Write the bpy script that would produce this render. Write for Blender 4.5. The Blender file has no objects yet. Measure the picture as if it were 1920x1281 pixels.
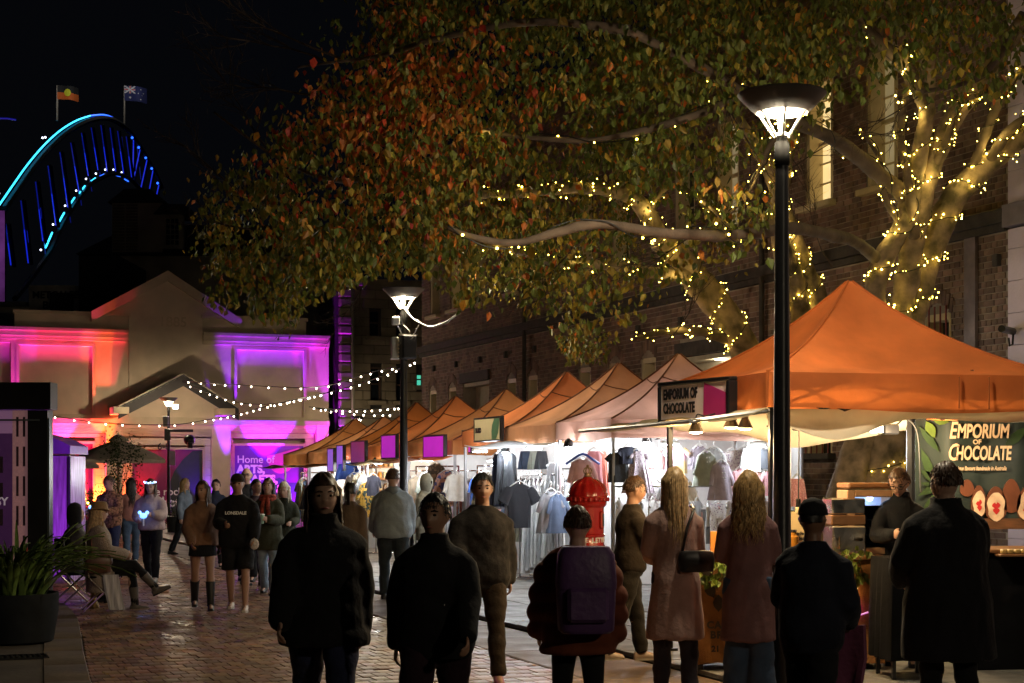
import bpy, math, random
import numpy as np
from mathutils import Vector, Matrix, noise

random.seed(11)
rs = np.random.RandomState(11)
R = math.radians
sc = bpy.context.scene
COL = sc.collection

# ------------------------------------------------------------------ camera
F = 3050.0                       # focal length in pixels of a 1920 px wide frame
HZ = 885.0                       # horizon row
CAMZ = 1.75
cam = bpy.data.cameras.new("camera")
cam.sensor_width = 36
cam.lens = F / 1920 * 36
cam.shift_y = (HZ - 640.5) / 1920
cam.clip_start = 0.1
cam.clip_end = 6000
camo = bpy.data.objects.new("camera", cam)
camo.location = (0, 0, CAMZ)
camo.rotation_euler = (R(90), 0, 0)
COL.objects.link(camo)
sc.camera = camo

# ------------------------------------------------------------------ night sky and exposure
w = bpy.data.worlds.new("World")
sc.world = w
w.use_nodes = True
bg = w.node_tree.nodes["Background"]
bg.inputs[0].default_value = (0.36, 0.42, 0.62, 1)
bg.inputs[1].default_value = 0.0026
sc.view_settings.view_transform = 'Standard'
sc.view_settings.look = 'None'
sc.view_settings.exposure = 0.6
sc.view_settings.gamma = 1.0
sc.view_settings.use_curve_mapping = False
sc.cycles.use_denoising = True
sc.cycles.sample_clamp_indirect = 4.0
sc.cycles.sample_clamp_direct = 0.0
sc.cycles.max_bounces = 6
sc.cycles.diffuse_bounces = 3
sc.cycles.glossy_bounces = 3
sc.cycles.transmission_bounces = 4
sc.cycles.transparent_max_bounces = 6
sc.cycles.caustics_reflective = False
sc.cycles.caustics_refractive = False
sc.cycles.use_light_tree = True

# ------------------------------------------------------------------ frames of reference
# the market row runs along D1 (away), D2 points from the street to the brick building
ROT = R(20.74)
D1 = Vector((-0.3541, 0.9352, 0))
D2 = Vector((0.9352, 0.3541, 0))
def U(u, v, z=0.0):
    return D1 * u + D2 * v + Vector((0, 0, z))
def at(px, py, Y):
    return Vector(((px - 960) / F * Y, Y, CAMZ + (HZ - py) / F * Y))
def uv_of(p):
    return p.x * D1.x + p.y * D1.y, p.x * D2.x + p.y * D2.y
def row_y(px, v):
    """distance at which the line v (parallel to the row) is met in column px"""
    return 3261.0 * v / (px + 195.0)

# ------------------------------------------------------------------ objects
def link(o, parent=None, loc=None, rz=None):
    COL.objects.link(o)
    if parent is not None: o.parent = parent
    if loc is not None: o.location = loc
    if rz is not None: o.rotation_euler = (0, 0, rz)
    return o
def tag(o, label=None, cat=None, group=None, kind=None):
    if label: o["label"] = label
    if cat: o["category"] = cat
    if group: o["group"] = group
    if kind: o["kind"] = kind
    return o
def thing(name, label, cat, loc=(0, 0, 0), rz=0.0, group=None):
    o = bpy.data.objects.new(name, None)
    o.empty_display_size = 0.1
    link(o, None, loc, rz)
    return tag(o, label, cat, group)
def copy_tree(o, parent=None):
    c = o.copy()
    COL.objects.link(c)
    if parent is not None: c.parent = parent
    for ch in list(o.children): copy_tree(ch, c)
    return c

class MB:
    def __init__(s):
        s.v = []; s.f = []; s.m = []; s.cur = 0
    def add(s, vs, fs):
        o = len(s.v)
        s.v.extend([tuple(p) for p in vs])
        for f in fs:
            s.f.append(tuple(i + o for i in f)); s.m.append(s.cur)
    def box(s, c, d, rz=0.0, bev=0.0, M=None):
        hx, hy, hz = d[0] / 2, d[1] / 2, d[2] / 2
        if bev > 0:
            b = min(bev, hx * .9, hy * .9, hz * .9)
            vs = []
            for sx in (-1, 1):
                for sy in (-1, 1):
                    for sz in (-1, 1):
                        vs += [(sx * hx, sy * (hy - b), sz * (hz - b)), (sx * (hx - b), sy * hy, sz * (hz - b)), (sx * (hx - b), sy * (hy - b), sz * hz)]
            idx = lambda sx, sy, sz, k: (((sx > 0) * 4 + (sy > 0) * 2 + (sz > 0)) * 3 + k)
            fs = []
            for sg in (-1, 1):
                fx = [idx(sg, -1, -1, 0), idx(sg, 1, -1, 0), idx(sg, 1, 1, 0), idx(sg, -1, 1, 0)]
                fs.append(fx if sg > 0 else fx[::-1])
                fy = [idx(-1, sg, -1, 1), idx(1, sg, -1, 1), idx(1, sg, 1, 1), idx(-1, sg, 1, 1)]
                fs.append(fy if sg < 0 else fy[::-1])
                fz = [idx(-1, -1, sg, 2), idx(1, -1, sg, 2), idx(1, 1, sg, 2), idx(-1, 1, sg, 2)]
                fs.append(fz if sg > 0 else fz[::-1])
            for a in (-1, 1):
                for b2 in (-1, 1):
                    fs.append([idx(a, b2, -1, 0), idx(a, b2, -1, 1), idx(a, b2, 1, 1), idx(a, b2, 1, 0)][::(1 if a * b2 > 0 else -1)])
                    fs.append([idx(a, -1, b2, 0), idx(a, 1, b2, 0), idx(a, 1, b2, 2), idx(a, -1, b2, 2)][::(1 if a * b2 > 0 else -1)])
                    fs.append([idx(-1, a, b2, 1), idx(-1, a, b2, 2), idx(1, a, b2, 2), idx(1, a, b2, 1)][::(1 if a * b2 > 0 else -1)])
            for sx in (-1, 1):
                for sy in (-1, 1):
                    for sz in (-1, 1):
                        f = [idx(sx, sy, sz, 0), idx(sx, sy, sz, 1), idx(sx, sy, sz, 2)]
                        fs.append(f if sx * sy * sz > 0 else f[::-1])
        else:
            vs = [(x, y, z) for x in (-hx, hx) for y in (-hy, hy) for z in (-hz, hz)]
            fs = [(0, 1, 3, 2), (4, 6, 7, 5), (0, 4, 5, 1), (2, 3, 7, 6), (0, 2, 6, 4), (1, 5, 7, 3)]
        if M is None:
            M = Matrix.Rotation(rz, 3, 'Z')
        c = Vector(c)
        s.add([M @ Vector(p) + c for p in vs], fs)
        return s
    def span(s, a, b, bev=0.0):
        """box between two corners"""
        c = [(a[i] + b[i]) / 2 for i in range(3)]
        d = [abs(a[i] - b[i]) for i in range(3)]
        return s.box(c, d, 0, bev)
    def loft(s, rings, cap=True, close=True):
        n = len(rings[0]); o = len(s.v)
        for r in rings: s.v.extend([tuple(p) for p in r])
        for i in range(len(rings) - 1):
            for j in range(n if close else n - 1):
                k = (j + 1) % n
                s.f.append((o + i * n + j, o + i * n + k, o + (i + 1) * n + k, o + (i + 1) * n + j)); s.m.append(s.cur)
        if cap and close:
            s.f.append(tuple(o + j for j in range(n))[::-1]); s.m.append(s.cur)
            e = o + (len(rings) - 1) * n
            s.f.append(tuple(e + j for j in range(n))); s.m.append(s.cur)
        return s
    def tube(s, pts, r, n=8, cap=True, rnd=False):
        pts = [Vector(p) for p in pts]
        if not isinstance(r, (list, tuple)): r = [r] * len(pts)
        r = list(r)
        if rnd:
            d0 = (pts[0] - pts[1]).normalized(); d1 = (pts[-1] - pts[-2]).normalized()
            pre = [(pts[0] + d0 * r[0] * .92, r[0] * .38), (pts[0] + d0 * r[0] * .6, r[0] * .8)]
            post = [(pts[-1] + d1 * r[-1] * .6, r[-1] * .8), (pts[-1] + d1 * r[-1] * .92, r[-1] * .38)]
            pts = [p for p, _ in pre] + pts + [p for p, _ in post]
            r = [q for _, q in pre] + r + [q for _, q in post]
        rings = []
        nrm = None
        for i, p in enumerate(pts):
            t = (pts[min(i + 1, len(pts) - 1)] - pts[max(i - 1, 0)])
            if t.length < 1e-9: t = Vector((0, 0, 1))
            t.normalize()
            if nrm is None:
                a = Vector((0, 0, 1)) if abs(t.z) < .9 else Vector((0, 1, 0))
                nrm = t.cross(a).normalized()
            else:
                nrm = nrm - t * nrm.dot(t)
                if nrm.length < 1e-6: nrm = t.orthogonal()
                nrm.normalize()
            b = t.cross(nrm)
            rings.append([p + (nrm * math.cos(2 * math.pi * j / n) + b * math.sin(2 * math.pi * j / n)) * r[i] for j in range(n)])
        return s.loft(rings, cap)
    def lathe(s, prof, n=24, c=(0, 0, 0)):
        c = Vector(c)
        return s.loft([[c + Vector((r * math.cos(2 * math.pi * j / n), r * math.sin(2 * math.pi * j / n), z)) for j in range(n)] for r, z in prof])
    def prism(s, poly, fn, d0, d1):
        """poly: 2D points; fn(a, b, d) -> 3D"""
        n = len(poly)
        s.add([fn(a, b, d0) for a, b in poly] + [fn(a, b, d1) for a, b in poly],
              [tuple(range(n))[::-1], tuple(range(n, 2 * n))] + [(i, (i + 1) % n, n + (i + 1) % n, n + i) for i in range(n)])
        return s
    def quad(s, a, b, c, d):
        s.add([a, b, c, d], [(0, 1, 2, 3)]); return s
    def ball(s, c, r, nu=10, nv=7, sx=1, sy=1, sz=1):
        c = Vector(c); rings = []
        for i in range(nv + 1):
            t = math.pi * (i + .02) / (nv + .04)
            rings.append([c + Vector((r * sx * math.sin(t) * math.cos(2 * math.pi * j / nu), r * sy * math.sin(t) * math.sin(2 * math.pi * j / nu), -r * sz * math.cos(t))) for j in range(nu)])
        return s.loft(rings)
    def mesh(s, name="mesh", mats=None, smooth=None):
        me = bpy.data.meshes.new(name)
        me.from_pydata(s.v, [], s.f)
        if mats is not None:
            for m in (mats if isinstance(mats, (list, tuple)) else [mats]): me.materials.append(m)
            if isinstance(mats, (list, tuple)) and len(mats) > 1:
                me.polygons.foreach_set("material_index", s.m)
        if smooth:
            me.polygons.foreach_set("use_smooth", [True] * len(me.polygons))
            if smooth is not True: me.set_sharp_from_angle(angle=R(smooth))
        me.update()
        return me
    def build(s, name, mats, parent=None, loc=None, rz=None, smooth=None, kind=None, label=None):
        o = bpy.data.objects.new(name, s.mesh(name, mats, smooth))
        link(o, parent, loc, rz)
        if kind: o["kind"] = kind
        if label: o["label"] = label
        return o
def inst(name, me, parent=None, loc=None, rz=None):
    o = bpy.data.objects.new(name, me)
    return link(o, parent, loc, rz)
def solo(name, mb, mats, label, cat, loc=None, rz=None, smooth=None, group=None):
    return tag(mb.build(name, mats, None, loc, rz, smooth), label, cat, group)

def catmull(pts, n=6):
    P = [np.array(p, float) for p in pts]
    out = []
    for i in range(len(P) - 1):
        p0, p1, p2, p3 = P[max(i - 1, 0)], P[i], P[i + 1], P[min(i + 2, len(P) - 1)]
        for k in range(n):
            t = k / n
            out.append(0.5 * ((2 * p1) + (-p0 + p2) * t + (2 * p0 - 5 * p1 + 4 * p2 - p3) * t * t + (-p0 + 3 * p1 - 3 * p2 + p3) * t ** 3))
    out.append(P[-1])
    return out
def text_mesh(body, size=1.0, ext=0.002, bold=0.0, shear=0.0, align='LEFT', sp=1.0, ls=1.0):
    c = bpy.data.curves.new("lettering", 'FONT')
    c.body = body; c.size = size; c.extrude = ext; c.offset = bold; c.shear = shear
    c.align_x = align; c.resolution_u = 3; c.space_character = sp; c.space_line = ls
    o = bpy.data.objects.new("lettering", c)
    COL.objects.link(o)
    dg = bpy.context.evaluated_depsgraph_get()
    me = bpy.data.meshes.new_from_object(o.evaluated_get(dg))
    bpy.data.objects.remove(o); bpy.data.curves.remove(c)
    return me
def lettering(body, size, mat, parent, loc, rot, bold=0.0, shear=0.0, align='LEFT', name="lettering", sp=1.0, ls=1.0, scale=(1, 1, 1), ext=0.002):
    me = text_mesh(body, size, ext, bold, shear, align, sp, ls)
    me.materials.clear(); me.materials.append(mat)
    o = bpy.data.objects.new(name, me)
    link(o, parent, loc)
    o.rotation_euler = rot; o.scale = scale
    return o

# ------------------------------------------------------------------ materials
MATS = {}
def mat(name, col, rough=.6, metal=0.0, var=0.12, vscale=6.0, bump=0.0, bscale=40.0, rnd=0.0, col2=None, emit=None, es=0.0,
        trans=0.0, spec=.5, rvar=0.0, stretch=(1, 1, 1), hue=0.0, sheen=0.0, coat=0.0, detail=4.0, alpha=None, transmission=0.0):
    if name in MATS: return MATS[name]
    m = bpy.data.materials.new(name); MATS[name] = m
    m.use_nodes = True
    nt = m.node_tree; N = nt.nodes; L = nt.links
    b = N["Principled BSDF"]
    b.inputs["Roughness"].default_value = rough
    b.inputs["Metallic"].default_value = metal
    b.inputs["Specular IOR Level"].default_value = spec
    if sheen: b.inputs["Sheen Weight"].default_value = sheen
    if coat: b.inputs["Coat Weight"].default_value = coat; b.inputs["Coat Roughness"].default_value = .12
    if transmission: b.inputs["Transmission Weight"].default_value = transmission
    c4 = (*col, 1)
    tc = N.new("ShaderNodeTexCoord")
    mp = N.new("ShaderNodeMapping"); mp.inputs["Scale"].default_value = stretch
    L.new(tc.outputs["Object"], mp.inputs[0])
    cur = None
    if var or col2:
        nz = N.new("ShaderNodeTexNoise"); nz.inputs["Scale"].default_value = vscale; nz.inputs["Detail"].default_value = detail
        L.new(mp.outputs[0], nz.inputs["Vector"])
        ramp = N.new("ShaderNodeMapRange")
        ramp.inputs["From Min"].default_value = .32; ramp.inputs["From Max"].default_value = .68
        L.new(nz.outputs["Fac"], ramp.inputs["Value"])
        mx = N.new("ShaderNodeMix"); mx.data_type = 'RGBA'
        d = col2 if col2 else tuple(max(0, x * (1 - var)) for x in col)
        e = col if col2 else tuple(min(1, x * (1 + var)) for x in col)
        mx.inputs[6].default_value = (*e, 1); mx.inputs[7].default_value = (*d, 1)
        L.new(ramp.outputs[0], mx.inputs[0])
        cur = mx.outputs[2]
    if rnd or hue:
        oi = N.new("ShaderNodeObjectInfo"); ge = N.new("ShaderNodeNewGeometry")
        ad = N.new("ShaderNodeMath"); ad.operation = 'ADD'
        L.new(oi.outputs["Random"], ad.inputs[0]); L.new(ge.outputs["Random Per Island"], ad.inputs[1])
        fr = N.new("ShaderNodeMath"); fr.operation = 'FRACT'; L.new(ad.outputs[0], fr.inputs[0])
        hs = N.new("ShaderNodeHueSaturation")
        mr = N.new("ShaderNodeMapRange"); mr.inputs["To Min"].default_value = 1 - rnd; mr.inputs["To Max"].default_value = 1 + rnd
        L.new(fr.outputs[0], mr.inputs["Value"]); L.new(mr.outputs[0], hs.inputs["Value"])
        if hue:
            m2 = N.new("ShaderNodeMath"); m2.operation = 'MULTIPLY'; m2.inputs[1].default_value = 7.31; L.new(fr.outputs[0], m2.inputs[0])
            f2 = N.new("ShaderNodeMath"); f2.operation = 'FRACT'; L.new(m2.outputs[0], f2.inputs[0])
            m3 = N.new("ShaderNodeMapRange"); m3.inputs["To Min"].default_value = .5 - hue; m3.inputs["To Max"].default_value = .5 + hue
            L.new(f2.outputs[0], m3.inputs["Value"]); L.new(m3.outputs[0], hs.inputs["Hue"])
        if cur: L.new(cur, hs.inputs["Color"])
        else: hs.inputs["Color"].default_value = c4
        cur = hs.outputs[0]
    if cur: L.new(cur, b.inputs["Base Color"])
    else: b.inputs["Base Color"].default_value = c4
    if rvar:
        n3 = N.new("ShaderNodeTexNoise"); n3.inputs["Scale"].default_value = vscale * 1.7; n3.inputs["Detail"].default_value = 5
        L.new(mp.outputs[0], n3.inputs["Vector"])
        r3 = N.new("ShaderNodeMapRange"); r3.inputs["From Min"].default_value = .3; r3.inputs["From Max"].default_value = .7
        r3.inputs["To Min"].default_value = max(.02, rough - rvar); r3.inputs["To Max"].default_value = min(1, rough + rvar)
        L.new(n3.outputs["Fac"], r3.inputs["Value"]); L.new(r3.outputs[0], b.inputs["Roughness"])
    if bump:
        n2 = N.new("ShaderNodeTexNoise"); n2.inputs["Scale"].default_value = bscale; n2.inputs["Detail"].default_value = 5
        L.new(mp.outputs[0], n2.inputs["Vector"])
        bp = N.new("ShaderNodeBump"); bp.inputs["Strength"].default_value = bump; bp.inputs["Distance"].default_value = .02
        L.new(n2.outputs["Fac"], bp.inputs["Height"]); L.new(bp.outputs[0], b.inputs["Normal"])
    if emit:
        b.inputs["Emission Color"].default_value = (*emit, 1); b.inputs["Emission Strength"].default_value = es
    if trans:
        tr = N.new("ShaderNodeBsdfTranslucent"); ms = N.new("ShaderNodeMixShader"); ms.inputs[0].default_value = trans
        if cur: L.new(cur, tr.inputs[0])
        else: tr.inputs[0].default_value = c4
        if bump: L.new(bp.outputs[0], tr.inputs["Normal"])
        L.new(b.outputs[0], ms.inputs[1]); L.new(tr.outputs[0], ms.inputs[2])
        L.new(ms.outputs[0], N["Material Output"].inputs[0])
    return m
def glow(name, col, s, sample=True):
    m = mat(name, (0.8, 0.8, 0.8), .4, var=0, emit=col, es=s)
    if not sample: m.cycles.emission_sampling = 'NONE'
    return m
def lamp(kind, name, parent, loc, watts, col, radius=.05, size=None, rot=None, spot=None, blend=.4):
    l = bpy.data.lights.new(name, kind)
    l.energy = watts; l.color = col
    if kind == 'AREA':
        l.size = size or .3
    else:
        l.shadow_soft_size = radius
    if kind == 'SPOT':
        l.spot_size = R(spot or 60); l.spot_blend = blend
    o = bpy.data.objects.new(name, l)
    link(o, parent, loc)
    if rot is not None: o.rotation_euler = rot
    return o
def aim(o, d):
    o.rotation_euler = Vector(d).to_track_quat('-Z', 'Y').to_euler()

black_metal = mat("black painted metal", (.012, .012, .014), .32, .0, var=.2, bump=.05, bscale=60)
grey_metal = mat("brushed metal", (.45, .45, .46), .35, .9, var=.15)
steel = mat("stainless steel", (.62, .61, .6), .22, 1.0, var=.08, rvar=.08)
white_plastic = mat("white plastic", (.72, .72, .7), .5)
white_cloth = mat("white cloth", (.78, .78, .77), .85, var=.06, bump=.25, bscale=9, trans=.3)
cream_cloth = mat("cream canvas", (.72, .62, .42), .85, var=.1, bump=.2, bscale=8, trans=.35)
black_cloth = mat("black cloth", (.006, .006, .007), .9, var=.2, bump=.2, bscale=14, spec=.08)
wood = mat("oiled wood", (.28, .13, .05), .5, var=.35, vscale=4, stretch=(1, 8, 8), bump=.1)
dark_wood = mat("dark wood", (.07, .035, .02), .55, var=.35, vscale=4, stretch=(1, 8, 8))
cable_mat = mat("black cable", (.01, .01, .01), .6, var=0)
pale_cable = mat("pale cable", (.55, .5, .4), .5, var=.1)
# ================================================================== GROUND
asphalt = mat("old asphalt", (.05, .048, .046), .8, var=.3, vscale=3, bump=.3, bscale=60)
mortar = mat("dark joint sand", (.02, .017, .014), .9, var=.3)
paver_mat = mat("clay paver", (.27, .155, .09), .44, var=.35, vscale=1.6, rnd=.42, hue=.022, bump=.25, bscale=25, rvar=.22, spec=.5)
flag_mat = mat("grey flagstone", (.2, .195, .185), .5, var=.25, vscale=1.8, rnd=.16, bump=.3, bscale=30, rvar=.18)
gutter_mat = mat("brown sandstone slab", (.17, .11, .07), .55, var=.25, vscale=1.5, rnd=.18, bump=.3, bscale=24, rvar=.15)
kerb_mat = mat("worn kerb stone", (.13, .1, .075), .7, var=.3, vscale=3, rnd=.12, bump=.35, bscale=18)

g = MB(); g.quad((-3000, -200, -.12), (3000, -200, -.12), (3000, 5000, -.12), (-3000, 5000, -.12))
tag(g.build("ground", asphalt), kind="structure")

def kerb_v(u):
    pts = [(4, .9), (13, 1.42), (15.5, 1.62), (17, 1.76), (19, 1.92), (21, 1.95), (22, 1.6), (22.6, .8), (22.8, -1.0), (23.0, -9)]
    if u <= pts[0][0]: return pts[0][1]
    for a, b in zip(pts, pts[1:]):
        if u <= b[0]: return a[1] + (b[1] - a[1]) * (u - a[0]) / (b[0] - a[0])
    return -12.0

street = thing("street", None, None); tag(street, kind="structure")
b = MB(); b.span((-9.0, 4, -.115), (5.45, 58.3, -.016))
b.build("bedding", mortar, street, rz=ROT)
# pavers: headers along the street, staggered rows
pieces = []
PW, PL = .132, .245
u = 9.0; row = 0
while u < 58.0:
    k0 = kerb_v(u + PL / 2) + .03
    if k0 < -6.5: k0 = -6.5
    v = k0 - PW * ((row * .5 + .3 * rs.rand()) % 1)
    while v < 5.44:
        a, bb = max(v, k0), min(v + PW, 5.44)
        if bb - a > .03: pieces.append((a, bb, u, u + PL))
        v += PW
    u += PL; row += 1
def near_key(p):
    c = U((p[2] + p[3]) / 2, (p[0] + p[1]) / 2)
    px = 960 + F * c.x / c.y
    return (0 if (c.y > 13.4 and 150 < px < 1130) else 1, c.y)
pieces.sort(key=near_key)
def paver_box(mb, v0, v1, u0, u1, z, tx, ty, jo=.0022, ch=.004, h=.03):
    x0, x1, y0, y1 = v0 + jo, v1 - jo, u0 + jo, u1 - jo
    cx, cy = (x0 + x1) / 2, (y0 + y1) / 2
    zz = lambda x, y: z + tx * (x - cx) + ty * (y - cy)
    o = [(x0, y0), (x1, y0), (x1, y1), (x0, y1)]
    i = [(x0 + ch, y0 + ch), (x1 - ch, y0 + ch), (x1 - ch, y1 - ch), (x0 + ch, y1 - ch)]
    vs = [(x, y, zz(x, y) - h) for x, y in o] + [(x, y, zz(x, y) - ch * .7) for x, y in o] + [(x, y, zz(x, y)) for x, y in i]
    fs = [(8, 9, 10, 11)]
    for k in range(4):
        n = (k + 1) % 4
        fs += [(k, n, 4 + n, 4 + k), (4 + k, 4 + n, 8 + n, 8 + k)]
    mb.add(vs, fs)
stuff = MB()
full = {}
for i, (a, bb, u0, u1) in enumerate(pieces):
    z = rs.normal(0, .0016) ; tx, ty = rs.normal(0, .007, 2)
    if i < 300:
        if bb - a > PW - .001:
            kk = i % 12
            if kk not in full:
                m = MB(); paver_box(m, -PW / 2, PW / 2, -PL / 2, PL / 2, 0, tx, ty); full[kk] = m.mesh("paver", paver_mat)
            me = full[kk]
        else:
            m = MB(); paver_box(m, -(bb - a) / 2, (bb - a) / 2, -PL / 2, PL / 2, 0, tx, ty); me = m.mesh("paver", paver_mat)
        inst("paver", me, street, U((u0 + u1) / 2, (a + bb) / 2, z), ROT)
    else:
        paver_box(stuff, a, bb, u0, u1, z, tx, ty)
stuff.build("paver_field", paver_mat, street, rz=ROT, kind="stuff")

# band of sandstone slabs between pavers and footpath
gut = thing("gutter", None, None); tag(gut, kind="structure")
b = MB(); b.span((5.45, 4, -.11), (6.45, 58.3, -.02)); b.build("bedding", mortar, gut, rz=ROT)
u = 8.0
while u < 57:
    L_ = 1.0 + rs.rand() * .6
    m = MB(); paver_box(m, -.49, .49, -L_ / 2, L_ / 2, 0, rs.normal(0, .003), rs.normal(0, .003), .004, .012, .04)
    inst("stone", m.mesh("stone", gutter_mat), gut, U(u + L_ / 2, 5.95, rs.normal(0.002, .003)), ROT)
    u += L_
# footpath of flagstones under the stalls
path = thing("footpath", None, None); tag(path, kind="structure")
b = MB(); b.span((6.45, 4, -.11), (14.0, 58.3, .012)); b.build("bedding", mortar, path, rz=ROT)
flags = []
v = 6.46; c = 0
while v < 13.9:
    wv = .62 if c else .5
    u = 8.0 + rs.rand() * .5
    while u < 57:
        L_ = .75 + .35 * rs.rand()
        flags.append((v, min(v + wv, 13.98), u, u + L_)); u += L_
    v += wv; c += 1
flags.sort(key=lambda p: (0 if U(p[2], p[0]).y > 13 else 1, U(p[2], p[0]).y))
rest = MB()
for i, (v0, v1, u0, u1) in enumerate(flags):
    z, tx, ty = .05 + rs.normal(0, .002), rs.normal(0, .003), rs.normal(0, .003)
    if i < 280:
        m = MB(); paver_box(m, -(v1 - v0) / 2, (v1 - v0) / 2, -(u1 - u0) / 2, (u1 - u0) / 2, 0, tx, ty, .004, .006, .04)
        inst("flagstone", m.mesh("flagstone", flag_mat), path, U((u0 + u1) / 2, (v0 + v1) / 2, z), ROT)
    else:
        paver_box(rest, v0, v1, u0, u1, z, tx, ty, .004, .006, .04)
rest.build("flagstone_field", flag_mat, path, rz=ROT, kind="stuff")

# raised terrace with worn kerb stones
ter = thing("terrace", None, None); tag(ter, kind="structure")
ku = [6, 8, 10, 11.5, 13, 14.2, 15.3, 16.4, 17.5, 18.6, 19.7, 20.7, 21.5, 22.1, 22.5, 22.7]
edge = [(kerb_v(u), u) for u in ku]
poly = [(-9, 6)] + [(v - .34, u - (.2 if i > 11 else 0)) for i, (v, u) in enumerate(edge)] + [(-9, 22.6)]
b = MB(); b.prism(poly, lambda a, bb, d: (a, bb, d), -.11, .115)
b.build("terrace_paving", mat("terrace concrete", (.085, .07, .055), .75, var=.3, vscale=2, bump=.3, bscale=22), ter, rz=ROT)
for (v0, u0), (v1, u1) in zip(edge, edge[1:]):
    d = Vector((v1 - v0, u1 - u0)); L_ = d.length; t = d / L_; n = Vector((-t.y, t.x))
    g_ = .006
    q = [Vector((v0, u0)) + t * g_, Vector((v1, u1)) - t * g_]
    poly = [q[0], q[1], q[1] + n * .36, q[0] + n * .36]
    c0 = sum(poly, Vector((0, 0))) / 4
    m = MB()
    top = .128 + rs.normal(0, .005)
    rings = [[Vector((c0.x + (p.x - c0.x) * s, c0.y + (p.y - c0.y) * s, z)) for p in poly] for s, z in ((1, -.11), (1, top - .03), (.985, top - .008), (.95, top))]
    m.loft(rings)
    m.build("kerb_stone", kerb_mat, ter, rz=ROT, smooth=40)
# drain grate let into the terrace
t = thing("drain_grate", "small black drain grating let into the terrace beside the plant pot", "drain grate", at(34, 1238, 14.3).xy.to_3d() + Vector((0, 0, .116)), ROT)
m = MB()
for s in (-1, 1): m.box((0, s * .16, .006), (.5, .02, .016)); m.box((s * .24, 0, .006), (.02, .3, .016))
m.build("frame", black_metal, t)
for i in range(9):
    m = MB(); m.box((-.19 + i * .0475, 0, .004), (.018, .3, .014)); m.build("bar", black_metal, t)

# ================================================================== MARKET HALL (cream, gabled)
stucco = mat("cream stucco", (.62, .48, .33), .8, var=.12, vscale=1.2, bump=.12, bscale=14)
stucco_d = mat("cream stucco trim", (.54, .42, .28), .75, var=.12, vscale=1.6, bump=.1, bscale=18)
board_mat = mat("cream weatherboard", (.6, .5, .38), .6, var=.1, vscale=3, bump=.08)
slate = mat("dark slate roof", (.03, .028, .028), .7, var=.3, vscale=5)
HU = 58.6
def hv(px): t = px + 195; return 54.8 * t / (3261 - .354 * t)
def hz(px, py): return CAMZ + (HZ - py) * (54.8 + .354 * hv(px)) / F
hall = thing("market_hall", "cream market hall with stepped parapet and central gable under coloured floodlights", "market hall", U(HU, 0), ROT)
def wall_holes(mb, x0, x1, z0, z1, y0, y1, holes):
    xs = sorted({x0, x1, *[h[0] for h in holes], *[h[1] for h in holes]})
    xs = [x for x in xs if x0 <= x <= x1]
    for a, b_ in zip(xs, xs[1:]):
        segs = [(z0, z1)]
        for h in holes:
            if h[0] <= a + 1e-6 and h[1] >= b_ - 1e-6:
                ns = []
                for s0, s1 in segs:
                    if h[3] <= s0 or h[2] >= s1: ns.append((s0, s1)); continue
                    if h[2] > s0: ns.append((s0, h[2]))
                    if h[3] < s1: ns.append((h[3], s1))
                segs = ns
        for s0, s1 in segs: mb.span((a, y0, s0), (b_, y1, s1))
XL, XR = 0.8, hv(616)
zled = hz(310, 790)           # ledge between the storeys
ztop = hz(130, 616)
n1 = (hv(36), hv(173), hz(100, 776), hz(100, 648))
n2 = (hv(444), hv(569), hz(500, 782), hz(500, 657))
n0 = (.9, hv(20), hz(10, 770), hz(10, 642))
o1 = (hv(70), hv(199), 0, hz(150, 797))
o2 = (hv(230), hv(398), 0, hz(310, 804))
o3 = (hv(432), hv(594), 0, hz(510, 798))
m = MB()
wall_holes(m, XL, XR, 0, ztop, 0, .3, [n1, n2, n0, o1, o2, o3])
m.span((XL, .3, zled), (XR, .5, ztop))
# central bay, a little proud, carrying the gable
m.span((hv(241), -.07, zled + .1), (hv(379), -.002, hz(310, 590)))
m.build("wall", stucco, hall)
m = MB()
gx0, gx1, gz = hv(178), hv(443), hz(310, 592)
gpx = hv(313); gpz = hz(313, 512)
m.prism([(hv(241), hz(241, 592) - .02), (hv(379), hz(379, 592) - .02), (hv(379), hz(379, 592)), (gx1, hz(443, 598)), (gpx, gpz), (gx0, hz(178, 584)), (hv(241), hz(241, 588))], lambda a, b_, d: (a, d, b_), -.066, .45)
m.build("gable", stucco, hall)
m = MB()
for (xa, za, xb, zb) in ((gx0 - .15, hz(176, 585), gpx, gpz + .06), (gpx, gpz + .06, gx1 + .15, hz(445, 600))):
    n_ = 1
    m.prism([(xa, za - .36), (xb, zb - .36), (xb, zb), (xa, za)], lambda a, b_, d: (a, d, b_), -.24, .5)
m.build("raking_cornice", stucco_d, hall)
# parapet blocks with capping on both sides of the gable
for xa, xb, pa in ((hv(27), hv(240.5), 100), (hv(379.5), hv(573), 480)):
    zb, zt = hz(pa, 612), hz(pa, 583 if pa == 100 else 594)
    m = MB(); m.span((xa, -.04, ztop + .002), (xb, .4, zt - .12))
    m.span((xa - .06, -.14, zt - .118), (xb + .06, .45, zt)); m.build("parapet", stucco_d, hall)
m = MB()
for xa, xb in ((XL, hv(240.5)), (hv(379.5), XR)):
    m.span((xa, -.2, ztop - .3), (xb, -.003, ztop - .12)); m.span((xa, -.13, ztop - .42), (xb, -.004, ztop - .302)); m.span((xa, -.26, ztop - .118), (xb, -.002, ztop - .01))
m.build("cornice", stucco_d, hall)
m = MB()
m.span((XL, -.16, zled - .12), (XR, -.002, zled + .06)); m.span((XL, -.1, zled + .062), (XR, -.003, zled + .14))
m.build("string_course", stucco_d, hall)
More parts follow.
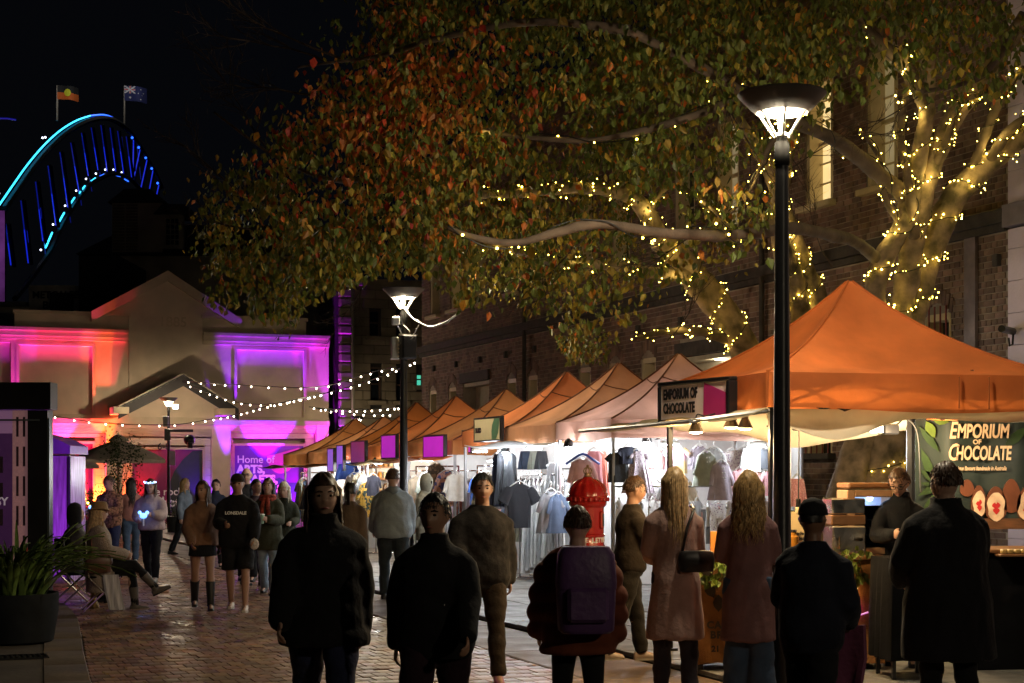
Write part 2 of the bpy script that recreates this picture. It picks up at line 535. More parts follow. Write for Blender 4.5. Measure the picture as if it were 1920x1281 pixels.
for nn in (n0, n1, n2):
    fr = MB(); q = .1
    fr.span((nn[0] - q, -.05, nn[3] + .002), (nn[1] + q, -.002, nn[3] + q)); fr.span((nn[0] - q, -.05, nn[2] - q), (nn[1] + q, -.002, nn[2] - .002))
    fr.span((nn[0] - q, -.05, nn[2]), (nn[0] - .002, -.002, nn[3])); fr.span((nn[1] + .002, -.05, nn[2]), (nn[1] + q, -.002, nn[3]))
    p_ = fr.build("niche_frame", stucco_d, hall)
    bk = MB(); bk.span((nn[0], .12, nn[2]), (nn[1], .2, nn[3])); bk.build("niche_panel", stucco, p_)
# recessed shopfront bays, lined with boards
poster_m = mat("dark magenta print", (.22, .012, .1), .5, var=.05)
poster_p = mat("violet print", (.16, .04, .36), .5, var=.05)
teal_p = mat("teal print", (.02, .09, .16), .5, var=.05)
mag_p = mat("magenta print", (.62, .08, .42), .5, var=.05)
white_print = mat("white print", (.8, .8, .8), .5, var=0)
dark_print = mat("dark print", (.02, .016, .02), .5, var=0)
grey_door = mat("charcoal door", (.03, .035, .04), .5)
for k, (oo, ppx) in enumerate(((o1, 150), (o2, 310), (o3, 510))):
    bay = MB()
    for j, (d_, h_) in enumerate(((.06, .1), (.13, .09), (.2, .08))):
        z1 = oo[3] - sum(x[1] for x in ((.06, .1), (.13, .09), (.2, .08))[:j]) - .001
        bay.span((oo[0] + .001, d_, z1 - h_ + .002), (oo[1] - .001, .31, z1))
    bay.span((oo[0], .75, 0), (oo[1], .85, oo[3]))
    bp = bay.build("bay", stucco_d, hall)
    zc = oo[3] - .275
    z = 0.0
    inner = {0: (hv(97), hv(176), hz(150, 832)), 1: (hv(250), hv(383), hz(310, 843)), 2: (hv(443), hv(573), hz(510, 836))}[k]
    while z < zc - .05:
        h_ = min(.27, zc - z)
        for xa, xb in ([(oo[0] + .003, oo[1] - .003)] if z >= inner[2] else [(oo[0] + .003, inner[0] - .06), (inner[1] + .06, oo[1] - .003)]):
            m = MB(); m.box(((xa + xb) / 2, .36, z + h_ / 2), (xb - xa, .05, h_ - .012), 0, .008)
            m.build("board", board_mat, bp)
        z += h_
    fr = MB(); q = .09
    fr.span((inner[0] - q, .3, inner[2]), (inner[1] + q, .5, inner[2] + q))
    for s in (inner[0] - q, inner[1]): fr.span((s, .3, 0), (s + q, .5, inner[2] - .001))
    fr.build("door_frame", stucco_d, bp)
    pn = MB()
    pn.span((inner[0], .42, .0), (inner[1], .48, inner[2]))
    pan = pn.build("poster_panel", (poster_m, poster_m, poster_p)[k], hall)
    W_, H_ = inner[1] - inner[0], inner[2]
    def ppoly(pts, mt, nm, d):
        mm = MB(); mm.prism([(inner[0] + a * W_, b_ * H_) for a, b_ in pts], lambda a, b_, dd: (a, dd, b_), .42 - d, .4195); mm.build(nm, mt, pan)
    if k == 2:
        arc = [(.48 + .47 * .5 * (1 - math.cos(a)), .86 + .06 * (1 - math.cos(a)) - .5 * math.sin(a) * .58) for a in np.linspace(0, math.pi, 14)]
        ppoly(arc, mag_p, "half_disc", .004)
        ppoly([(.5, .02), (.98, .02), (.98, .5), (.8, .5), (.66, .57), (.52, .52)], teal_p, "dark_shape", .0025)
        zz = H_ * .77; s_ = W_ * .15
        lettering("Home of", s_, white_print, pan, (inner[0] + W_ * .04, .415, zz), (R(90), 0, 0), .004)
        for q_, tx_ in enumerate(("ARTS,", "CRAFTS,", "FOODS &")):
            lettering(tx_, s_ * 1.05, white_print, pan, (inner[0] + W_ * .04, .415, zz - s_ * .95 * (q_ + 1)), (R(90), 0, 0), .022)
    if k == 1:
        ppoly([(.5, .0), (.995, .0), (.995, .99), (.86, .985), (.72, .86), (.6, .7), (.52, .5)], grey_door, "door_leaf", .004)
        ppoly([(.0, .45), (.3, .55), (.42, .75), (.36, .99), (.0, .99)], mat("plum print", (.3, .02, .14), .5), "shape", .002)
        lettering("the rocks", .38, white_print, pan, (inner[0] + W_ * .2, .414, H_ * .36), (R(90), 0, 0), .006)
        lettering("markets", .5, white_print, pan, (inner[0] + W_ * .1, .414, H_ * .2), (R(90), 0, 0), .012)
    if k == 0:
        ppoly([(.08, .3), (.9, .2), (.75, .7), (.3, .75)], mat("pale print", (.5, .4, .45), .5, var=.4, vscale=4), "figure_print", .003)
lettering("6-8", .34, dark_print, hall, (hv(297), -.0 + .28, hz(300, 843)), (R(90), 0, 0), .006)
lettering("1885", .5, stucco_d, hall, (hv(297), -.075, hz(300, 612)), (R(90), 0, 0), .004, ext=.012)
# gabled porch hood over the middle bay
m = MB(); cx = hv(334); x0, x1 = hv(214), hv(436); pz = hz(334, 708); ez = hz(330, 770)
hood = []
for xa, za, xb, zb in ((x0, ez, cx, pz), (cx, pz, x1, ez)):
    n_ = 9
    for i in range(n_):
        a, b_ = i / n_, (i + 1) / n_
        mm = MB()
        mm.prism([(xa + (xb - xa) * a + .008, za + (zb - za) * a), (xa + (xb - xa) * b_ - .008, za + (zb - za) * b_), (xa + (xb - xa) * b_ - .008, za + (zb - za) * b_ + .05), (xa + (xb - xa) * a + .008, za + (zb - za) * a + .05)], lambda a_, c_, d: (a_, d, c_), -1.15, -.08)
        mm.build("roof_panel", slate, hall)
m = MB()
for xa, za, xb, zb in ((x0, ez, cx, pz), (cx, pz, x1, ez)):
    m.prism([(xa, za - .36), (xb, zb - .36), (xb, zb - .004), (xa, za - .004)], lambda a_, c_, d: (a_, d, c_), -1.16, -1.1)
m.build("barge_board", mat("tarred timber", (.03, .024, .022), .7), hall)
m = MB()
for xa, za, xb, zb in ((x0, ez, cx, pz), (cx, pz, x1, ez)):
    m.prism([(xa, za + .052), (xb, zb + .052), (xb, zb + .1), (xa, za + .1)], lambda a_, c_, d: (a_, d, c_), -1.2, -1.12)
m.build("fascia_capping", mat("pale weathered timber", (.4, .33, .24), .7), hall)
for xx in (x0, x1 - .5):
    m = MB(); m.box((xx + .1, -.62, ez - .06), (.55, 1.1, .26), 0, .02); m.build("eaves_box", stucco_d, hall)

# ground floodlights that colour the hall (housings stand on the paving)
def floodlight(px, y, col, watts, label, tilt=(0, .16, 1), spot=70, vx=None):
    x = hv(px) if vx is None else vx
    p = U(HU + y, x)
    t = thing("floodlight", label, "floodlight", p, ROT, "floodlights along the foot of the hall")
    m = MB(); m.lathe([(.09, .0), (.1, .01), (.1, .16), (.11, .17), (.11, .2), (.085, .2), (.085, .14)], 16); m.build("housing", black_metal, t, smooth=30)
    m = MB(); m.lathe([(.083, .15), (.083, .158)], 16); m.build("lens", glow("flood lens %s" % (col,), col, 6, False), t)
    l = lamp('SPOT', "flood_lamp", t, (0, 0, .24), watts, col, .05, spot=spot, blend=.25)
    aim(l, tilt)
OR_, RD_, MG_, VI_, PU_ = (1, .16, .02), (1, .03, .12), (1, .02, .55), (.16, .015, 1), (.55, .01, 1)
floodlight(194, -.62, OR_, 5200, "orange floodlight glaring at the foot of the pier beside the climbing plant", (.0, .13, 1), 17)
floodlight(150, -.6, (1, .03, .1), 5000, "red floodlight at the foot of the bay behind the market umbrella", (-.02, .16, 1), 34)
floodlight(100, -.6, (1, .02, .5), 4200, "magenta floodlight hidden behind the violet booth", (-.03, .16, 1), 34)
floodlight(27, -.62, (.7, .02, 1), 3200, "purple floodlight at the end pier behind the billboard", (0.0, .13, 1), 16)
floodlight(427, -.62, VI_, 5200, "blue violet floodlight at the pier between the two poster doors", (-.02, .13, 1), 17)
floodlight(505, -.6, (.2, .005, 1), 12000, "indigo floodlight under the middle of the Home of ARTS poster", (-.02, .16, 1), 36)
floodlight(440, .16, VI_, 420, "violet floodlight inside the poster bay reading Home of ARTS", (.1, .1, 1), 110)
floodlight(588, .1, (.9, .002, .85), 800, "magenta floodlight at the end of the poster bay by the last stall", (-.15, .12, 1), 110)
floodlight(598, -.62, (.6, .005, 1), 4200, "purple floodlight at the hall corner below the rough stone quoin", (.03, .14, 1), 24)
floodlight(612, -.9, (.4, .01, 1), 5000, "blue floodlight beside the rough quoin of the sandstone building", (.035, .09, 1), 16)
floodlight(393, .1, VI_, 380, "violet floodlight beside the charcoal door", (-.05, .12, 1), 70)
floodlight(190, .12, (1, .2, .04), 1200, "amber floodlight inside the shopfront bay behind the climbing plant", (-.1, .12, 1), 110)
floodlight(108, .1, (1, .02, .35), 600, "pink floodlight inside the bay behind the lantern", (.0, .12, 1), 110)
floodlight(238, .1, (1, .12, .03), 320, "small red floodlight at the edge of the door bay", (.05, .14, 1), 80)

# ================================================================== SANDSTONE BUILDING beyond the row
sand = mat("sandstone block", (.2, .155, .1), .85, var=.25, vscale=1.5, rnd=.22, bump=.4, bscale=10)
dark_glass = mat("dark glass", (.012, .014, .016), .08, var=0, spec=.6)
cream_paint = mat("cream window paint", (.56, .46, .28), .5, var=.08, vscale=5)
sb = thing("sandstone_building", "three storey sandstone building with small dark windows beyond the last stalls", "building", U(58.3, 0), ROT)
sx0, sx1 = 15.25, 20.4
def sz(py): return CAMZ + (HZ - py) * 60.9 / F
wins = [(hv(688), hv(710), sz(632), sz(583)), (hv(690), hv(711), sz(752), sz(690)), (hv(738), hv(757), sz(640), sz(588)), (hv(776), hv(790), sz(722), sz(700)), (hv(738), hv(755), sz(752), sz(692))]
stop = sz(540)
m = MB(); wall_holes(m, sx0 + .46, sx1, 0, stop, 0.02, .5, [w_[:4] for w_ in wins]); m.span((sx0, .5, 0), (sx1, .9, stop)); m.build("wall", mortar, sb)
z = 0.0; r_ = 0
while z < stop - .1:
    x = sx0 + .47 - (r_ % 2) * .0; first = True
    while x < sx1:
        L_ = (.45 if (first and r_ % 2) else .95) * (.9 + .2 * rs.rand()); first = False
        a, b_ = x, min(x + L_, sx1); x += L_
        segs = [(a, b_)]
        for w_ in wins:
            if w_[2] < z + .33 and w_[3] > z:
                ns = []
                for s0, s1 in segs:
                    if w_[1] <= s0 or w_[0] >= s1: ns.append((s0, s1)); continue
                    if w_[0] > s0: ns.append((s0, w_[0]))
                    if w_[1] < s1: ns.append((w_[1], s1))
                segs = ns
        for s0, s1 in segs:
            if s1 - s0 < .08: continue
            m = MB(); m.box(((s0 + s1) / 2, -.0 + rs.normal(0, .008), z + .17), (s1 - s0 - .014, .08, .326), 0, .014)
            m.build("stone", sand, sb)
    # rock-faced quoin
    q = MB(); q.box((sx0 + .22, -.06 + rs.normal(0, .02), z + .17), (.46 + rs.normal(0, .02), .3, .33), 0, .05); q.build("quoin", sand, sb)
    z += .34; r_ += 1
for i, w_ in enumerate(wins):
    f_ = MB()
    f_.span((w_[0], .12, w_[2]), (w_[0] + .06, .2, w_[3])); f_.span((w_[1] - .06, .12, w_[2]), (w_[1], .2, w_[3])); f_.span((w_[0] + .06, .12, w_[3] - .06), (w_[1] - .06, .2, w_[3])); f_.span((w_[0] + .06, .13, (w_[2] + w_[3]) / 2 - .025), (w_[1] - .06, .19, (w_[2] + w_[3]) / 2 + .025))
    wo = f_.build("window", dark_wood, sb)
    p_ = MB(); p_.span((w_[0] + .06, .2, w_[2]), (w_[1] - .06, .22, w_[3])); p_.build("pane", glow("green lit pane", (.06, .55, .36), .7, False) if i == 3 else dark_glass, wo)
    s_ = MB(); s_.box(((w_[0] + w_[1]) / 2, -.06, w_[2] - .09), (w_[1] - w_[0] + .3, .28, .16), 0, .02); s_.build("sill", sand, wo)
m = MB(); m.span((sx0 - .05, -.2, stop), (sx1, .9, stop + .25)); m.build("cornice", sand, sb)
m = MB(); m.tube([(hv(655), -.16, 0), (hv(655), -.16, stop + 1.2)], .07, 8); m.build("downpipe", mat("painted downpipe", (.3, .26, .2), .5), sb, smooth=True)
# bracket lamp on an arm at the hall corner
t = thing("wall_bracket", "rusty iron bracket with a round plate on the hall corner", "bracket", U(HU, hv(606), hz(606, 868)), ROT)
m = MB(); m.tube([(-.1, -.03, -.25), (.25, -.4, -.02), (.75, -.5, .02)], .035, 8); m.build("arm", mat("rusty iron", (.2, .07, .03), .7, var=.4), t)
m = MB(); m.lathe([(.02, -.1), (.16, -.03), (.16, .03), (.02, .1)], 14, (.3, -.42, 0)); m.build("plate", MATS["rusty iron"], t)
m = MB(); m.tube([(0.05, -.05, .7), (.5, -.45, .02)], .012, 5); m.tube([(0.05, -.05, .7), (-.05, -.2, -.12)], .012, 5); m.build("stay", cable_mat, t)

# ================================================================== BRICK BUILDING along the row
brick_mat = mat("dark brick", (.17, .105, .075), .8, var=.3, vscale=2.2, rnd=.35, hue=.012, bump=.35, bscale=45)
mortar_l = mat("pale mortar", (.3, .25, .2), .9, var=.25, vscale=3)
BV = 14.0
bb_ = thing("brick_building", "long dark brick building with cream arched windows behind the row of stalls", "building", U(0, BV), ROT)
U0, U1, BT = 18.1, 44.2, 10.6
up = [21.1, 22.9, 26.0, 27.7, 30.6, 32.4, 35.2, 37.0, 39.3, 41.2, 43.0]
small = [19.7, 29.3, 30.9, 32.5, 35.6, 37.0, 41.5, 43.2]
ops = [(u - .42, u + .42, 6.1, 8.15, "up") for u in up] + [(u - .33, u + .33, 2.5 if u > 20 else 2.65, 4.02, "small") for u in small]
ops += [(22.5, 23.3, 2.05, 2.75, "low"), (25.7, 27.9, .05, 3.95, "porch"), (38.6, 40.6, .05, 4.1, "porch2")]
m = MB()
sw = MB()
for (a, b_) in ((U0, U1),):
    # backing wall with the openings cut through
    xs = sorted({U0, U1, *[o[0] for o in ops], *[o[1] for o in ops]})
    for p, q in zip(xs, xs[1:]):
        segs = [(0, BT)]
        for o in ops:
            if o[0] <= p + 1e-6 and o[1] >= q - 1e-6:
                ns = []
                for s0, s1 in segs:
                    if o[3] <= s0 or o[2] >= s1: ns.append((s0, s1)); continue
                    if o[2] > s0: ns.append((s0, o[2]))
                    if o[3] < s1: ns.append((o[3], s1))
                segs = ns
        for s0, s1 in segs: m.span((0, p, s0), (.35, q, s1))
m.span((.36, U0 + .3, 0), (.6, U1, BT))
m.build("wall", mortar_l, bb_)
bricks = []
z = .05; r_ = 0
LED0, LED1 = 5.02, 5.3
while z < BT - .09:
    zc = z + .038
    L0 = .235 if r_ % 2 else .118
    u = U0 + (.06 if r_ % 2 else 0)
    if LED0 - .02 < zc < LED1: z += .088; r_ += 1; continue
    while u < U1:
        a, b_ = u, min(u + L0, U1); u += L0
        segs = [(a, b_)]
        for o in ops:
            ex = .0
            top = o[3] + (.24 if o[4] in ("up", "small") else .3)
            if o[2] - .1 < zc < top:
                ns = []
                for s0, s1 in segs:
                    if o[1] <= s0 or o[0] >= s1: ns.append((s0, s1)); continue
                    if o[0] > s0: ns.append((s0, o[0]))
                    if o[1] < s1: ns.append((o[1], s1))
                segs = ns
        for s0, s1 in segs:
            if s1 - s0 > .035: bricks.append((s0, s1, z))
    z += .088; r_ += 1
def brick_geo(mb, y0, y1, z0, z1, x):
    j, c = .0055, .004
    o = [(y0 + j, z0 + j), (y1 - j, z0 + j), (y1 - j, z1 - j), (y0 + j, z1 - j)]
    i = [(y0 + j + c, z0 + j + c), (y1 - j - c, z0 + j + c), (y1 - j - c, z1 - j - c), (y0 + j + c, z1 - j - c)]
    mb.add([(.004, a, b_) for a, b_ in o] + [(x + c * .8, a, b_) for a, b_ in o] + [(x, a, b_) for a, b_ in i],
           [(11, 10, 9, 8)] + [f for k in range(4) for f in ((4 + k, 4 + (k + 1) % 4, (k + 1) % 4, k), (8 + k, 8 + (k + 1) % 4, 4 + (k + 1) % 4, 4 + k))])
bricks.sort(key=lambda q: (0 if (2.9 < q[2] < 8.6 and q[0] < 21.4) else 1, q[0] + .02 * q[2]))
cache = {}
bulk = MB()
for i, (a, b_, z) in enumerate(bricks):
    x = -.011 + rs.normal(0, .0025)
    if i < 290:
        key = round(b_ - a, 3)
        if key not in cache:
            q = MB(); brick_geo(q, -(b_ - a) / 2, (b_ - a) / 2, -.044, .044, -.011); cache[key] = q.mesh("brick", brick_mat)
        inst("brick", cache[key], bb_, (x + .011, (a + b_) / 2, z + .044))
    else:
        brick_geo(bulk, a, b_, z, z + .088, x)
bulk.build("brickwork", brick_mat, bb_, kind="stuff")
# string course and corbel
ledge_mat = mat("sooty stone", (.05, .042, .036), .85, var=.3, bump=.3)
m = MB(); m.span((-.16, U0 - .05, 5.1), (-.002, U1, 5.28)); m.span((-.09, U0 - .02, 5.0), (-.003, U1, 5.098)); m.span((-.05, U0, 4.1), (-.004, U1 + .02, 4.16) if False else (-.003, U0 + .02, 4.11)); m.build("string_course", ledge_mat, bb_)
m = MB()
yy = U0 + .2
while yy < U1:
    m.box((-.04, yy, 4.62), (.09, .11, .16), 0, .01); yy += 1.9
m.build("vent_block", ledge_mat, bb_)
warm_pane = glow("lit window pane", (1, .72, .3), .6, False)
dim_pane = glow("dim window pane", (.8, .62, .3), .12, False)
red_iron = mat("red painted iron", (.2, .035, .03), .5)
for i, (a, b_, z0, z1, kind) in enumerate(ops):
    if kind in ("up", "small", "low"):
        wd = b_ - a
        f_ = MB()
        # deep painted reveal, segmental head, sash bars
        for s in (a, b_ - .09): f_.span((.02, s, z0), (.34, s + .09, z1 - .02))
        arc = [(a + wd * t_, z1 - .06 + .2 * math.sin(math.pi * t_)) for t_ in np.linspace(0, 1, 9)]
        f_.prism(arc + [(b_, z1 - .1), (a, z1 - .1)], lambda p, q, d: (d, p, q), .02, .34)
        f_.span((.2, a + .09, (z0 + z1) / 2 - .03), (.26, b_ - .09, (z0 + z1) / 2 + .03))
        f_.span((.22, (a + b_) / 2 - .015, z0), (.25, (a + b_) / 2 + .015, z1 - .1))
        if kind == 'up':
            for q_ in (.18, .34, .68, .84): f_.span((.215, a + .09, z0 + (z1 - z0) * q_ - .012), (.248, b_ - .09, z0 + (z1 - z0) * q_ + .012))
        wo = f_.build("window", cream_paint, bb_)
        p_ = MB(); p_.span((.27, a + .09, z0), (.3, b_ - .09, z1 - .1))
        p_.build("pane", warm_pane if (kind == "up" and i == 1) else (dim_pane if i in (0, 2, 9) else dark_glass), wo)
        s_ = MB(); s_.box((-.02, (a + b_) / 2, z0 - .05), (.26, wd + .2, .1), 0, .012); s_.build("sill", cream_paint if kind == "up" else ledge_mat, wo)
        # brick arch over the head
        nb = 9
        ar = MB()
        for k in range(nb):
            t_ = (k + .5) / nb; ang = (t_ - .5) * .9
            yv = (a + b_) / 2 + (wd / 2 + .06) * 2 * (t_ - .5); zv = z1 + .2 * math.sin(math.pi * t_) + .06
            ar.box((-.012, yv, zv), (.03, wd / nb * 1.05, .22), 0, .006, Matrix.Rotation(-ang * .6, 3, 'X'))
        ar.build("brick_arch", brick_mat, wo)
        if kind in ("small", "low") and a < 24:
            for k in range(5):
                q = MB(); q.tube([(-.05, a + .06 + k * (wd - .12) / 4, z0 - .02), (-.05, a + .06 + k * (wd - .12) / 4, z1 + .1)], .014, 6); q.build("bar", red_iron, wo)
    else:
        f_ = MB(); f_.span((-.08, a - .1, z1 - .02), (.3, b_ + .1, z1 + .24))
        po = f_.build("lintel", ledge_mat, bb_)
        q = MB()
        q.span((.355, a, z0), (.358, b_, z1)) ; q.build("recess", mat("porch paint", (.4, .35, .26), .7), po)
        q = MB(); q.span((.02, a + .02, z1 - .12), (.34, b_ - .02, z1 - .03)); q.build("soffit", MATS["porch paint"], po)
        if kind == "porch":
            q = MB(); q.lathe([(.09, -.02), (.1, 0)], 14, (.16, 26.6, z1 - .125)); q.build("downlight", glow("downlight", (1, .9, .7), 12, False), po)
            lamp('POINT', "downlight_lamp", po, (.16, 26.6, z1 - .25), 12, (1, .85, .6), .06)
m = MB(); m.tube([(-.1, 24.6, 0), (-.1, 24.6, BT)], .05, 8); m.build("downpipe", ledge_mat, bb_, smooth=True)
m = MB(); m.tube([(-.1, 35.9, 0), (-.1, 35.9, BT)], .05, 8); m.build("downpipe", ledge_mat, bb_, smooth=True)
# pilaster strip near the corner
m = MB(); m.span((-.06, 18.75, 0), (-.013, 19.0, 5.0)); m.build("pilaster", mat("grey render", (.2, .16, .17), .8, var=.2), bb_)
# street name plate
t = thing("street_sign", "dark blue street name plate on the brick wall above the orange canopy", "street sign", U(18.98, BV - .09, 3.0), ROT)
m = MB(); m.box((0, 0, 0), (.03, .95, .2), 0, .006); m.build("plate", mat("navy enamel", (.01, .012, .035), .35), t)
lettering("Playfair Street", .13, white_print, t, (-.017, .42, -.04), (R(90), 0, R(-90)), .002)

# white painted building at the near end
wp = mat("lilac white painted brick", (.68, .58, .7), .7, var=.12, vscale=1.5, bump=.2, bscale=30)
wb = thing("white_building", "white painted building adjoining the near corner of the brick building", "building", U(0, BV), ROT)
z = 0
for z0, z1 in ((0, 5.0), (5.34, 8.3), (8.5, 10.8)):
    zz = z0
    while zz < z1 - .01:
        h_ = min(.43, z1 - zz); m = MB(); m.box((.08, 11.98, zz + h_ / 2), (.3, 12.1, h_ - .006), 0, .004); m.build("panel", wp, wb); zz += h_
m = MB(); m.span((-.16, 5.9, 5.02), (.2, 18.04, 5.32)); m.span((-.14, 5.9, 8.32), (.2, 18.04, 8.48)); m.span((.09, 5.95, 0), (.5, 18.02, 10.8)); m.build("string_course", mat("grey lilac paint", (.2, .17, .19), .7), wb)
m = MB(); m.tube([(-.08, 17.9, 3.62), (-.5, 17.6, 3.62)], .05, 8); m.tube([(-.12, 17.85, 3.6), (-.14, 17.84, 3.44), (-.22, 17.8, 3.42), (-.25, 17.78, 3.52)], .015, 6); m.build("hook_bracket", black_metal, wb)

# ================================================================== DARK ROOFS behind the hall
dark_wall = mat("unlit rendered wall", (.4, .33, .25), .85, var=.2, vscale=1)
louvre_mat = mat("weathered louvres", (.2, .17, .14), .8)
Yb = 84.0
def bx(px, py, Y=Yb): p = at(px, py, Y); return p.x, p.z
hb = thing("old_house", "dark old house with a louvred turret and dormer behind the market hall", "house", (0, Yb, 0))
def rel(px, py): x, z = bx(px, py); return x, z
m = MB()
x0, zt = rel(150, 480); x1, _ = rel(640, 480)
m.span((x0, 0, 0), (x1, 8, zt)); m.build("wall", dark_wall, hb)
m = MB()
xa, za = rel(160, 478); xb, _ = rel(640, 478); xr0, zr = rel(215, 400); xr1, _ = rel(600, 400)
m.add([(xa - .4, -.4, za), (xb + .4, -.4, za), (xb + .4, 8.4, za), (xa - .4, 8.4, za), (xr0, 4, zr), (xr1, 4, zr)], [(0, 1, 5, 4), (1, 2, 5), (2, 3, 4, 5), (3, 0, 4), (3, 2, 1, 0)])
m.build("roof", slate, hb)
tx0, tz0 = rel(212, 474); tx1, tz1 = rel(262, 382); tx2, _ = rel(306, 384)
m = MB(); m.span((tx0, -.2, tz0), (tx2, 2.5, tz1)); tw = m.build("turret", dark_wall, hb)
n_ = 16
for i in range(n_):
    for a, b_ in ((tx0 + .05, (tx0 + tx1) / 2 - .04), ((tx0 + tx1) / 2 + .04, tx1 - .05)):
        q = MB(); q.box(((a + b_) / 2, -.26, tz0 + .12 + (tz1 - tz0 - .25) * i / (n_ - 1)), (b_ - a, .03, .09), 0, 0, Matrix.Rotation(R(30), 3, 'X')); q.build("louvre", louvre_mat, tw)
m = MB(); m.prism([(tx0 - .2, tz1), (tx2 + .2, tz1), ((tx1 + tx2) / 2, tz1 + .7), ((tx0 + tx1) / 2, tz1 + .7)], lambda a, b_, d: (a, d, b_), -.4, 2.7); m.build("turret_roof", slate, hb)
dx0, dz0 = rel(304, 468); dx1, dz1 = rel(346, 404)
m = MB(); wall_holes(m, dx0, dx1, dz0, dz1, -.3, .0, [(dx0 + .25, dx1 - .25, dz0 + .2, dz1 - .2)]); do = m.build("dormer", dark_wall, hb)
m = MB(); m.span((dx0 + .25, -.16, dz0 + .2), (dx1 - .25, -.12, dz1 - .2)); m.build("pane", dark_glass, do)
m = MB()
for i in (1, 2): m.box((dx0 + .25 + (dx1 - dx0 - .5) * i / 3, -.2, (dz0 + dz1) / 2), (.04, .05, dz1 - dz0 - .4))
for i in range(1, 5): m.box(((dx0 + dx1) / 2, -.2, dz0 + .2 + (dz1 - dz0 - .4) * i / 5), (dx1 - dx0 - .5, .048, .04))
m.build("sash_bars", dark_wall, do)
m = MB(); m.prism([(dx0 - .35, dz1), (dx1 + .35, dz1), (dx1 + .1, dz1 + .5), (dx0 + .1, dz1 + .5)], lambda a, b_, d: (a, d, b_), -.5, 2); m.build("dormer_roof", slate, hb)
# painted warehouse wall
t = thing("warehouse", "dark warehouse wall with faded painted METCALFE BOND lettering", "warehouse", (0, 76, 0))
x0, z0 = bx(-60, 600, 76); x1, z1 = bx(56, 575, 76); x2, z2 = bx(143, 536, 76); x3, _ = bx(172, 500, 76)
m = MB(); m.span((x0, 0, 0), (x1, 6, z1)); m.span((x1 + .01, -.2, 0), (x2, 6, z2)); m.build("wall", mat("faded limewash", (.62, .56, .46), .85, var=.25, vscale=2), t)
m = MB(); m.span((x2 + .01, .4, 0), (x3 + 1.2, 6, bx(160, 478, 76)[1])); m.span((bx(104, 560, 76)[0], -.9, 0), (x2 - .05, -.25, bx(104, 553, 76)[1])); m.build("dark_annex", slate, t)
m = MB(); m.span((x0, -.35, z1 + .01), (x1 - .1, 6, z1 + .2)); m.build("gutter", mat("pale gutter", (.3, .28, .26), .6), t)
lettering("METCALFE", .46, dark_print, t, (bx(63, 560, 76)[0], -.21, bx(63, 560, 76)[1]), (R(90), 0, 0), .012)
lettering("BOND", .5, dark_print, t, (bx(82, 578, 76)[0], -.21, bx(82, 580, 76)[1]), (R(90), 0, 0), .012)

# ================================================================== HARBOUR BRIDGE in the distance
steel_d = mat("dark painted steel", (.02, .022, .025), .6, var=.1)
cy_led = glow("cyan led", (.03, .55, 1), 2.2, False)
bl_led = glow("blue led", (.02, .12, 1), 1.9, False)
bl_dim = glow("dim blue led", (.01, .03, 1), .12, False)
bl_mid = glow("mid blue led", (.01, .03, 1), .42, False)
spark = glow("white node lamp", (.75, .8, 1), 3, False)
br = thing("arch_bridge", "great steel arch bridge outlined in cyan and blue lights against the black sky", "bridge", (0, 0, 0))
def bp3(px, py): return at(px, py, 400 + px * .7)
topc = [(8, 392), (35, 352), (60, 316), (90, 280), (120, 252), (150, 233), (175, 224), (200, 222), (220, 229), (242, 246)]
topd = [(242, 246), (256, 266), (268, 284), (279, 304), (292, 326), (303, 352)]
lowc = [(28, 560), (60, 520), (95, 470), (112, 432), (134, 393), (154, 364), (172, 343), (190, 333), (207, 326), (223, 327), (238, 333), (252, 342), (270, 365)]
m = MB(); m.tube([p for p in catmull([bp3(*p) for p in topc + topd[1:]], 4)], .9, 6); m.build("top_chord", steel_d, br)
m = MB(); m.tube([p for p in catmull([bp3(*p) for p in lowc], 4)], .8, 6); m.build("bottom_chord", steel_d, br)
m = MB(); m.tube([Vector(p) + Vector((0, -4, .3)) for p in catmull([bp3(*p) for p in topc[:-3]], 5)], .24, 5); m.build("light_strip", cy_led, br)
m = MB(); m.tube([Vector(p) + Vector((0, -4, .3)) for p in catmull([bp3(*p) for p in topc[-4:]], 5)], .22, 5); m.build("light_strip", bl_led, br)
lowseg = [((95, 469), (107, 441)), ((117, 426), (129, 404)), ((138, 391), (148, 376)), ((157, 367), (167, 354)), ((178, 345), (186, 339)), ((194, 336), (202, 332)), ((211, 332), (218, 331)), ((224, 334), (232, 336)), ((240, 341), (247, 345))]
for i, (a, b_) in enumerate(lowseg):
    m = MB(); m.tube([bp3(*a) + Vector((0, -5, 0)), bp3(*b_) + Vector((0, -5, 0))], .26 if i < 4 else .2, 5); m.build("light_strip", cy_led if i < 5 else bl_led, br)
hang = [((17, 420), (27, 500), 0), ((45, 375), (59, 496), 1), ((72, 340), (86, 455), 1), ((95, 310), (110, 426), 1), ((117, 285), (132, 392), 1), ((137, 268), (153, 364), 1), ((157, 250), (170, 333), 1), ((175, 240), (188, 322), 1), ((193, 235), (205, 325), 1), ((210, 240), (221, 325), 1), ((224, 246), (236, 331), 1), ((240, 256), (251, 340), 1)]
for a, b_, k in hang:
    A, B = bp3(*a), bp3(*b_)
    m = MB(); m.tube([A, B], .5, 5); m.build("hanger", steel_d, br)
    C = A.lerp(B, .48)
    m = MB(); m.tube([C + Vector((0, -3, 0)), B + Vector((0, -3, 0))], .16, 5); m.build("light_strip", bl_mid, br)
    m = MB(); m.tube([A.lerp(B, .04) + Vector((0, -3, 0)), C + Vector((0, -3, 0))], .16, 5); m.build("light_strip", bl_dim, br)
    m = MB(); m.tube([A + Vector((-2, 22, 1.5)), B + Vector((-3, 24, 5))], .1, 5); m.build("light_strip", bl_dim, br)
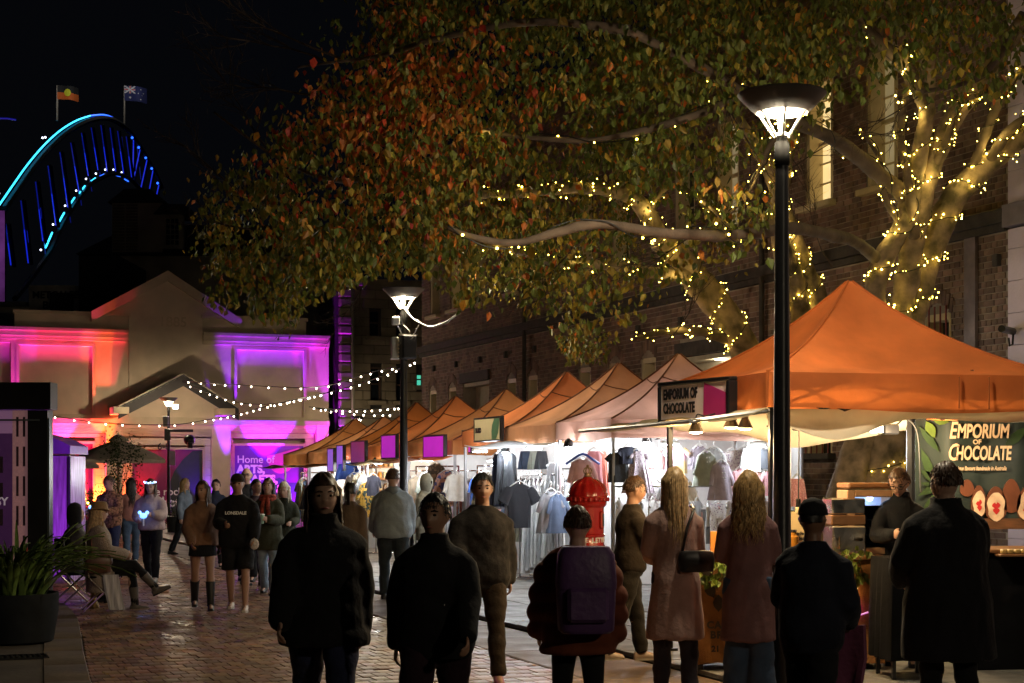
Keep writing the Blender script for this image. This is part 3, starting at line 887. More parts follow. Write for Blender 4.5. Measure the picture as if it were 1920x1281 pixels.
for a, b_ in (((266, 284), (254, 340)), ((279, 303), (268, 354)), ((290, 323), (283, 361)), ((301, 350), (297, 368)), ((254, 266), (253, 325))):
    A, B = bp3(*a), bp3(*b_)
    m = MB(); m.tube([A, B], .3, 5); m.build("hanger", steel_d, br)
    m = MB(); m.tube([A + Vector((0, -3, 0)), B + Vector((0, -3, 0))], .2, 5); m.build("light_strip", bl_mid, br)
    m = MB(); m.ball(A + Vector((0, -5, .4)), .45, 6, 5); m.build("node_lamp", bl_led, br)
for p in ((90, 475), (112, 428), (134, 393), (154, 365), (172, 343), (190, 333), (207, 325.5), (222, 325.5), (237, 330.5), (251, 340), (14, 372), (93, 268), (98, 267)):
    m = MB(); m.ball(bp3(*p) + Vector((0, -7, 0)), .3, 6, 5); m.build("node_lamp", spark, br)
# stone pylon washed in violet, with a strip of far lights
m = MB(); A = at(-60, 395, 400); B = at(9, 900, 400); m.span((A.x, 400, 0), (B.x, 401, A.z)); m.build("pylon", mat("pylon granite", (.3, .22, .3), .9, var=.35, vscale=.25), br)
lamp('POINT', "pylon_floodlight", br, (B.x - 5, 386, A.z - 9), 2200, (.75, .25, 1), .5)
m = MB(); m.tube([at(-20, 222, 420), at(14, 222.5, 420), at(30, 225, 420)], .22, 5); m.build("light_strip", bl_dim, br)
# flags
def flag(name, label, pole, top, w_, h_, Y, painter):
    P0, P1 = at(*pole, Y), at(*top, Y)
    t = thing(name, label, "flag", P0)
    m = MB(); m.tube([(0, 0, 0), P1 - P0], .28, 6); m.build("flagpole", mat("pale flagpole", (.4, .36, .3), .5), t)
    lamp('POINT', "mast_floodlight", t, P1 - P0 + Vector((3, -9, -2)), 700, (1, .96, .9), .4)
    painter(t, P1 - P0, w_ / F * Y, h_ / F * Y)
def cloth_patch(t, o, W_, H_, a0, a1, b0, b1, mt, nm, dy=0.0, n=10, disc=None, poly=None):
    m = MB()
    def P(a, b_): return Vector((o.x + a * W_, o.y - .3 - dy + math.sin(a * 7) * .5, o.z - b_ * H_ - a * a * H_ * .22))
    if disc:
        cx_, cy_, r0 = disc
        pts = [P(cx_ + r0 * math.cos(x) * H_ / W_, cy_ + r0 * math.sin(x)) for x in np.linspace(0, 2 * math.pi, 20)[:-1]]
        m.add(pts, [tuple(range(len(pts)))])
    elif poly:
        pts = [P(a, b_) for a, b_ in poly]; m.add(pts, [tuple(range(len(pts)))])
    else:
        rings = [[P(a0 + (a1 - a0) * i / n, b0), P(a0 + (a1 - a0) * i / n, b1), P(a0 + (a1 - a0) * i / n, b1) + Vector((0, .06, 0)), P(a0 + (a1 - a0) * i / n, b0) + Vector((0, .06, 0))] for i in range(n + 1)]
        m.loft(rings)
    return m.build(nm, mt, t)
def fl(name, c, e=.25): return mat(name, c, .8, var=.05)
def paint_a(t, o, W_, H_):
    cloth_patch(t, o, W_, H_, 0, 1, .0, .5, fl("flag black", (.006, .006, .006), 0), "upper_half")
    cloth_patch(t, o, W_, H_, 0, 1, .5, 1, fl("flag red orange", (.5, .1, .01), .35), "lower_half")
    cloth_patch(t, o, W_, H_, 0, 0, 0, 0, fl("flag yellow", (.5, .5, .02), .6), "disc", .1, disc=(.5, .5, .27))
flag("flag", "black and red flag with a yellow disc above the bridge arch", (107, 226), (107.5, 160), 40, 26, 470, paint_a)
def paint_b(t, o, W_, H_):
    cloth_patch(t, o, W_, H_, 0, 1, 0, 1, fl("flag blue", (.01, .015, .09), .35), "field")
    wh, rd = fl("flag white", (.5, .5, .55), .4), fl("flag crimson", (.45, .02, .03), .4)
    for poly in ([(0, 0), (.06, 0), (.5, .44), (.5, .5), (.44, .5), (0, .06)], [(.44, 0), (.5, 0), (.5, .06), (.06, .5), (0, .5), (0, .44)]): cloth_patch(t, o, W_, H_, 0, 0, 0, 0, wh, "saltire", .1, poly=poly)
    cloth_patch(t, o, W_, H_, 0, .5, .18, .32, wh, "cross", .14, 6); cloth_patch(t, o, W_, H_, .2, .3, 0, .5, wh, "cross", .15, 3)
    cloth_patch(t, o, W_, H_, 0, .5, .215, .285, rd, "cross", .24, 6); cloth_patch(t, o, W_, H_, .225, .275, 0, .5, rd, "cross", .25, 3)
    for cx_, cy_, r_ in ((.25, .76, .09), (.75, .18, .05), (.75, .84, .06), (.64, .46, .05), (.86, .4, .05), (.8, .56, .03)): cloth_patch(t, o, W_, H_, 0, 0, 0, 0, wh, "star", .1, poly=[(cx_ + (r_ if k % 2 == 0 else r_ * .5) * math.cos(k * math.pi / 7 + .2) * H_ / W_, cy_ + (r_ if k % 2 == 0 else r_ * .5) * math.sin(k * math.pi / 7 + .2)) for k in range(14)])
flag("flag", "blue flag with crosses and white stars at the crown of the bridge", (233, 238), (233.5, 161), 42, 28, 565, paint_b)
# ================================================================== STREET LAMPS
lamp_glow = glow("lamp diffuser", (1, .82, .52), 9)
rib_white = mat("lit white enamel rib", (.7, .66, .55), .4, var=.05)
def street_lamp(p, sc_, watts, label, zrot=0.0):
    t = thing("street_lamp", label, "street lamp", p, zrot, "black street lamps with wide dish tops")
    t.scale = (sc_, sc_, sc_)
    m = MB(); m.lathe([(.14, .0), (.14, .05), (.1, .09), (.095, .5), (.1, .52), (.1, .56), (.075, .6), (.05, 4.12), (.05, 4.16)], 24); m.build("pole", black_metal, t, smooth=40)
    m = MB(); m.lathe([(.054, 4.13), (.058, 4.16), (.058, 4.3), (.04, 4.33), (.04, 4.36)], 20); m.build("collar", mat("dark collar", (.012, .012, .012), .7, spec=.1), t, smooth=40)
    for k in range(6):
        a = k * math.pi / 3 + .3
        d = Vector((math.cos(a), math.sin(a), 0))
        m = MB(); m.tube([d * .06 + Vector((0, 0, 4.35)), d * .185 + Vector((0, 0, 4.535))], .011, 6); m.build("rib", rib_white, t)
    m = MB(); m.lathe([(.045, 4.36), (.06, 4.372), (.014, 4.39), (.014, 4.515), (.17, 4.528), (.17, 4.535), (.02, 4.535)], 20); m.build("diffuser", lamp_glow, t, smooth=50)
    m = MB(); m.lathe([(.16, 4.54), (.19, 4.53), (.205, 4.535), (.33, 4.66), (.338, 4.672), (.33, 4.684), (.3, 4.688), (.02, 4.70)], 32); m.build("dish", mat("dark grey enamel", (.07, .065, .06), .5), t, smooth=40)
    lamp('POINT', "street_lamp_light", t, (0, 0, 4.47), watts, (1, .83, .57), .09)
    return t
WL = 1.0
street_lamp(at(1466, HZ, 12.0).xy.to_3d(), .97, 430, "tall black street lamp in front of the orange chocolate stall", .2)
LP2 = at(757, HZ, 26.0).xy.to_3d()
street_lamp(LP2, 1.0, 420, "black street lamp carrying a loudspeaker and white box beside the stall row", .5)
LP3 = at(316, HZ, 55.0).xy.to_3d()
street_lamp(LP3, .91, 260, "black street lamp with a notice and moving light before the door marked 6", .1)
street_lamp(at(671, HZ, 57.0).xy.to_3d(), .79, 200, "small black street lamp rising behind the farthest tent", .4)
street_lamp(U(-.8, 6.1), 1.0, 350, "added unseen street lamp on the kerb behind the viewer", .8)  # added out of view, spaced like the row, to light leaves and canopies frontally

# fittings on the second lamp
def fit(name, label, cat, p, rz, parts):
    t = thing(name, label, cat, p, rz)
    for nm, mb, mt in parts: mb.build(nm, mt, t, smooth=35)
    return t
m = MB(); m.box((0, 0, 0), (.24, .22, .38), 0, .02); g_ = MB(); g_.box((0, -.113, 0), (.2, .012, .33), 0, .004); br_ = MB(); br_.box((0, 0, .2), (.3, .05, .02))
fit("loudspeaker", "black loudspeaker box strapped to the lamp post above the orange tents", "loudspeaker", at(765, 651, 25.85), .35, [("cabinet", m, mat("black cabinet", (.012, .012, .013), .55)), ("grille", g_, mat("speaker grille", (.02, .02, .02), .8, bump=.5, bscale=200)), ("bracket", br_, grey_metal)])
m = MB(); m.box((0, 0, 0), (.13, .1, .14), 0, .02); b_ = MB(); b_.tube([(.03, 0, -.07), (.1, .05, -.2)], .012, 6)
fit("junction_box", "small white box just under the lamp head with the swooping cable", "junction box", at(742, 602, 25.9), .2, [("case", m, white_plastic), ("arm", b_, grey_metal)])
m = MB(); m.box((0, 0, 0), (.11, .12, .34), 0, .012); b_ = MB(); b_.box((0, 0, -.18), (.13, .13, .025)); k_ = MB()
for i in range(5): k_.box((.05, -.062, .1 - i * .06), (.03, .01, .022))
fit("control_box", "narrow grey control box hanging beside the loudspeaker on the lamp post", "control box", at(740, 652, 25.9), .2, [("case", m, mat("galvanised box", (.4, .38, .3), .5)), ("base", b_, white_plastic), ("plug", k_, cream_paint)])
m = MB(); pts = catmull([at(758, 577, 25.95), at(775, 598, 25.5), at(800, 611, 25), at(815, 612, 24.6), at(838, 603, 24.2), at(862, 586, 23.8)], 6); m.tube(pts, .013, 6); pts2 = [Vector(p) + Vector((.01, 0, .02 * math.sin(i))) for i, p in enumerate(pts)]
c2 = MB(); c2.tube(pts2, .008, 5); c3 = MB(); c3.tube(catmull([at(757, 610, 25.9), at(768, 622, 25.8), at(767, 634, 25.8), at(772, 634, 25.7), at(786, 608, 25.4)], 6), .008, 5)
o = thing("overhead_cable", "pale cable looping from the lamp head towards the tree", "cable", (0, 0, 0)); m.build("main_cable", pale_cable, o, smooth=True); c2.build("tie_cable", pale_cable, o, smooth=True); c3.build("drop_cable", pale_cable, o, smooth=True)
# fittings on the third lamp
m = MB(); m.box((0, 0, 0), (.2, .2, .4), 0, .02); a_ = MB(); a_.box((.45, -.1, .13), (.8, .08, .09), 0, .01); h_ = MB(); h_.ball((.72, -.12, -.18), .19, 10, 7); h_.box((.74, -.3, -.36), (.16, .16, .2), .3, .02)
fit("moving_light", "black moving head light on an arm of the lamp post before the hall", "stage light", at(314, 815, 54.8), .2, [("base", m, black_metal), ("arm", a_, black_metal), ("head", h_, black_metal)])
m = MB(); m.box((0, 0, 0), (.2, .16, .17), 0, .02); l_ = MB(); l_.box((.0, -.09, 0), (.18, .012, .15))
fit("work_light", "bright white work light bolted beside the lamp head before the hall", "flood lamp", at(330, 763, 54.8), 0, [("case", m, grey_metal), ("lens", l_, glow("work light", (1, .9, .7), 7, False))])
m = MB(); m.box((0, 0, 0), (.2, .1, .5), 0, .01); fit("notice_board", "pale notice card tied to the lamp post below the moving light", "notice", at(323, 859, 54.85), .1, [("card", m, mat("pale card", (.55, .45, .55), .7))])
m = MB(); m.box((0, 0, 0), (.16, .14, .36), 0, .01); fit("meter_box", "grey meter box on the lamp post below its bright head", "box", at(311, 790, 54.85), 0, [("case", m, mat("pale grey box", (.4, .38, .35), .5))])

# ================================================================== GARMENTS
GM = {}
def gmat(key, c, pat=None, c2=None, sc_=30):
    if key in GM: return GM[key]
    m = mat("fabric " + key, c, .85, var=.1, vscale=12, bump=.35, bscale=16, trans=.12, sheen=.1)
    if pat:
        nt = m.node_tree; N, L = nt.nodes, nt.links
        tc = N.new("ShaderNodeTexCoord"); vo = N.new("ShaderNodeTexVoronoi" if pat == 'spots' else "ShaderNodeTexNoise"); vo.inputs["Scale"].default_value = sc_
        L.new(tc.outputs["Object"], vo.inputs["Vector"])
        mr = N.new("ShaderNodeMapRange"); mr.inputs["From Min"].default_value = .28 if pat == 'spots' else .5; mr.inputs["From Max"].default_value = .34 if pat == 'spots' else .56
        L.new(vo.outputs[0], mr.inputs["Value"])
        mx = N.new("ShaderNodeMix"); mx.data_type = 'RGBA'; mx.inputs[6].default_value = (*c2, 1); mx.inputs[7].default_value = (*c, 1)
        L.new(mr.outputs[0], mx.inputs[0])
        for nd in N:
            if nd.type in ('BSDF_PRINCIPLED', 'BSDF_TRANSLUCENT'):
                L.new(mx.outputs[2], nd.inputs[0])
    GM[key] = m
    return m
hanger_mat = mat("white hanger", (.7, .7, .68), .4)
def garment_mesh(kind, W, H, seed=0):
    """hangs from z=0 down, x across, y thickness"""
    rn = random.Random(seed)
    m = MB()
    n = 28
    ph = rn.random() * 6
    def ring(z, hw, hd, f, k=7):
        r = []
        for j in range(n):
            a = 2 * math.pi * j / n
            w_ = 1 + f * math.sin(k * a + ph + z * 2)
            r.append(((hw * math.copysign(abs(math.cos(a)) ** .7, math.cos(a))) * (1 + .3 * f * math.sin(3 * a)), hd * math.sin(a) * w_ * 1.15, z))
        return r
    prof = {'tee': [(0, .18, .03), (-.03, .42, .045), (-.12, .46, .06), (-.5, .45, .07), (-1, .48, .075)],
            'shirt': [(0, .16, .03), (-.03, .4, .045), (-.1, .44, .06), (-.5, .43, .07), (-1, .46, .08)],
            'coat': [(0, .15, .04), (-.03, .36, .055), (-.1, .4, .07), (-.5, .45, .09), (-1, .58, .11)],
            'dress': [(0, .2, .03), (-.03, .32, .045), (-.2, .33, .06), (-.36, .34, .07), (-.6, .46, .1), (-1, .6, .13)],
            'gown': [(0, .2, .03), (-.03, .3, .05), (-.2, .3, .06), (-.5, .33, .08), (-1, .42, .11)],
            'trousers': [(0, .44, .04), (-.08, .46, .05), (-.3, .5, .06), (-.34, .5, .05)],
            'kimono': [(0, .16, .03), (-.03, .46, .05), (-.2, .5, .06), (-.6, .42, .07), (-1, .4, .08)],
            'skirt': [(0, .34, .04), (-.1, .38, .06), (-.6, .48, .1), (-1, .52, .12)]}[kind]
    d = .5 * min(W, .6)
    rings = []
    zs = np.linspace(0, 1, 12)
    pz = [-p[0] for p in prof]
    lo = pz[-1]
    for q in zs:
        zz = q * lo
        hw = np.interp(zz, pz, [p[1] for p in prof]); hd = np.interp(zz, pz, [p[2] for p in prof])
        f = .12 + .35 * zz * (1.5 if kind in ('dress', 'gown', 'skirt') else .6)
        rings.append(ring(-zz * H, hw * W, hd * W * 1.2, f, 9 if kind in ('gown', 'dress', 'skirt') else 6))
    m.loft(rings)
    if kind in ('tee', 'shirt', 'coat', 'kimono', 'dress'):
        for s in (-1, 1):
            L_ = {'tee': .3, 'shirt': .75, 'coat': .7, 'kimono': .55, 'dress': .22}[kind] * W
            r0 = {'tee': .14, 'shirt': .11, 'coat': .13, 'kimono': .2, 'dress': .12}[kind] * W
            a = {'tee': .75, 'shirt': .28, 'coat': .33, 'kimono': .5, 'dress': .8}[kind]
            x0 = prof[1][1] * W - r0 * .45
            pts = [(s * (x0 - .05 * W), 0, -.05 * W - r0 * .5)]
            for t_ in (.35, .7, 1.0): pts.append((s * (x0 + math.sin(a) * L_ * t_), .015 * math.sin(t_ * 5 + seed) - .01, -.06 * W - r0 * .5 - math.cos(a) * L_ * t_))
            rings = []
            for i, p in enumerate(pts):
                rr = r0 * (1 - .14 * i / 3) if kind != 'kimono' else r0 * (1 + .25 * i / 3)
                ca, sa = math.cos(a), math.sin(a)
                rings.append([(p[0] + s * ca * rr * math.cos(b_) * .9, p[1] + rr * .42 * math.sin(b_) * (1 + .2 * math.sin(3 * b_ + i)), p[2] + sa * rr * math.cos(b_)) for b_ in np.linspace(0, 2 * math.pi, 13)[:-1]])
            m.loft(rings)
    if kind == 'trousers':
        for s in (-1, 1):
            rings = []
            for q in np.linspace(0, 1, 8):
                rings.append([(s * .25 * W + .24 * W * (1 - .1 * q) * math.cos(a), .05 * W * math.sin(a) * (1 + .3 * math.sin(4 * a + q * 3)) * 1.3, -.3 * H - q * .7 * H) for a in np.linspace(0, 2 * math.pi, 15)[:-1]])
            m.loft(rings)
    if kind in ('coat', 'shirt'):
        c = MB()
        for s in (-1, 1):
            m.prism([(s * .02 * W, -.16 * W), (s * .16 * W, -.1 * W), (s * .17 * W, .02 * W), (s * .08 * W, .05 * W)], lambda a, b_, dd: (a, dd, b_), -.085 * W, -.06 * W)
    return m
GCACHE = {}
def garment(kind, p, W, H, key, label, rz=0.0, group=None, seed=None, cat=None, hang=True, buttons=0):
    s = seed if seed is not None else rs.randint(0, 9)
    W = W * .76
    ck = (kind, round(W, 2), round(H, 2), s, key)
    if ck not in GCACHE: GCACHE[ck] = garment_mesh(kind, W, H, s).mesh(kind, GM[key], 50)
    t = thing({'tee': 'tee_shirt', 'coat': 'coat', 'shirt': 'shirt', 'dress': 'dress', 'gown': 'long_dress', 'trousers': 'trousers', 'kimono': 'kimono_jacket', 'skirt': 'skirt'}[kind],
              label, cat or {'tee': 't-shirt', 'coat': 'coat', 'shirt': 'shirt', 'dress': 'dress', 'gown': 'dress', 'trousers': 'trousers', 'kimono': 'jacket', 'skirt': 'skirt'}[kind], p, rz, group)
    inst("fabric", GCACHE[ck], t)
    if hang:
        hk = ("hanger", round(W, 2))
        if hk not in GCACHE:
            h = MB()
            h.tube([(-.36 * W, 0, -.035), (-.1 * W, 0, .035), (0, 0, .05), (.1 * W, 0, .035), (.36 * W, 0, -.035)], .009, 6)
            h.tube([(0, 0, .05), (0, 0, .09), (.02, 0, .12), (0, 0, .145), (-.022, 0, .125)], .0045, 5)
            GCACHE[hk] = h.mesh("hanger", hanger_mat, True)
        inst("hanger", GCACHE[hk], t)
    for i in range(buttons):
        b_ = MB()
        for sx in (-1, 1): b_.ball((sx * .055 * W, -.105 * W - .012 * i, -.14 * H - i * .13 * H), .012, 6, 5, 1, .5, 1)
        b_.build("button", white_plastic, t)
    return t
gmat("white", (.72, .72, .72)); gmat("pale grey", (.45, .46, .48)); gmat("charcoal", (.03, .033, .04)); gmat("black", (.012, .013, .018))
gmat("blush", (.62, .36, .34)); gmat("coral", (.6, .2, .14)); gmat("pink", (.66, .34, .38)); gmat("lilac", (.42, .36, .44)); gmat("sage", (.33, .36, .3))
gmat("grey", (.24, .25, .27)); gmat("denim", (.08, .12, .2)); gmat("cream", (.66, .56, .4)); gmat("mustard", (.5, .3, .06)); gmat("blue", (.05, .12, .42)); gmat("navy", (.015, .02, .05))
gmat("floral", (.5, .42, .48), 'spots', (.14, .09, .13), 42); gmat("leaf print", (.03, .05, .04), 'noise', (.6, .35, .05), 16); gmat("camouflage", (.3, .24, .15), 'noise', (.1, .09, .06), 14)
gmat("bright print", (.1, .12, .3), 'noise', (.7, .4, .3), 14); gmat("sunset print", (.5, .3, .4), 'noise', (.6, .42, .2), 3); gmat("sequin pink", (.55, .25, .28), 'spots', (.85, .6, .6), 90); gmat("blossom", (.7, .68, .7), 'spots', (.3, .2, .32), 35)

# ================================================================== STALLS
def canopy_mesh(hx, hy, zt, zp, val, seed, sag=.1):
    rn = random.Random(seed); m = MB(); n = 10
    per = [(-1 + 2 * i / n, -1) for i in range(n)] + [(1, -1 + 2 * i / n) for i in range(n)] + [(1 - 2 * i / n, 1) for i in range(n)] + [(-1, 1 - 2 * i / n) for i in range(n)]
    N = len(per)
    rings = []
    # valance, waving a little, doubled under itself
    ph = rn.random() * 6
    for q in (1, .5, 0):
        rings.append([(x * (hx + .015 * math.sin(j * 1.3 + ph) * q + .012), y * (hy + .015 * math.cos(j * 1.1 + ph) * q + .012), zt - val * q + (.02 * math.sin(j * .63 + ph) if q == 1 else 0)) for j, (x, y) in enumerate(per)])
    for t in np.linspace(0, 1, 13)[1:]:
        s = 1 - t * .985
        z = zt + (zp - zt) * (.62 * t + .38 * t ** 2.6)
        ring = []
        for j, (x, y) in enumerate(per):
            k = j % n / n
            sg = math.sin(math.pi * k) * 4 * t * (1 - t)
            b_ = (.014 * math.sin(j * 2.1 + t * 9 + ph) + .016 * math.sin(j * .9 - t * 17 + ph)) * (1 - t) * (math.sin(math.pi * k) + .15)
            ring.append((x * hx * s, y * hy * s, z - sag * sg + b_))
        rings.append(ring)
    m.loft(rings, cap=False)
    c = len(m.v) - N
    m.f.append(tuple(range(c, c + N))); m.m.append(0)
    return m, rings
def canopy_mat(name, c):
    return mat(name, c, .8, var=.24, vscale=1.5, bump=.7, bscale=3.6, trans=.3, detail=8)
led_white = glow("stall led", (.85, .93, 1), 25, False)
def stall(u0, u1, v0, v1, zt, zp, cm, label, cool=60, lights=((0, 0),), sheets=True, val=.27, seed=0, col=(.9, .95, 1)):
    cu, cv = (u0 + u1) / 2, (v0 + v1) / 2; hx, hy = (v1 - v0) / 2, (u1 - u0) / 2
    t = thing("market_stall", label, "market stall", U(cu, cv, .05), ROT, "peaked orange market stalls")
    m, rings = canopy_mesh(hx, hy, zt, zp, val, seed)
    can = m.build("canopy", cm, t, smooth=45)
    pm = mat("seam tape", (.16, .06, .025), .8)
    for k in range(4):
        p_ = MB(); pts = [Vector(rings[i][k * 10]) * 1.0 + Vector((0, 0, .008)) for i in range(2, len(rings))]; p_.tube(pts, .013, 5); p_.build("ridge_seam", pm, can)
    p_ = MB(); pts = [Vector(q) + Vector((0, 0, .006)) for q in rings[-4]]; p_.tube(pts + [pts[0]], .009, 5); p_.build("cap_seam", pm, can)
    for sx in (-1, 1):
        for sy in (-1, 1):
            l_ = MB(); l_.box((sx * (hx - .03), sy * (hy - .03), zt / 2), (.045, .045, zt), 0, .005); l_.box((sx * (hx - .03), sy * (hy - .03), .01), (.1, .1, .02)); l_.build("leg", grey_metal, t)
    # scissor trusses under the eaves
    for sx in (-1, 1):
        b_ = MB()
        k = 4
        for i in range(k):
            y0, y1 = -hy + .05 + (2 * hy - .1) * i / k, -hy + .05 + (2 * hy - .1) * (i + 1) / k
            b_.tube([(sx * (hx - .04), y0, zt - .05), (sx * (hx - .04), y1, zt - .25)], .011, 5); b_.tube([(sx * (hx - .055), y0, zt - .25), (sx * (hx - .055), y1, zt - .05)], .011, 5)
        b_.build("truss", black_metal, t)
    for sy in (-1, 1):
        b_ = MB(); k = 4
        for i in range(k):
            y0, y1 = -hx + .05 + (2 * hx - .1) * i / k, -hx + .05 + (2 * hx - .1) * (i + 1) / k
            b_.tube([(y0, sy * (hy - .04), zt - .05), (y1, sy * (hy - .04), zt - .25)], .011, 5); b_.tube([(y0, sy * (hy - .055), zt - .25), (y1, sy * (hy - .055), zt - .05)], .011, 5)
        b_.build("truss", black_metal, t)
    if sheets:
        s_ = MB()
        pts = [(hx - .06, -hy + .06 + (2 * hy - .12) * i / 16) for i in range(17)]
        s_.loft([[(x + .015 * math.sin(i * 1.7), y, .02), (x + .015 * math.sin(i * 1.7 + .4), y, zt - .05), (x + .02 + .015 * math.sin(i * 1.7 + .4), y, zt - .05), (x + .02 + .015 * math.sin(i * 1.7), y, .02)] for i, (x, y) in enumerate(pts)])
        s_.build("back_sheet", white_cloth, t, smooth=60)
        s_ = MB()
        pts = [(-hx * .6 + (1.6 * hx - .1) * i / 16, hy - .07) for i in range(17)]
        s_.loft([[(x, y + .015 * math.sin(i * 1.9), .02), (x, y + .015 * math.sin(i * 1.9 + .5), zt - .05), (x, y + .02 + .015 * math.sin(i * 1.9 + .5), zt - .05), (x, y + .02 + .015 * math.sin(i * 1.9), .02)] for i, (x, y) in enumerate(pts)])
        s_.build("side_sheet", white_cloth, t, smooth=60)
    for x, y in lights:
        f_ = MB(); f_.box((x * hx, y * hy, zt - .32), (.26, .09, .05), 0, .01); fo = f_.build("light_fitting", white_plastic, t)
        f_ = MB(); f_.box((x * hx, y * hy, zt - .352), (.22, .07, .012)); f_.build("tube", led_white, fo)
        lamp('POINT', "stall_light", t, (x * hx, y * hy, zt - .45), cool, col, .12)
    return t
cm = [canopy_mat("faded salmon canvas", (.58, .32, .24)), canopy_mat("tan orange canvas", (.52, .24, .11)), canopy_mat("bright orange canvas", (.6, .19, .06)), canopy_mat("amber canvas", (.56, .22, .07)),
      canopy_mat("orange canvas", (.6, .2, .06)), canopy_mat("deep amber canvas", (.5, .18, .045))]
stall(20.2, 22.15, 9.1, 12.1, 2.42, 3.40, cm[0], "faded salmon pink market stall hung with childrens clothes beside the letter box", 27, ((-.45, -1.1), (.45, -1.1), (-.3, .2), (-1.02, .2)), seed=1)
stall(22.2, 24.3, 9.1, 12.1, 2.40, 3.40, cm[1], "tan orange stall with black kimono and blue hanger displayed at its front", 29, ((-.1, .2), (-1.04, -.3)), seed=2)
stall(24.35, 26.4, 9.1, 12.1, 2.38, 3.38, cm[2], "bright orange stall behind the BUKO sign with black dresses", 29, ((-.1, .2), (-1.04, 0)), seed=3)
stall(26.9, 29.7, 9.1, 12.1, 2.25, 3.22, cm[3], "amber orange stall with blank magenta sign and pale camouflage jackets", 29, ((-.1, .2), (-1.04, 0)), seed=4)
stall(29.8, 32.6, 9.1, 12.1, 2.22, 3.22, cm[4], "orange stall with seamed cap behind the grey hoodie man", 29, ((-.1, .2), (-1.04, 0)), seed=5, col=(1, .88, .66))
stall(32.8, 34.9, 9.1, 12.1, 2.22, 3.20, cm[5], "deep amber stall partly hidden by the second lamp post with shelves of jars", 29, ((-.1, .2), (-1.04, 0)), seed=6, col=(1, .85, .6))
stall(35.2, 37.6, 9.1, 12.1, 2.15, 2.98, cm[3], "small amber stall hung with white and blue clothes near the hall", 65, ((-.3, 0),), seed=7)
stall(37.7, 40.2, 9.1, 12.1, 2.12, 3.0, cm[5], "last amber stall of the row beside the cream hall corner", 65, ((-.3, 0),), seed=8)

# front awnings, signs
def awning(u0, u1, v0, z0, out, drop, mt, label):
    m = MB(); n = 14
    rings = []
    for i in range(n + 1):
        u = u0 + (u1 - u0) * i / n
        sg = .03 * math.sin(math.pi * i / n * 2)
        a = [U(u, v0 - out * q, z0 - drop * q - .05 * math.sin(math.pi * q) + sg * q) for q in (0, .33, .66, 1)]
        rings.append(a + [p + Vector((0, 0, .012)) for p in a[::-1]])
    m.loft(rings)
    solo("awning", m, mt, label, "awning", smooth=50)
awning(22.0, 24.6, 9.05, 2.17, .55, -.0, white_cloth, "white canvas flap under the BUKO sign")
awning(26.8, 29.8, 9.05, 2.02, .6, .06, cm[2], "orange canvas flap sticking out in front of the magenta sign")
awning(29.9, 32.6, 9.05, 1.99, .4, .08, cream_cloth, "cream canvas flap below the second magenta sign from the lamp post")
awning(34.0, 37.2, 9.05, 1.93, .5, .04, cm[3], "amber canvas flap above the white and blue clothes")
awning(37.6, 40.4, 9.05, 1.9, .6, .02, cream_cloth, "cream canvas flap at the far end of the row")
sign_frame = black_metal
mag_lit_sign = mat("magenta lit sign face", (.5, .02, .5), .35, var=.25, vscale=1.5, emit=(.8, .03, .9), es=.28)  # projector light on the board put into the face as magenta glow
pink_lit_sign = mat("dusty pink lit sign face", (.5, .12, .3), .35, var=.25, vscale=1.5, emit=(.7, .08, .4), es=.12)  # pink light on this board put in as a faint glow
vio_lit_sign = mat("violet lit sign face", (.3, .15, .7), .35, var=.2, emit=(.35, .15, .9), es=.4)  # violet light on this board put in as glow
cream_sign = mat("cream sign face", (.62, .54, .34), .45, var=.05)
def sign(px0, px1, v, zc, h, face, label, angle=0.0, extra=None):
    Y0, Y1 = row_y(px0, v), row_y(px1, v)
    p0, p1 = at(px0, HZ, Y0), at(px1, HZ, Y1)
    c = (p0 + p1) / 2; L_ = (p1 - p0).xy.length
    t = thing("stall_sign", label, "sign", (c.x, c.y, zc), ROT + R(-90) + angle)
    m = MB()
    for z_ in (-1, 1): m.box((0, 0, z_ * (h / 2 + .015)), (L_ + .08, .07, .03), 0, .005)
    for x_ in (-1, 1): m.box((x_ * (L_ / 2 + .02), 0, 0), (.04, .07, h), 0, .005)
    m.build("frame", sign_frame, t)
    m = MB(); m.box((0, -.005, 0), (L_, .05, h)); m.build("face", face, t)
    if extra: extra(t, L_, h)
    return t
def buko(t, L_, h):
    m = MB(); pts = [(L_ * .2, -h * .48), (L_ * .36, -h * .48), (L_ * .44, -h * .2), (L_ * .48, h * .2), (L_ * .485, h * .49), (L_ * .3, h * .49), (L_ * .22, h * .2), (L_ * .19, -h * .1)]
    m.prism(pts, lambda a, b_, d: (a, d, b_), -.034, -.0305); m.build("green_shape", mat("bottle green print", (.07, .17, .1), .5), t)
    lettering("BUKO", h * .3, dark_print, t, (-L_ * .46, -.033, -.01 - h * .1), (R(90), 0, 0), .008)
sign(893, 940, 9.0, 2.44, .34, cream_sign, "cream sign reading BUKO with a bottle green curve", 0, buko)
sign(797, 834, 9.0, 2.2, .36, mag_lit_sign, "bright magenta lit sign face just past the BUKO sign")
sign(718, 744, 9.0, 2.24, .42, mag_lit_sign, "bright magenta lit sign face on the lamp post side of its orange valance")
sign(661, 686, 9.0, 2.16, .42, pink_lit_sign, "dull dusty pink lit sign face near the far end of the row")
sign(870, 885, 9.4, 2.28, .36, mag_lit_sign, "half hidden magenta sign peeping from behind the BUKO sign")
sign(634, 645, 8.9, 2.05, .5, vio_lit_sign, "bright violet lit sign face nearest the far end of the tents")
sign(617, 627, 8.6, 2.0, .45, vio_lit_sign, "small violet sign with a white streak at the hall corner")

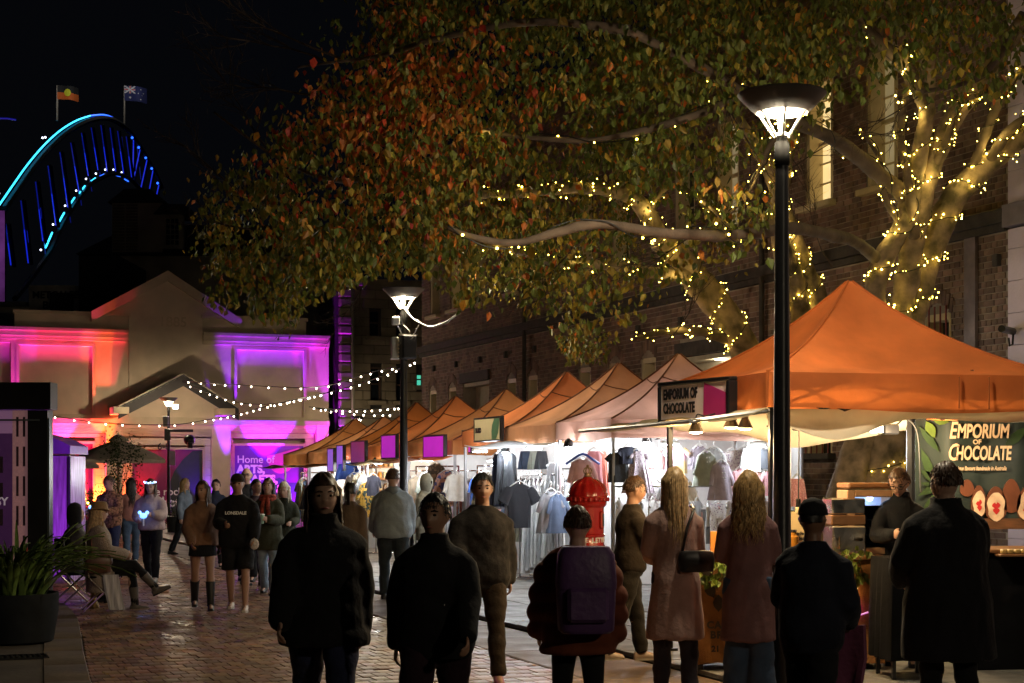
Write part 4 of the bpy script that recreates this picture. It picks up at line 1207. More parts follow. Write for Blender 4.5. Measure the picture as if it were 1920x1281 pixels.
# ------------------------------------------------------------------ rails and goods
rail_mat = mat("chrome rail", (.6, .6, .6), .25, 1.0, var=.05)
def rail(a, b, z, label, uprights=True):
    t = thing("clothes_rail", label, "clothes rail", (a.x, a.y, .05))
    d = b - a
    m = MB(); m.tube([Vector((0, 0, z)), Vector((d.x, d.y, z))], .014, 8); m.build("rail", rail_mat, t, smooth=True)
    if uprights:
        for q in (0, 1):
            m = MB(); m.tube([Vector((d.x * q, d.y * q, 0.03)), Vector((d.x * q, d.y * q, z))], .014, 8); n_ = Vector((-d.y, d.x, 0)).normalized() * .22
            m.tube([Vector((d.x * q, d.y * q, .03)) + n_, Vector((d.x * q, d.y * q, .03)) - n_], .014, 8); m.build("upright", rail_mat, t, smooth=True)
    return t
FACE = ROT         # garments facing down the row, towards the open near end
def hang_px(kind, px, pyt, pyb, Y, W, key, label, rz=FACE, **k):
    p = at(px, pyt, Y); H = (pyb - pyt) / F * Y
    return garment(kind, p, W, H, key, label, rz, **k)
def yside(px, u=20.2):   # distance of the near end wall of the salmon stall in column px
    k = (px - 960) / F
    v = u * (k * .9352 + .3541) / (.9352 - k * .3541)
    return .9352 * u + .3541 * v
ORD = "first second third fourth fifth sixth seventh eighth ninth tenth eleventh twelfth thirteenth fourteenth fifteenth sixteenth".split()
# near end of the salmon stall, facing the camera
ra, rb = U(20.32, 9.2), U(20.32, 12.05)
rail(ra, rb, 2.18, "high chrome rail across the near end of the salmon stall", False)
rail(ra, rb, 1.5, "middle chrome rail packed with baby clothes in the salmon stall", False)
near = [("dress", 1197, 846, 925, .5, "floral", "plum flowered toddler dress hanging left of the women", 0), ("tee", 1160, 848, 905, .42, "charcoal", "charcoal tee behind the plum flowered dress", 0),
        ("tee", 1268, 838, 888, .44, "sunset print", "sunset coloured tee printed with round glasses", 0), ("coat", 1312, 838, 880, .42, "lilac", "small lilac layered cape on the high rail", 0),
        ("coat", 1324, 850, 912, .5, "sage", "sage grey wool coat overlapped by the buttoned lilac coat", 2), ("coat", 1352, 868, 938, .52, "lilac", "lilac childs coat with two rows of buttons", 3),
        ("shirt", 1411, 838, 885, .48, "white", "white long sleeved top high at the right of the rail", 0), ("shirt", 1388, 880, 930, .4, "pink", "pink cardigan beside the buttoned lilac coat", 0),
        ("shirt", 1420, 885, 935, .36, "blush", "blush knit top at the end of the pink group", 0), ("shirt", 1440, 885, 930, .36, "pink", "pink top by the dark lamp post", 0), ("coat", 1338, 842, 895, .45, "pale grey", "pale grey coat at the back of the coat cluster", 0),
        ("trousers", 1345, 945, 1030, .3, "blossom", "blossom print leggings hanging below the lilac coat", 0), ("dress", 1385, 950, 1035, .4, "floral", "dark flowered long dress behind the curly haired woman", 0),
        ("coat", 1432, 843, 880, .38, "charcoal", "dark waistcoat beside the white top", 0), ("tee", 1178, 838, 870, .42, "navy", "navy tee at the corner post of the salmon stall", 0)]
for kd, px, a, b_, W_, key, lb, bt in near:
    hang_px(kd, px, a, b_, yside(px, 20.24 if kd != 'coat' or bt == 0 else 20.05), W_, key, lb, FACE + rs.uniform(-.25, .25), buttons=bt)
for i in range(16):
    px = 1160 + i * 21
    hang_px("tee", px, 940 + rs.randint(-2, 3), 985 + rs.randint(0, 8), yside(px, 20.35), .34, ("white", "blossom", "pale grey", "white", "blush")[i % 5], "%s baby top, %s from the corner post on the middle rail" % (("white", "blossom print", "pale grey", "white", "blush pink")[i % 5], ORD[i]), FACE + rs.uniform(.5, 1.1), group="pale baby tops on the middle rail", seed=i % 3)
# fronts of the stalls, seen along the row
def hang_row(kind, px, pyt, pyb, v, W, key, label, rz=None, **k):
    return hang_px(kind, px, pyt, pyb, row_y(px, v), W, key, label, FACE + rs.uniform(-.2, .2) if rz is None else rz, **k)
t = hang_row("shirt", 1092, 862, 925, 8.85, .5, "blush", "blush sweater on a bright blue hanger", FACE)
m = MB(); m.tube([(-.25, -.02, -.06), (-.06, -.02, .06), (0, -.02, .08), (.06, -.02, .06), (.25, -.02, -.06)], .018, 7); m.build("blue_hanger", mat("blue plastic", (.03, .08, .4), .4), t, smooth=True)
hang_row("trousers", 1090, 915, 965, 8.87, .36, "coral", "coral trousers below the blush sweater")
hang_row("gown", 1114, 846, 945, 9.2, .5, "pink", "pink long cardigan beside the corner post")
hang_row("gown", 1128, 846, 930, 9.4, .42, "coral", "coral long top at the corner post of the salmon stall")
hang_row("coat", 1033, 922, 1000, 8.8, .5, "grey", "grey jacket with open front low beside the letter box")
hang_row("coat", 1046, 928, 1000, 8.9, .45, "denim", "denim jacket behind the open grey jacket")
hang_row("gown", 1040, 870, 930, 9.3, .5, "pale grey", "pale grey tunic under the blue hanger")
hang_row("kimono", 974, 908, 990, 8.7, .56, "black", "black kimono jacket on a stand at the stall front", FACE, cat="jacket")
hang_row("gown", 944, 846, 945, 9.0, .44, "black", "black long dress nearest the stall floodlight")
hang_row("gown", 957, 850, 945, 9.05, .42, "charcoal", "charcoal long dress beside the nearest black one")
hang_row("gown", 934, 852, 950, 9.05, .4, "navy", "navy long dress behind the two dark ones")
for i in range(9):
    px = 985 + i * 8
    hang_row("gown", px, 905 + rs.randint(0, 5), 1075 - i * 6, 9.25, .42, ("white", "pale grey", "white")[i % 3], "long %s dress, %s on the rail behind the kimono" % (("white", "pale grey", "white")[i % 3], ORD[i]), FACE + rs.uniform(.6, 1.2), group="long pale dresses behind the kimono", seed=i % 4)
for px, key, lb in ((985, "denim", "blue teardrop scarf pinned on the white sheet"), (1003, "sage", "sage teardrop scarf pinned on the white sheet"), (1016, "charcoal", "dark square scarf pinned on the white sheet")):
    hang_row("skirt", px, 846, 880, 9.6, .3, key, lb, FACE, cat="scarf", hang=False)
for px, pt, pb, key, W_, kd, lb in ((640, 880, 930, "white", .5, "shirt", "white shirt at the very end of the row"), (652, 868, 900, "blue", .6, "shirt", "bright blue shirt high in the small amber stall"), (664, 890, 945, "white", .5, "shirt", "white blouse below the bright blue shirt"),
        (676, 888, 950, "cream", .45, "coat", "long cream coat facing the street"), (690, 905, 970, "leaf print", .55, "shirt", "black shirt with golden leaf print"), (682, 895, 935, "pale grey", .4, "shirt", "pale grey shirt behind the cream coat"), (700, 892, 930, "navy", .4, "shirt", "navy shirt near the jars"),
        (784, 895, 960, "cream", .6, "coat", "cream hooded coat in the stall past the lamp post"), (800, 890, 950, "sage", .55, "coat", "greenish hooded coat with pointed hood"), (818, 870, 925, "camouflage", .5, "coat", "tan camouflage jacket hung high"), (838, 885, 950, "bright print", .55, "shirt", "multicoloured print shirt beside the camouflage jacket"),
        (855, 890, 940, "white", .5, "shirt", "white shirt beside the multicoloured one"), (910, 888, 950, "camouflage", .55, "coat", "olive camouflage coat in the BUKO stall"), (922, 892, 955, "grey", .5, "coat", "grey coat beside the olive camouflage one"), (897, 895, 950, "blue", .4, "shirt", "blue shirt inside the BUKO stall")):
    hang_row(kd, px, pt, pb, 9.15 if px > 700 else 9.0, W_, key, lb)
for (px0, px1, z, lb) in ((975, 1055, 1.66, "chrome rail of long pale dresses behind the kimono"), (640, 705, 1.78, "rail of white and blue clothes in the small amber stall"), (780, 860, 1.8, "rail of jackets in the amber stall"), (895, 930, 1.8, "short rail in the BUKO stall")):
    Ya, Yb_ = row_y(px0, 9.25), row_y(px1, 9.25)
    a, b_ = at(px0, HZ, Ya), at(px1, HZ, Yb_); rail(a.xy.to_3d(), b_.xy.to_3d(), z, lb)
# packed rails inside the nearer stalls
STUFF = ["white", "pale grey", "blush", "grey", "denim", "cream", "navy", "lilac", "charcoal", "sage", "coral"]
for (u0, u1, v, z, nm, nn) in ((22.4, 24.1, 9.9, 1.75, "behind the black kimono", 11), (24.5, 26.2, 9.8, 1.75, "in the BUKO stall", 11), (27.1, 29.5, 9.7, 1.72, "in the amber stall under the magenta sign", 12), (30.0, 32.4, 9.7, 1.72, "in the stall behind the hoodie man", 12), (35.4, 37.4, 9.6, 1.68, "in the small amber stall", 9), (37.9, 40.0, 9.5, 1.68, "in the last stall", 8)):
    rail(U(u0, v), U(u1, v), z, "packed clothes rail standing " + nm)
    for i in range(nn):
        key = STUFF[rs.randint(0, len(STUFF))]; kd = ("shirt", "coat", "dress", "gown")[rs.randint(0, 4)]
        garment(kd, U(u0 + .1 + (u1 - u0 - .2) * (i + .5) / nn, v, z - .12), rs.uniform(.5, .6), rs.uniform(.6, .75) if kd != "gown" else 1.05, key, "%s %s, %s along the packed rail %s" % (key, {"gown": "long dress"}.get(kd, kd), ORD[i], nm), ROT + rs.uniform(-.35, .35) + (0 if i % 3 else -1.2), seed=i % 4)
for i, (px, a_, b_, key, kd) in enumerate(((1216, 842, 876, "white", "tee"), (1236, 846, 880, "blush", "tee"), (1252, 900, 935, "pale grey", "shirt"), (1230, 905, 940, "blossom", "tee"), (1288, 905, 940, "cream", "shirt"), (1300, 960, 1010, "blush", "trousers"), (1322, 955, 1020, "grey", "trousers"), (1265, 960, 1015, "blossom", "dress"), (1228, 965, 1030, "white", "dress"), (1405, 900, 945, "coral", "shirt"), (1372, 846, 880, "blossom", "tee"), (1395, 842, 876, "pale grey", "shirt"))):
    hang_px(kd, px, a_, b_, yside(px, 20.42), .42, key, "small %s %s pinned %s on the white sheet of the salmon stall" % (key, {"tee": "tee"}.get(kd, kd), ORD[i]), FACE + rs.uniform(-.2, .2), seed=i % 4)
# shelves of jars
tm = thing("display_shelves", "honey coloured display shelves filled with jars behind the lamp post", "shelves", U(34.7, 10.6, .05), ROT)
for i in range(6):
    m = MB(); m.box((0, 0, .5 + i * .26), (1.9, .28, .03), 0, .006); m.build("shelf", wood, tm)
for s in (-1, 0, 1):
    m = MB(); m.box((s * .95, .02, 1.0), (.05, .3, 2.0), 0, .006); m.build("upright", wood, tm)
jar_m = [mat("amber jar", (.45, .2, .03), .2), mat("pale jar", (.6, .5, .3), .3), mat("dark jar", (.1, .05, .02), .2)]
jm = []
for k in range(3):
    m = MB(); m.lathe([(.04, 0), (.05, .01), (.05, .1), (.035, .125), (.04, .13), (.04, .15)], 10); jm.append(m.mesh("jar", jar_m[k], 40))
for i in range(6):
    for j in range(14):
        if rs.rand() < .12: continue
        p = U(34.7, 10.6, .05) + D2 * (-.85 + j * .13) + D1 * rs.uniform(-.04, .04) + Vector((0, 0, .516 + i * .26))
        o = inst("jar", jm[rs.randint(0, 3)], None, p); tag(o, "small jar standing on the honey coloured shelves", "jar", "jars on the honey coloured shelves")
# trestle tables with white cloths in the nearer stalls
for uc, lb in ((22.9, "white clothed table inside the stall of the black kimono"), (28.3, "white clothed table under the magenta sign"), (31.2, "white clothed table in the stall behind the hoodie man"), (36.4, "white clothed table beneath the blue shirt"), (39.0, "white clothed table in the last stall")):
    t = thing("table", lb, "table", U(uc, 9.9, .05), ROT)
    m = MB(); m.box((0, 0, .76), (.65, 1.5, .03), 0, .006); m.build("table_top", wood, t)
    for sx in (-1, 1):
        for sy in (-1, 1):
            m = MB(); m.box((sx * .27, sy * .68, .37), (.035, .035, .74)); m.build("leg", grey_metal, t)
    m = MB(); n = 40; per = []
    for j in range(n):
        a = 2 * math.pi * j / n; c_, s_ = math.cos(a), math.sin(a)
        q = max(abs(c_), abs(s_)); per.append((c_ / q, s_ / q))
    rings = [[(x * (.345 + f * (.02 + .02 * math.sin(j * 1.9))), y * (.77 + f * (.02 + .02 * math.cos(j * 1.7))), z) for j, (x, y) in enumerate(per)] for z, f in ((.12, 1), (.4, .8), (.7, .4), (.782, 0))]
    m.loft(rings)
    tag(m.build("tablecloth", white_cloth, None, U(uc, 9.9, .05), ROT, smooth=50), lb.replace("white clothed table", "white tablecloth draped over the table"), "tablecloth")
# stall-front LED floods seen in the photograph
for px, py, v, lb in ((1066, 838, 8.95, "dazzling white clamp light above the blue hanger"), (947, 848, 8.95, "white clamp light over the black dresses"), (1213, 829, 10.0, "white strip light at the top of the salmon stall"), (705, 868, 9.1, "white clamp light near the shelves of jars")):
    p = at(px, py, row_y(px, v)); t = thing("clamp_light", lb, "clamp light", p, ROT)
    m = MB(); m.lathe([(.02, .12), (.06, .08), (.075, 0), (.07, 0), (.05, .07)], 12); m.build("shade", black_metal, t)
    m = MB(); m.ball((0, 0, .02), .055, 10, 7); m.build("bulb", led_white, t)
    lamp('POINT', "clamp_light_lamp", t, (0, 0, -.08), 30, (.88, .95, 1), .05)
# ================================================================== TREES with fairy lights
bark = mat("pale mottled bark", (.36, .26, .17), .85, var=.45, vscale=5, bump=1.0, bscale=14, detail=9, col2=(.075, .06, .03))
shaded_bark = mat("shaded branch bark", (.12, .085, .06), .85, var=.45, vscale=4, bump=.7, bscale=12, detail=8)  # darker copy of the same tree's bark, branch shade put into the colour
twig_mat = mat("dark twig", (.06, .04, .028), .9, var=.3)
leaf_g = mat("green leaf", (.12, .14, .024), .55, var=0, rnd=.5, hue=.03, trans=.3)
leaf_y = mat("yellow green leaf", (.3, .22, .028), .55, var=0, rnd=.45, hue=.025, trans=.3)
leaf_o = mat("orange lit autumn leaf", (.46, .16, .022), .55, var=0, rnd=.5, hue=.02, trans=.3)
leaf_r = mat("red lit autumn leaf", (.42, .075, .016), .55, var=0, rnd=.5, hue=.02, trans=.3)  # orange and red also carry the crown's coloured light in the leaf colour
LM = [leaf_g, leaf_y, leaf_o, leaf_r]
tree1 = thing("street_tree", "large autumn street tree wound with fairy lights behind the chocolate stall", "tree", at(1640, HZ, 19.5).xy.to_3d())
tree2 = thing("street_tree", "leaning street tree wrapped in fairy lights behind the salmon stall", "tree", at(1470, HZ, 24.6).xy.to_3d())
LIMBS = []
def limb(tree, name, pts, r0, r1, parent=None, seg=10, wob=.05, keep=True):
    P = catmull(pts, seg); n = len(P)
    rr = [r0 + (r1 - r0) * (i / (n - 1)) ** .8 for i in range(n)]
    P = [Vector(p) + Vector(noise.noise_vector(Vector(p) * .9)) * wob for p in P]
    m = MB(); o = tree.location
    nn = 20
    rings = []; nrm = None
    for i, p in enumerate(P):
        t = (P[min(i + 1, n - 1)] - P[max(i - 1, 0)]).normalized()
        if nrm is None: nrm = t.cross(Vector((0, 1, .1))).normalized()
        nrm = (nrm - t * nrm.dot(t)).normalized(); b_ = t.cross(nrm)
        ring = []
        for j in range(nn):
            a = 2 * math.pi * j / nn; d = nrm * math.cos(a) + b_ * math.sin(a)
            q = 1 + .2 * noise.noise((p + d * rr[i]) * 2.2) + .16 * noise.noise((p + d * rr[i]) * 5) + .08 * noise.noise((p + d * rr[i]) * 14)
            ring.append(p + d * rr[i] * q - o)
        rings.append(ring)
    m.loft(rings)
    m.build(name, (bark if name != 'branch' else shaded_bark) if r0 > .03 else twig_mat, parent or tree, smooth=True)
    if keep: LIMBS.append((P, rr))
    return P, rr
A = at
Yt = 19.5
trunk = limb(tree1, "trunk", [A(1625, 1120, 19.5), A(1632, 1000, 19.5), A(1650, 900, 19.5), A(1655, 800, 19.5), A(1665, 690, 19.5), A(1668, 620, 19.5)], .36, .33)
limb(tree1, "trunk", [A(1560, 1110, 19.3), A(1580, 960, 19.3), A(1610, 850, 19.3), A(1640, 760, 19.4)], .2, .17)
l_c = limb(tree1, "limb", [A(1665, 660, 19.5), A(1690, 560, 19.4), A(1712, 440, 19.2), A(1730, 350, 19.0), A(1772, 250, 18.8), A(1850, 130, 18.4), A(1925, 30, 18)], .17, .09)
l_l = limb(tree1, "limb", [A(1655, 660, 19.4), A(1640, 560, 19.2), A(1650, 490, 19.1), A(1690, 420, 19), A(1715, 320, 18.8), A(1740, 200, 18.4), A(1745, 60, 18)], .15, .08)
l_r = limb(tree1, "limb", [A(1680, 650, 19.5), A(1715, 560, 19.6), A(1755, 450, 19.7), A(1790, 375, 19.7), A(1850, 310, 19.7), A(1935, 240, 19.6)], .2, .13)
b1 = limb(tree1, "branch", [A(1640, 480, 19.1), A(1590, 455, 18), A(1500, 432, 16.8), A(1420, 438, 15.8), A(1330, 440, 15), A(1240, 440, 14.6), A(1120, 425, 14.3), A(1030, 440, 14.2), A(960, 455, 14.1), A(890, 447, 14), A(840, 430, 14)], .075, .025)
b2 = limb(tree1, "branch", [A(1705, 370, 19), A(1640, 320, 18.4), A(1560, 260, 17.8), A(1480, 225, 17.2), A(1400, 180, 16.6), A(1300, 120, 16), A(1180, 60, 15.6)], .1, .04)
b3 = limb(tree1, "branch", [A(1745, 210, 18.5), A(1690, 110, 17.8), A(1620, 40, 17.2), A(1560, -40, 16.8)], .09, .04)
b4 = limb(tree1, "branch", [A(1900, 60, 18), A(1850, 130, 17.8), A(1800, 160, 17.4), A(1730, 170, 17)], .05, .02)
b5 = limb(tree1, "branch", [A(1400, 180, 16.6), A(1250, 230, 16.4), A(1100, 260, 16.6), A(950, 250, 17), A(800, 230, 17.6)], .05, .015)
b6 = limb(tree1, "branch", [A(1180, 60, 15.6), A(1000, 40, 16), A(820, 70, 16.8), A(680, 110, 17.6), A(560, 130, 18)], .05, .012)
b7 = limb(tree1, "branch", [A(1820, 330, 19.7), A(1870, 200, 19.4), A(1920, 130, 19)], .07, .04)
e1 = limb(tree1, "branch", [A(1712, 440, 19.1), A(1702, 340, 18.6), A(1690, 250, 18.2), A(1705, 160, 17.9), A(1700, 80, 17.6)], .07, .02)
e2 = limb(tree1, "branch", [A(1740, 330, 19), A(1775, 260, 18.6), A(1800, 190, 18.3), A(1860, 170, 18)], .06, .02)
e3 = limb(tree1, "branch", [A(1850, 310, 19.7), A(1885, 255, 19.3), A(1930, 215, 19)], .08, .04)
e4 = limb(tree1, "branch", [A(1690, 420, 19), A(1660, 370, 18.7), A(1650, 300, 18.4), A(1610, 240, 18.1)], .05, .015)
e5 = limb(tree1, "branch", [A(1480, 225, 17.2), A(1440, 280, 17.2), A(1410, 350, 17.3), A(1370, 400, 17.4)], .04, .012)
# second tree
trunk2 = limb(tree2, "trunk", [A(1478, 990, 24.6), A(1460, 860, 24.6), A(1432, 740, 24.5), A(1395, 655, 24.4), A(1345, 570, 24.2), A(1285, 500, 24), A(1240, 450, 23.8)], .27, .2)
c1 = limb(tree2, "limb", [A(1245, 455, 23.8), A(1215, 405, 23.4), A(1170, 365, 23), A(1090, 350, 22.4), A(980, 360, 22), A(880, 370, 21.6)], .15, .05)
c2 = limb(tree2, "limb", [A(1300, 515, 24), A(1220, 510, 23.4), A(1130, 495, 22.8), A(1040, 490, 22.2), A(960, 470, 21.8), A(900, 450, 21.4)], .11, .03)
c3 = limb(tree2, "limb", [A(1440, 760, 24.5), A(1500, 640, 24.2), A(1490, 540, 24), A(1460, 430, 23.6), A(1470, 320, 23.2), A(1490, 200, 22.8)], .2, .1)
c4 = limb(tree2, "limb", [A(1540, 590, 24.2), A(1510, 500, 24), A(1480, 420, 23.8), A(1440, 320, 23.2), A(1380, 220, 22.4)], .15, .08)
limb(tree2, "limb", [A(1600, 700, 24.3), A(1560, 620, 24.2), A(1540, 590, 24.2)], .17, .15)
c5 = limb(tree2, "branch", [A(1375, 640, 24.4), A(1310, 620, 23.8), A(1240, 622, 23.2), A(1185, 635, 22.8)], .08, .03)
c6 = limb(tree2, "branch", [A(880, 370, 21.6), A(760, 330, 21), A(640, 340, 20.6), A(520, 300, 20.4), A(400, 210, 20.2)], .05, .012)
c7 = limb(tree2, "branch", [A(1215, 405, 23.4), A(1260, 350, 23), A(1330, 390, 22.6), A(1400, 460, 22.4)], .05, .02)
# bare twigs reaching into the night sky at the left
rt = random.Random(5)
def twigs(tree, start, end, n=9, depth=2, spread=.8, r=.014):
    m = MB(); o = tree.location
    def grow(p, d, L_, r_, k):
        pts = [p]; q = Vector(p); dd = Vector(d)
        for i in range(5):
            dd = (dd + Vector((rt.uniform(-.22, .22), rt.uniform(-.22, .22), rt.uniform(-.18, .22)))).normalized(); q = q + dd * L_ / 5; pts.append(q.copy())
            if k > 0 and i > 0:
                for _ in range(2):
                    sd = (dd + Vector((rt.uniform(-1, 1), rt.uniform(-.8, .8), rt.uniform(-.8, 1))) * spread).normalized()
                    grow(q.copy(), sd, L_ * rt.uniform(.3, .5), r_ * .55, k - 1)
        m.tube([x - o for x in pts], [r_ * (1 - .75 * i / 5) for i in range(6)], 4)
    d = (end - start); grow(start, d.normalized(), d.length, r, depth)
    return m.build("twig_cluster", twig_mat, tree, kind="stuff")
twigs(tree2, A(540, 310, 20.4), A(345, 200, 20.2))
twigs(tree1, A(640, 110, 17.6), A(395, 30, 18))
twigs(tree1, A(600, 180, 17.8), A(400, 140, 18))
twigs(tree2, A(480, 380, 20.4), A(330, 300, 20.2))
twigs(tree2, A(470, 430, 20.4), A(350, 400, 20.2))
twigs(tree2, A(620, 120, 19), A(440, 60, 19.2))
for a, b_ in (((1460, 330, 18.6), (1620, 230, 18)), ((1560, 500, 21), (1480, 330, 20.6)), ((1740, 170, 17), (1600, 250, 17.4)), ((1300, 440, 17), (1180, 520, 17.2)), ((1110, 430, 16.4), (1000, 560, 16.4)), ((700, 500, 20), (650, 620, 20)), ((1330, 120, 17), (1420, 330, 17)), ((1250, 640, 23), (1330, 560, 23))):
    twigs(tree1, A(*a), A(*b_), r=.01)

# ------------------------------------------------------------------ leaves
low = [(365, 470), (380, 545), (420, 570), (455, 612), (500, 600), (540, 635), (570, 560), (640, 530), (700, 505), (770, 500), (815, 520), (870, 575), (905, 560), (960, 620), (1010, 570), (1065, 668), (1135, 668), (1160, 600), (1240, 570), (1300, 500), (1390, 545), (1450, 480), (1490, 330), (1560, 190), (1680, 150), (1780, 190), (1930, 170)]
lowx = [p[0] for p in low]; lowy = [p[1] for p in low]
lef = [(-60, 660), (60, 650), (130, 620), (200, 560), (270, 500), (320, 430), (380, 385), (480, 362), (560, 380), (640, 450)]
lefy = [p[0] for p in lef]; lefx = [p[1] for p in lef]
def dens(px, py):
    yl = np.interp(px, lowx, lowy); xl = np.interp(py, lefy, lefx)
    if py > yl or px < xl: return 0.0
    edge = min((px - xl) / 90.0, 1.0, (yl - py) / 40.0 + .25)
    d = .3 + .7 * max(0, edge)
    if px > 1340: d *= .62 if py < 170 else (.32 if px < 1480 else .3)
    if 1180 < px < 1480 and py > 420: d *= .55
    if 900 < px < 1500 and py > 500: d *= .6
    return d
clumps = []
tries = 0
while len(clumps) < 500 and tries < 20000:
    tries += 1
    px, py = rt.uniform(360, 1930), rt.uniform(-70, 670)
    if rt.random() > dens(px, py): continue
    Y = rt.uniform(15.2, 23.5) if px > 560 else rt.uniform(17, 22.5)
    if px > 860 and py > 330 and rt.random() < .72: Y = rt.uniform(24.6, 28)
    if px > 1340: Y = rt.uniform(15.2, 19)
    clumps.append((px, py, Y))
LV, LF, LMAT = [], [], []
singles = []
def leaf_geo(p, L_, W_, down, side, bend):
    n = down.cross(side).normalized()
    b = p; q = p + down * L_ * .35; t = p + down * L_ + n * bend * L_
    return [b, q + side * W_ + n * W_ * .35, q, q - side * W_ + n * W_ * .35, p + down * L_ * .72 + side * W_ * .62 + n * (W_ * .3 + bend * L_ * .4), p + down * L_ * .72 - side * W_ * .62 + n * (W_ * .3 + bend * L_ * .4), p + down * L_ * .72 + n * bend * L_ * .45, t]
LFACE = [(0, 2, 1), (0, 3, 2), (1, 2, 6, 4), (2, 3, 5, 6), (4, 6, 7), (6, 5, 7)]
def red_lit_zone(px, py):
    return math.exp(-(((px - 720) / 270) ** 2 + ((py - 210) / 190) ** 2))  # red-orange light on the crown put into leaf colour, beside autumn tone
cl_obj = []
for ci, (px, py, Y) in enumerate(clumps):
    c = A(px, py, Y)
    rad = rt.uniform(.24, .56)
    nl = int(rt.uniform(62, 110) * (rad / .45) ** 1.5)
    z_ = red_lit_zone(px, py)
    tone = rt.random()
    for k in range(nl):
        d = Vector((rt.gauss(0, 1), rt.gauss(0, 1), rt.gauss(0, .75))) * rad * .47
        p = c + d
        qx, qy = 960 + F * p.x / p.y, HZ - (p.z - CAMZ) * F / p.y
        if qy > np.interp(qx, lowx, lowy) + 14: continue
        L_ = rt.choice((.05, .065, .075, .085, .1, .115)) * rt.uniform(.85, 1.1); W_ = L_ * rt.uniform(.24, .4)
        down = Vector((rt.gauss(0, .45), rt.gauss(0, .45), -1)).normalized()
        side = down.cross(Vector((rt.gauss(0, 1), rt.gauss(0, 1), .1))).normalized()
        g_ = leaf_geo(p, L_, W_, down, side, rt.uniform(-.15, .25))
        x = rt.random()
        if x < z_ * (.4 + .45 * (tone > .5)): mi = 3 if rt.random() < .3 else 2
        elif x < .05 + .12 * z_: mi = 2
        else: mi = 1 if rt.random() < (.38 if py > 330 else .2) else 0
        o = len(LV); LV.extend(g_); LF.extend([tuple(i + o for i in f) for f in LFACE]); LMAT.extend([mi] * 6)
        if len(singles) < 4000 and L_ > .105 and Y < 18.5: singles.append((Y, len(LV) - 8, mi))
singles.sort()
# the nearest, largest leaves become parts of their own
take = singles[:280]; gone = set(s[1] for s in take)
o1 = tree1.location
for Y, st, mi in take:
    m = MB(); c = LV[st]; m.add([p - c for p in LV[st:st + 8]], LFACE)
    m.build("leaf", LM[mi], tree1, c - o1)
keepf, keepm = [], []
for i in range(0, len(LF), 6):
    st = (i // 6) * 8
    if st in gone: continue
    keepf.extend(LF[i:i + 6]); keepm.extend(LMAT[i:i + 6])
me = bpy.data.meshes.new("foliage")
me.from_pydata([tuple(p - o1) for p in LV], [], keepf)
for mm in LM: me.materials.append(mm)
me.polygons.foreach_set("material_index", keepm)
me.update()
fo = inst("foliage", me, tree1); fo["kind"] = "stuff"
# a bright lit sprig beside the lamp
for k in range(13):
    p = A(rt.gauss(1362, 22), rt.gauss(352, 9), rt.uniform(13.6, 14.6)); L_ = rt.uniform(.08, .13)
    g_ = leaf_geo(p, L_, L_ * .3, Vector((rt.gauss(0, .5), rt.gauss(0, .4), -1)).normalized(), Vector((1, rt.uniform(-1.5, 1.5), rt.gauss(0, .3))).normalized(), .15)
    m = MB(); m.add([q - p for q in g_], LFACE); m.build("leaf", LM[1 if k % 3 else 2], tree1, p - o1)

# ------------------------------------------------------------------ fairy lights wound round the limbs
fairy = glow("warm fairy bulb", (1, .7, .085), 26)
fairy_far = glow("warm fairy bulb small", (1, .78, .22), 11)
FL = []
def fairy_string(lm, label, i0=0.0, i1=1.0, turns=1.6, step=.085, off=.02, mt=fairy, rb=.009):
    P, rr = lm; n = len(P)
    t = thing("fairy_lights", label, "fairy lights", P[int(i0 * (n - 1))], 0, "warm fairy light strings in the trees")
    o = t.location
    pts = []; bulbs = MB(); acc = 0; last = None; ang = rt.random() * 6
    a, b_ = i0 * (n - 1), i1 * (n - 1)
    K = max(20, int((b_ - a) * 14))
    for k in range(K + 1):
        f = a + (b_ - a) * k / K; i = min(int(f), n - 2); q = f - i
        c = P[i].lerp(P[i + 1], q); r_ = rr[i] + (rr[i + 1] - rr[i]) * q
        tg = (P[i + 1] - P[i]).normalized(); s = tg.cross(Vector((0, 1, .2))).normalized(); u_ = tg.cross(s)
        if last is not None: ang += turns * 2 * math.pi * (c - last).length * (1 + .5 * math.sin(k * .07))
        last = c
        p = c + (s * math.cos(ang) + u_ * math.sin(ang)) * (r_ * 1.1 + off)
        if pts: acc += (p - pts[-1]).length
        pts.append(p)
        if acc > step * rt.uniform(.6, 1.5):
            acc = 0
            e = p + Vector((rt.gauss(0, .025), rt.gauss(0, .025), rt.gauss(0, .025)))
            bulbs.ball(e - o, rb * rt.choice((.45, .6, .7, .8, .95, 1.3)), 6, 4)
            FL.append(e)
    m = MB(); m.tube([p - o for p in pts], .006, 4); m.build("wire", cable_mat, t)
    bulbs.build("bulb_chain", mt, t, kind="stuff")
fairy_string(trunk, "fairy lights circling the thick trunk behind the chocolate stall", .25, 1, 1.6, .08)
fairy_string(l_c, "fairy lights up the middle limb of the big tree", 0, .8, 2.0, .065)
fairy_string(l_l, "fairy lights on the darker limb nearest the tall windows", 0, .85, 2.0, .065)
fairy_string(l_r, "fairy lights up the limb leaning to the white building", 0, 1, 1.9, .065)
fairy_string(b7, "fairy lights on the short upright branch by the white building", 0, 1, 2.4, .08)
for lm, lab in ((c1, "fairy lights on the curled upper limb of the leaning tree"), (c2, "fairy lights along the low horizontal limb of the leaning tree"), (c3, "fairy lights up the limb behind the street lamp"), (c4, "fairy lights on the limb just right of the street lamp"), (c5, "fairy lights on the low side branch over the salmon stall"), (c7, "fairy lights trailing from the fork of the leaning tree")):
    fairy_string(lm, lab, 0, 1, 2.2, .075)
fairy_string(trunk2, "fairy lights spiralling round the leaning trunk", .15, 1, 1.8, .075)
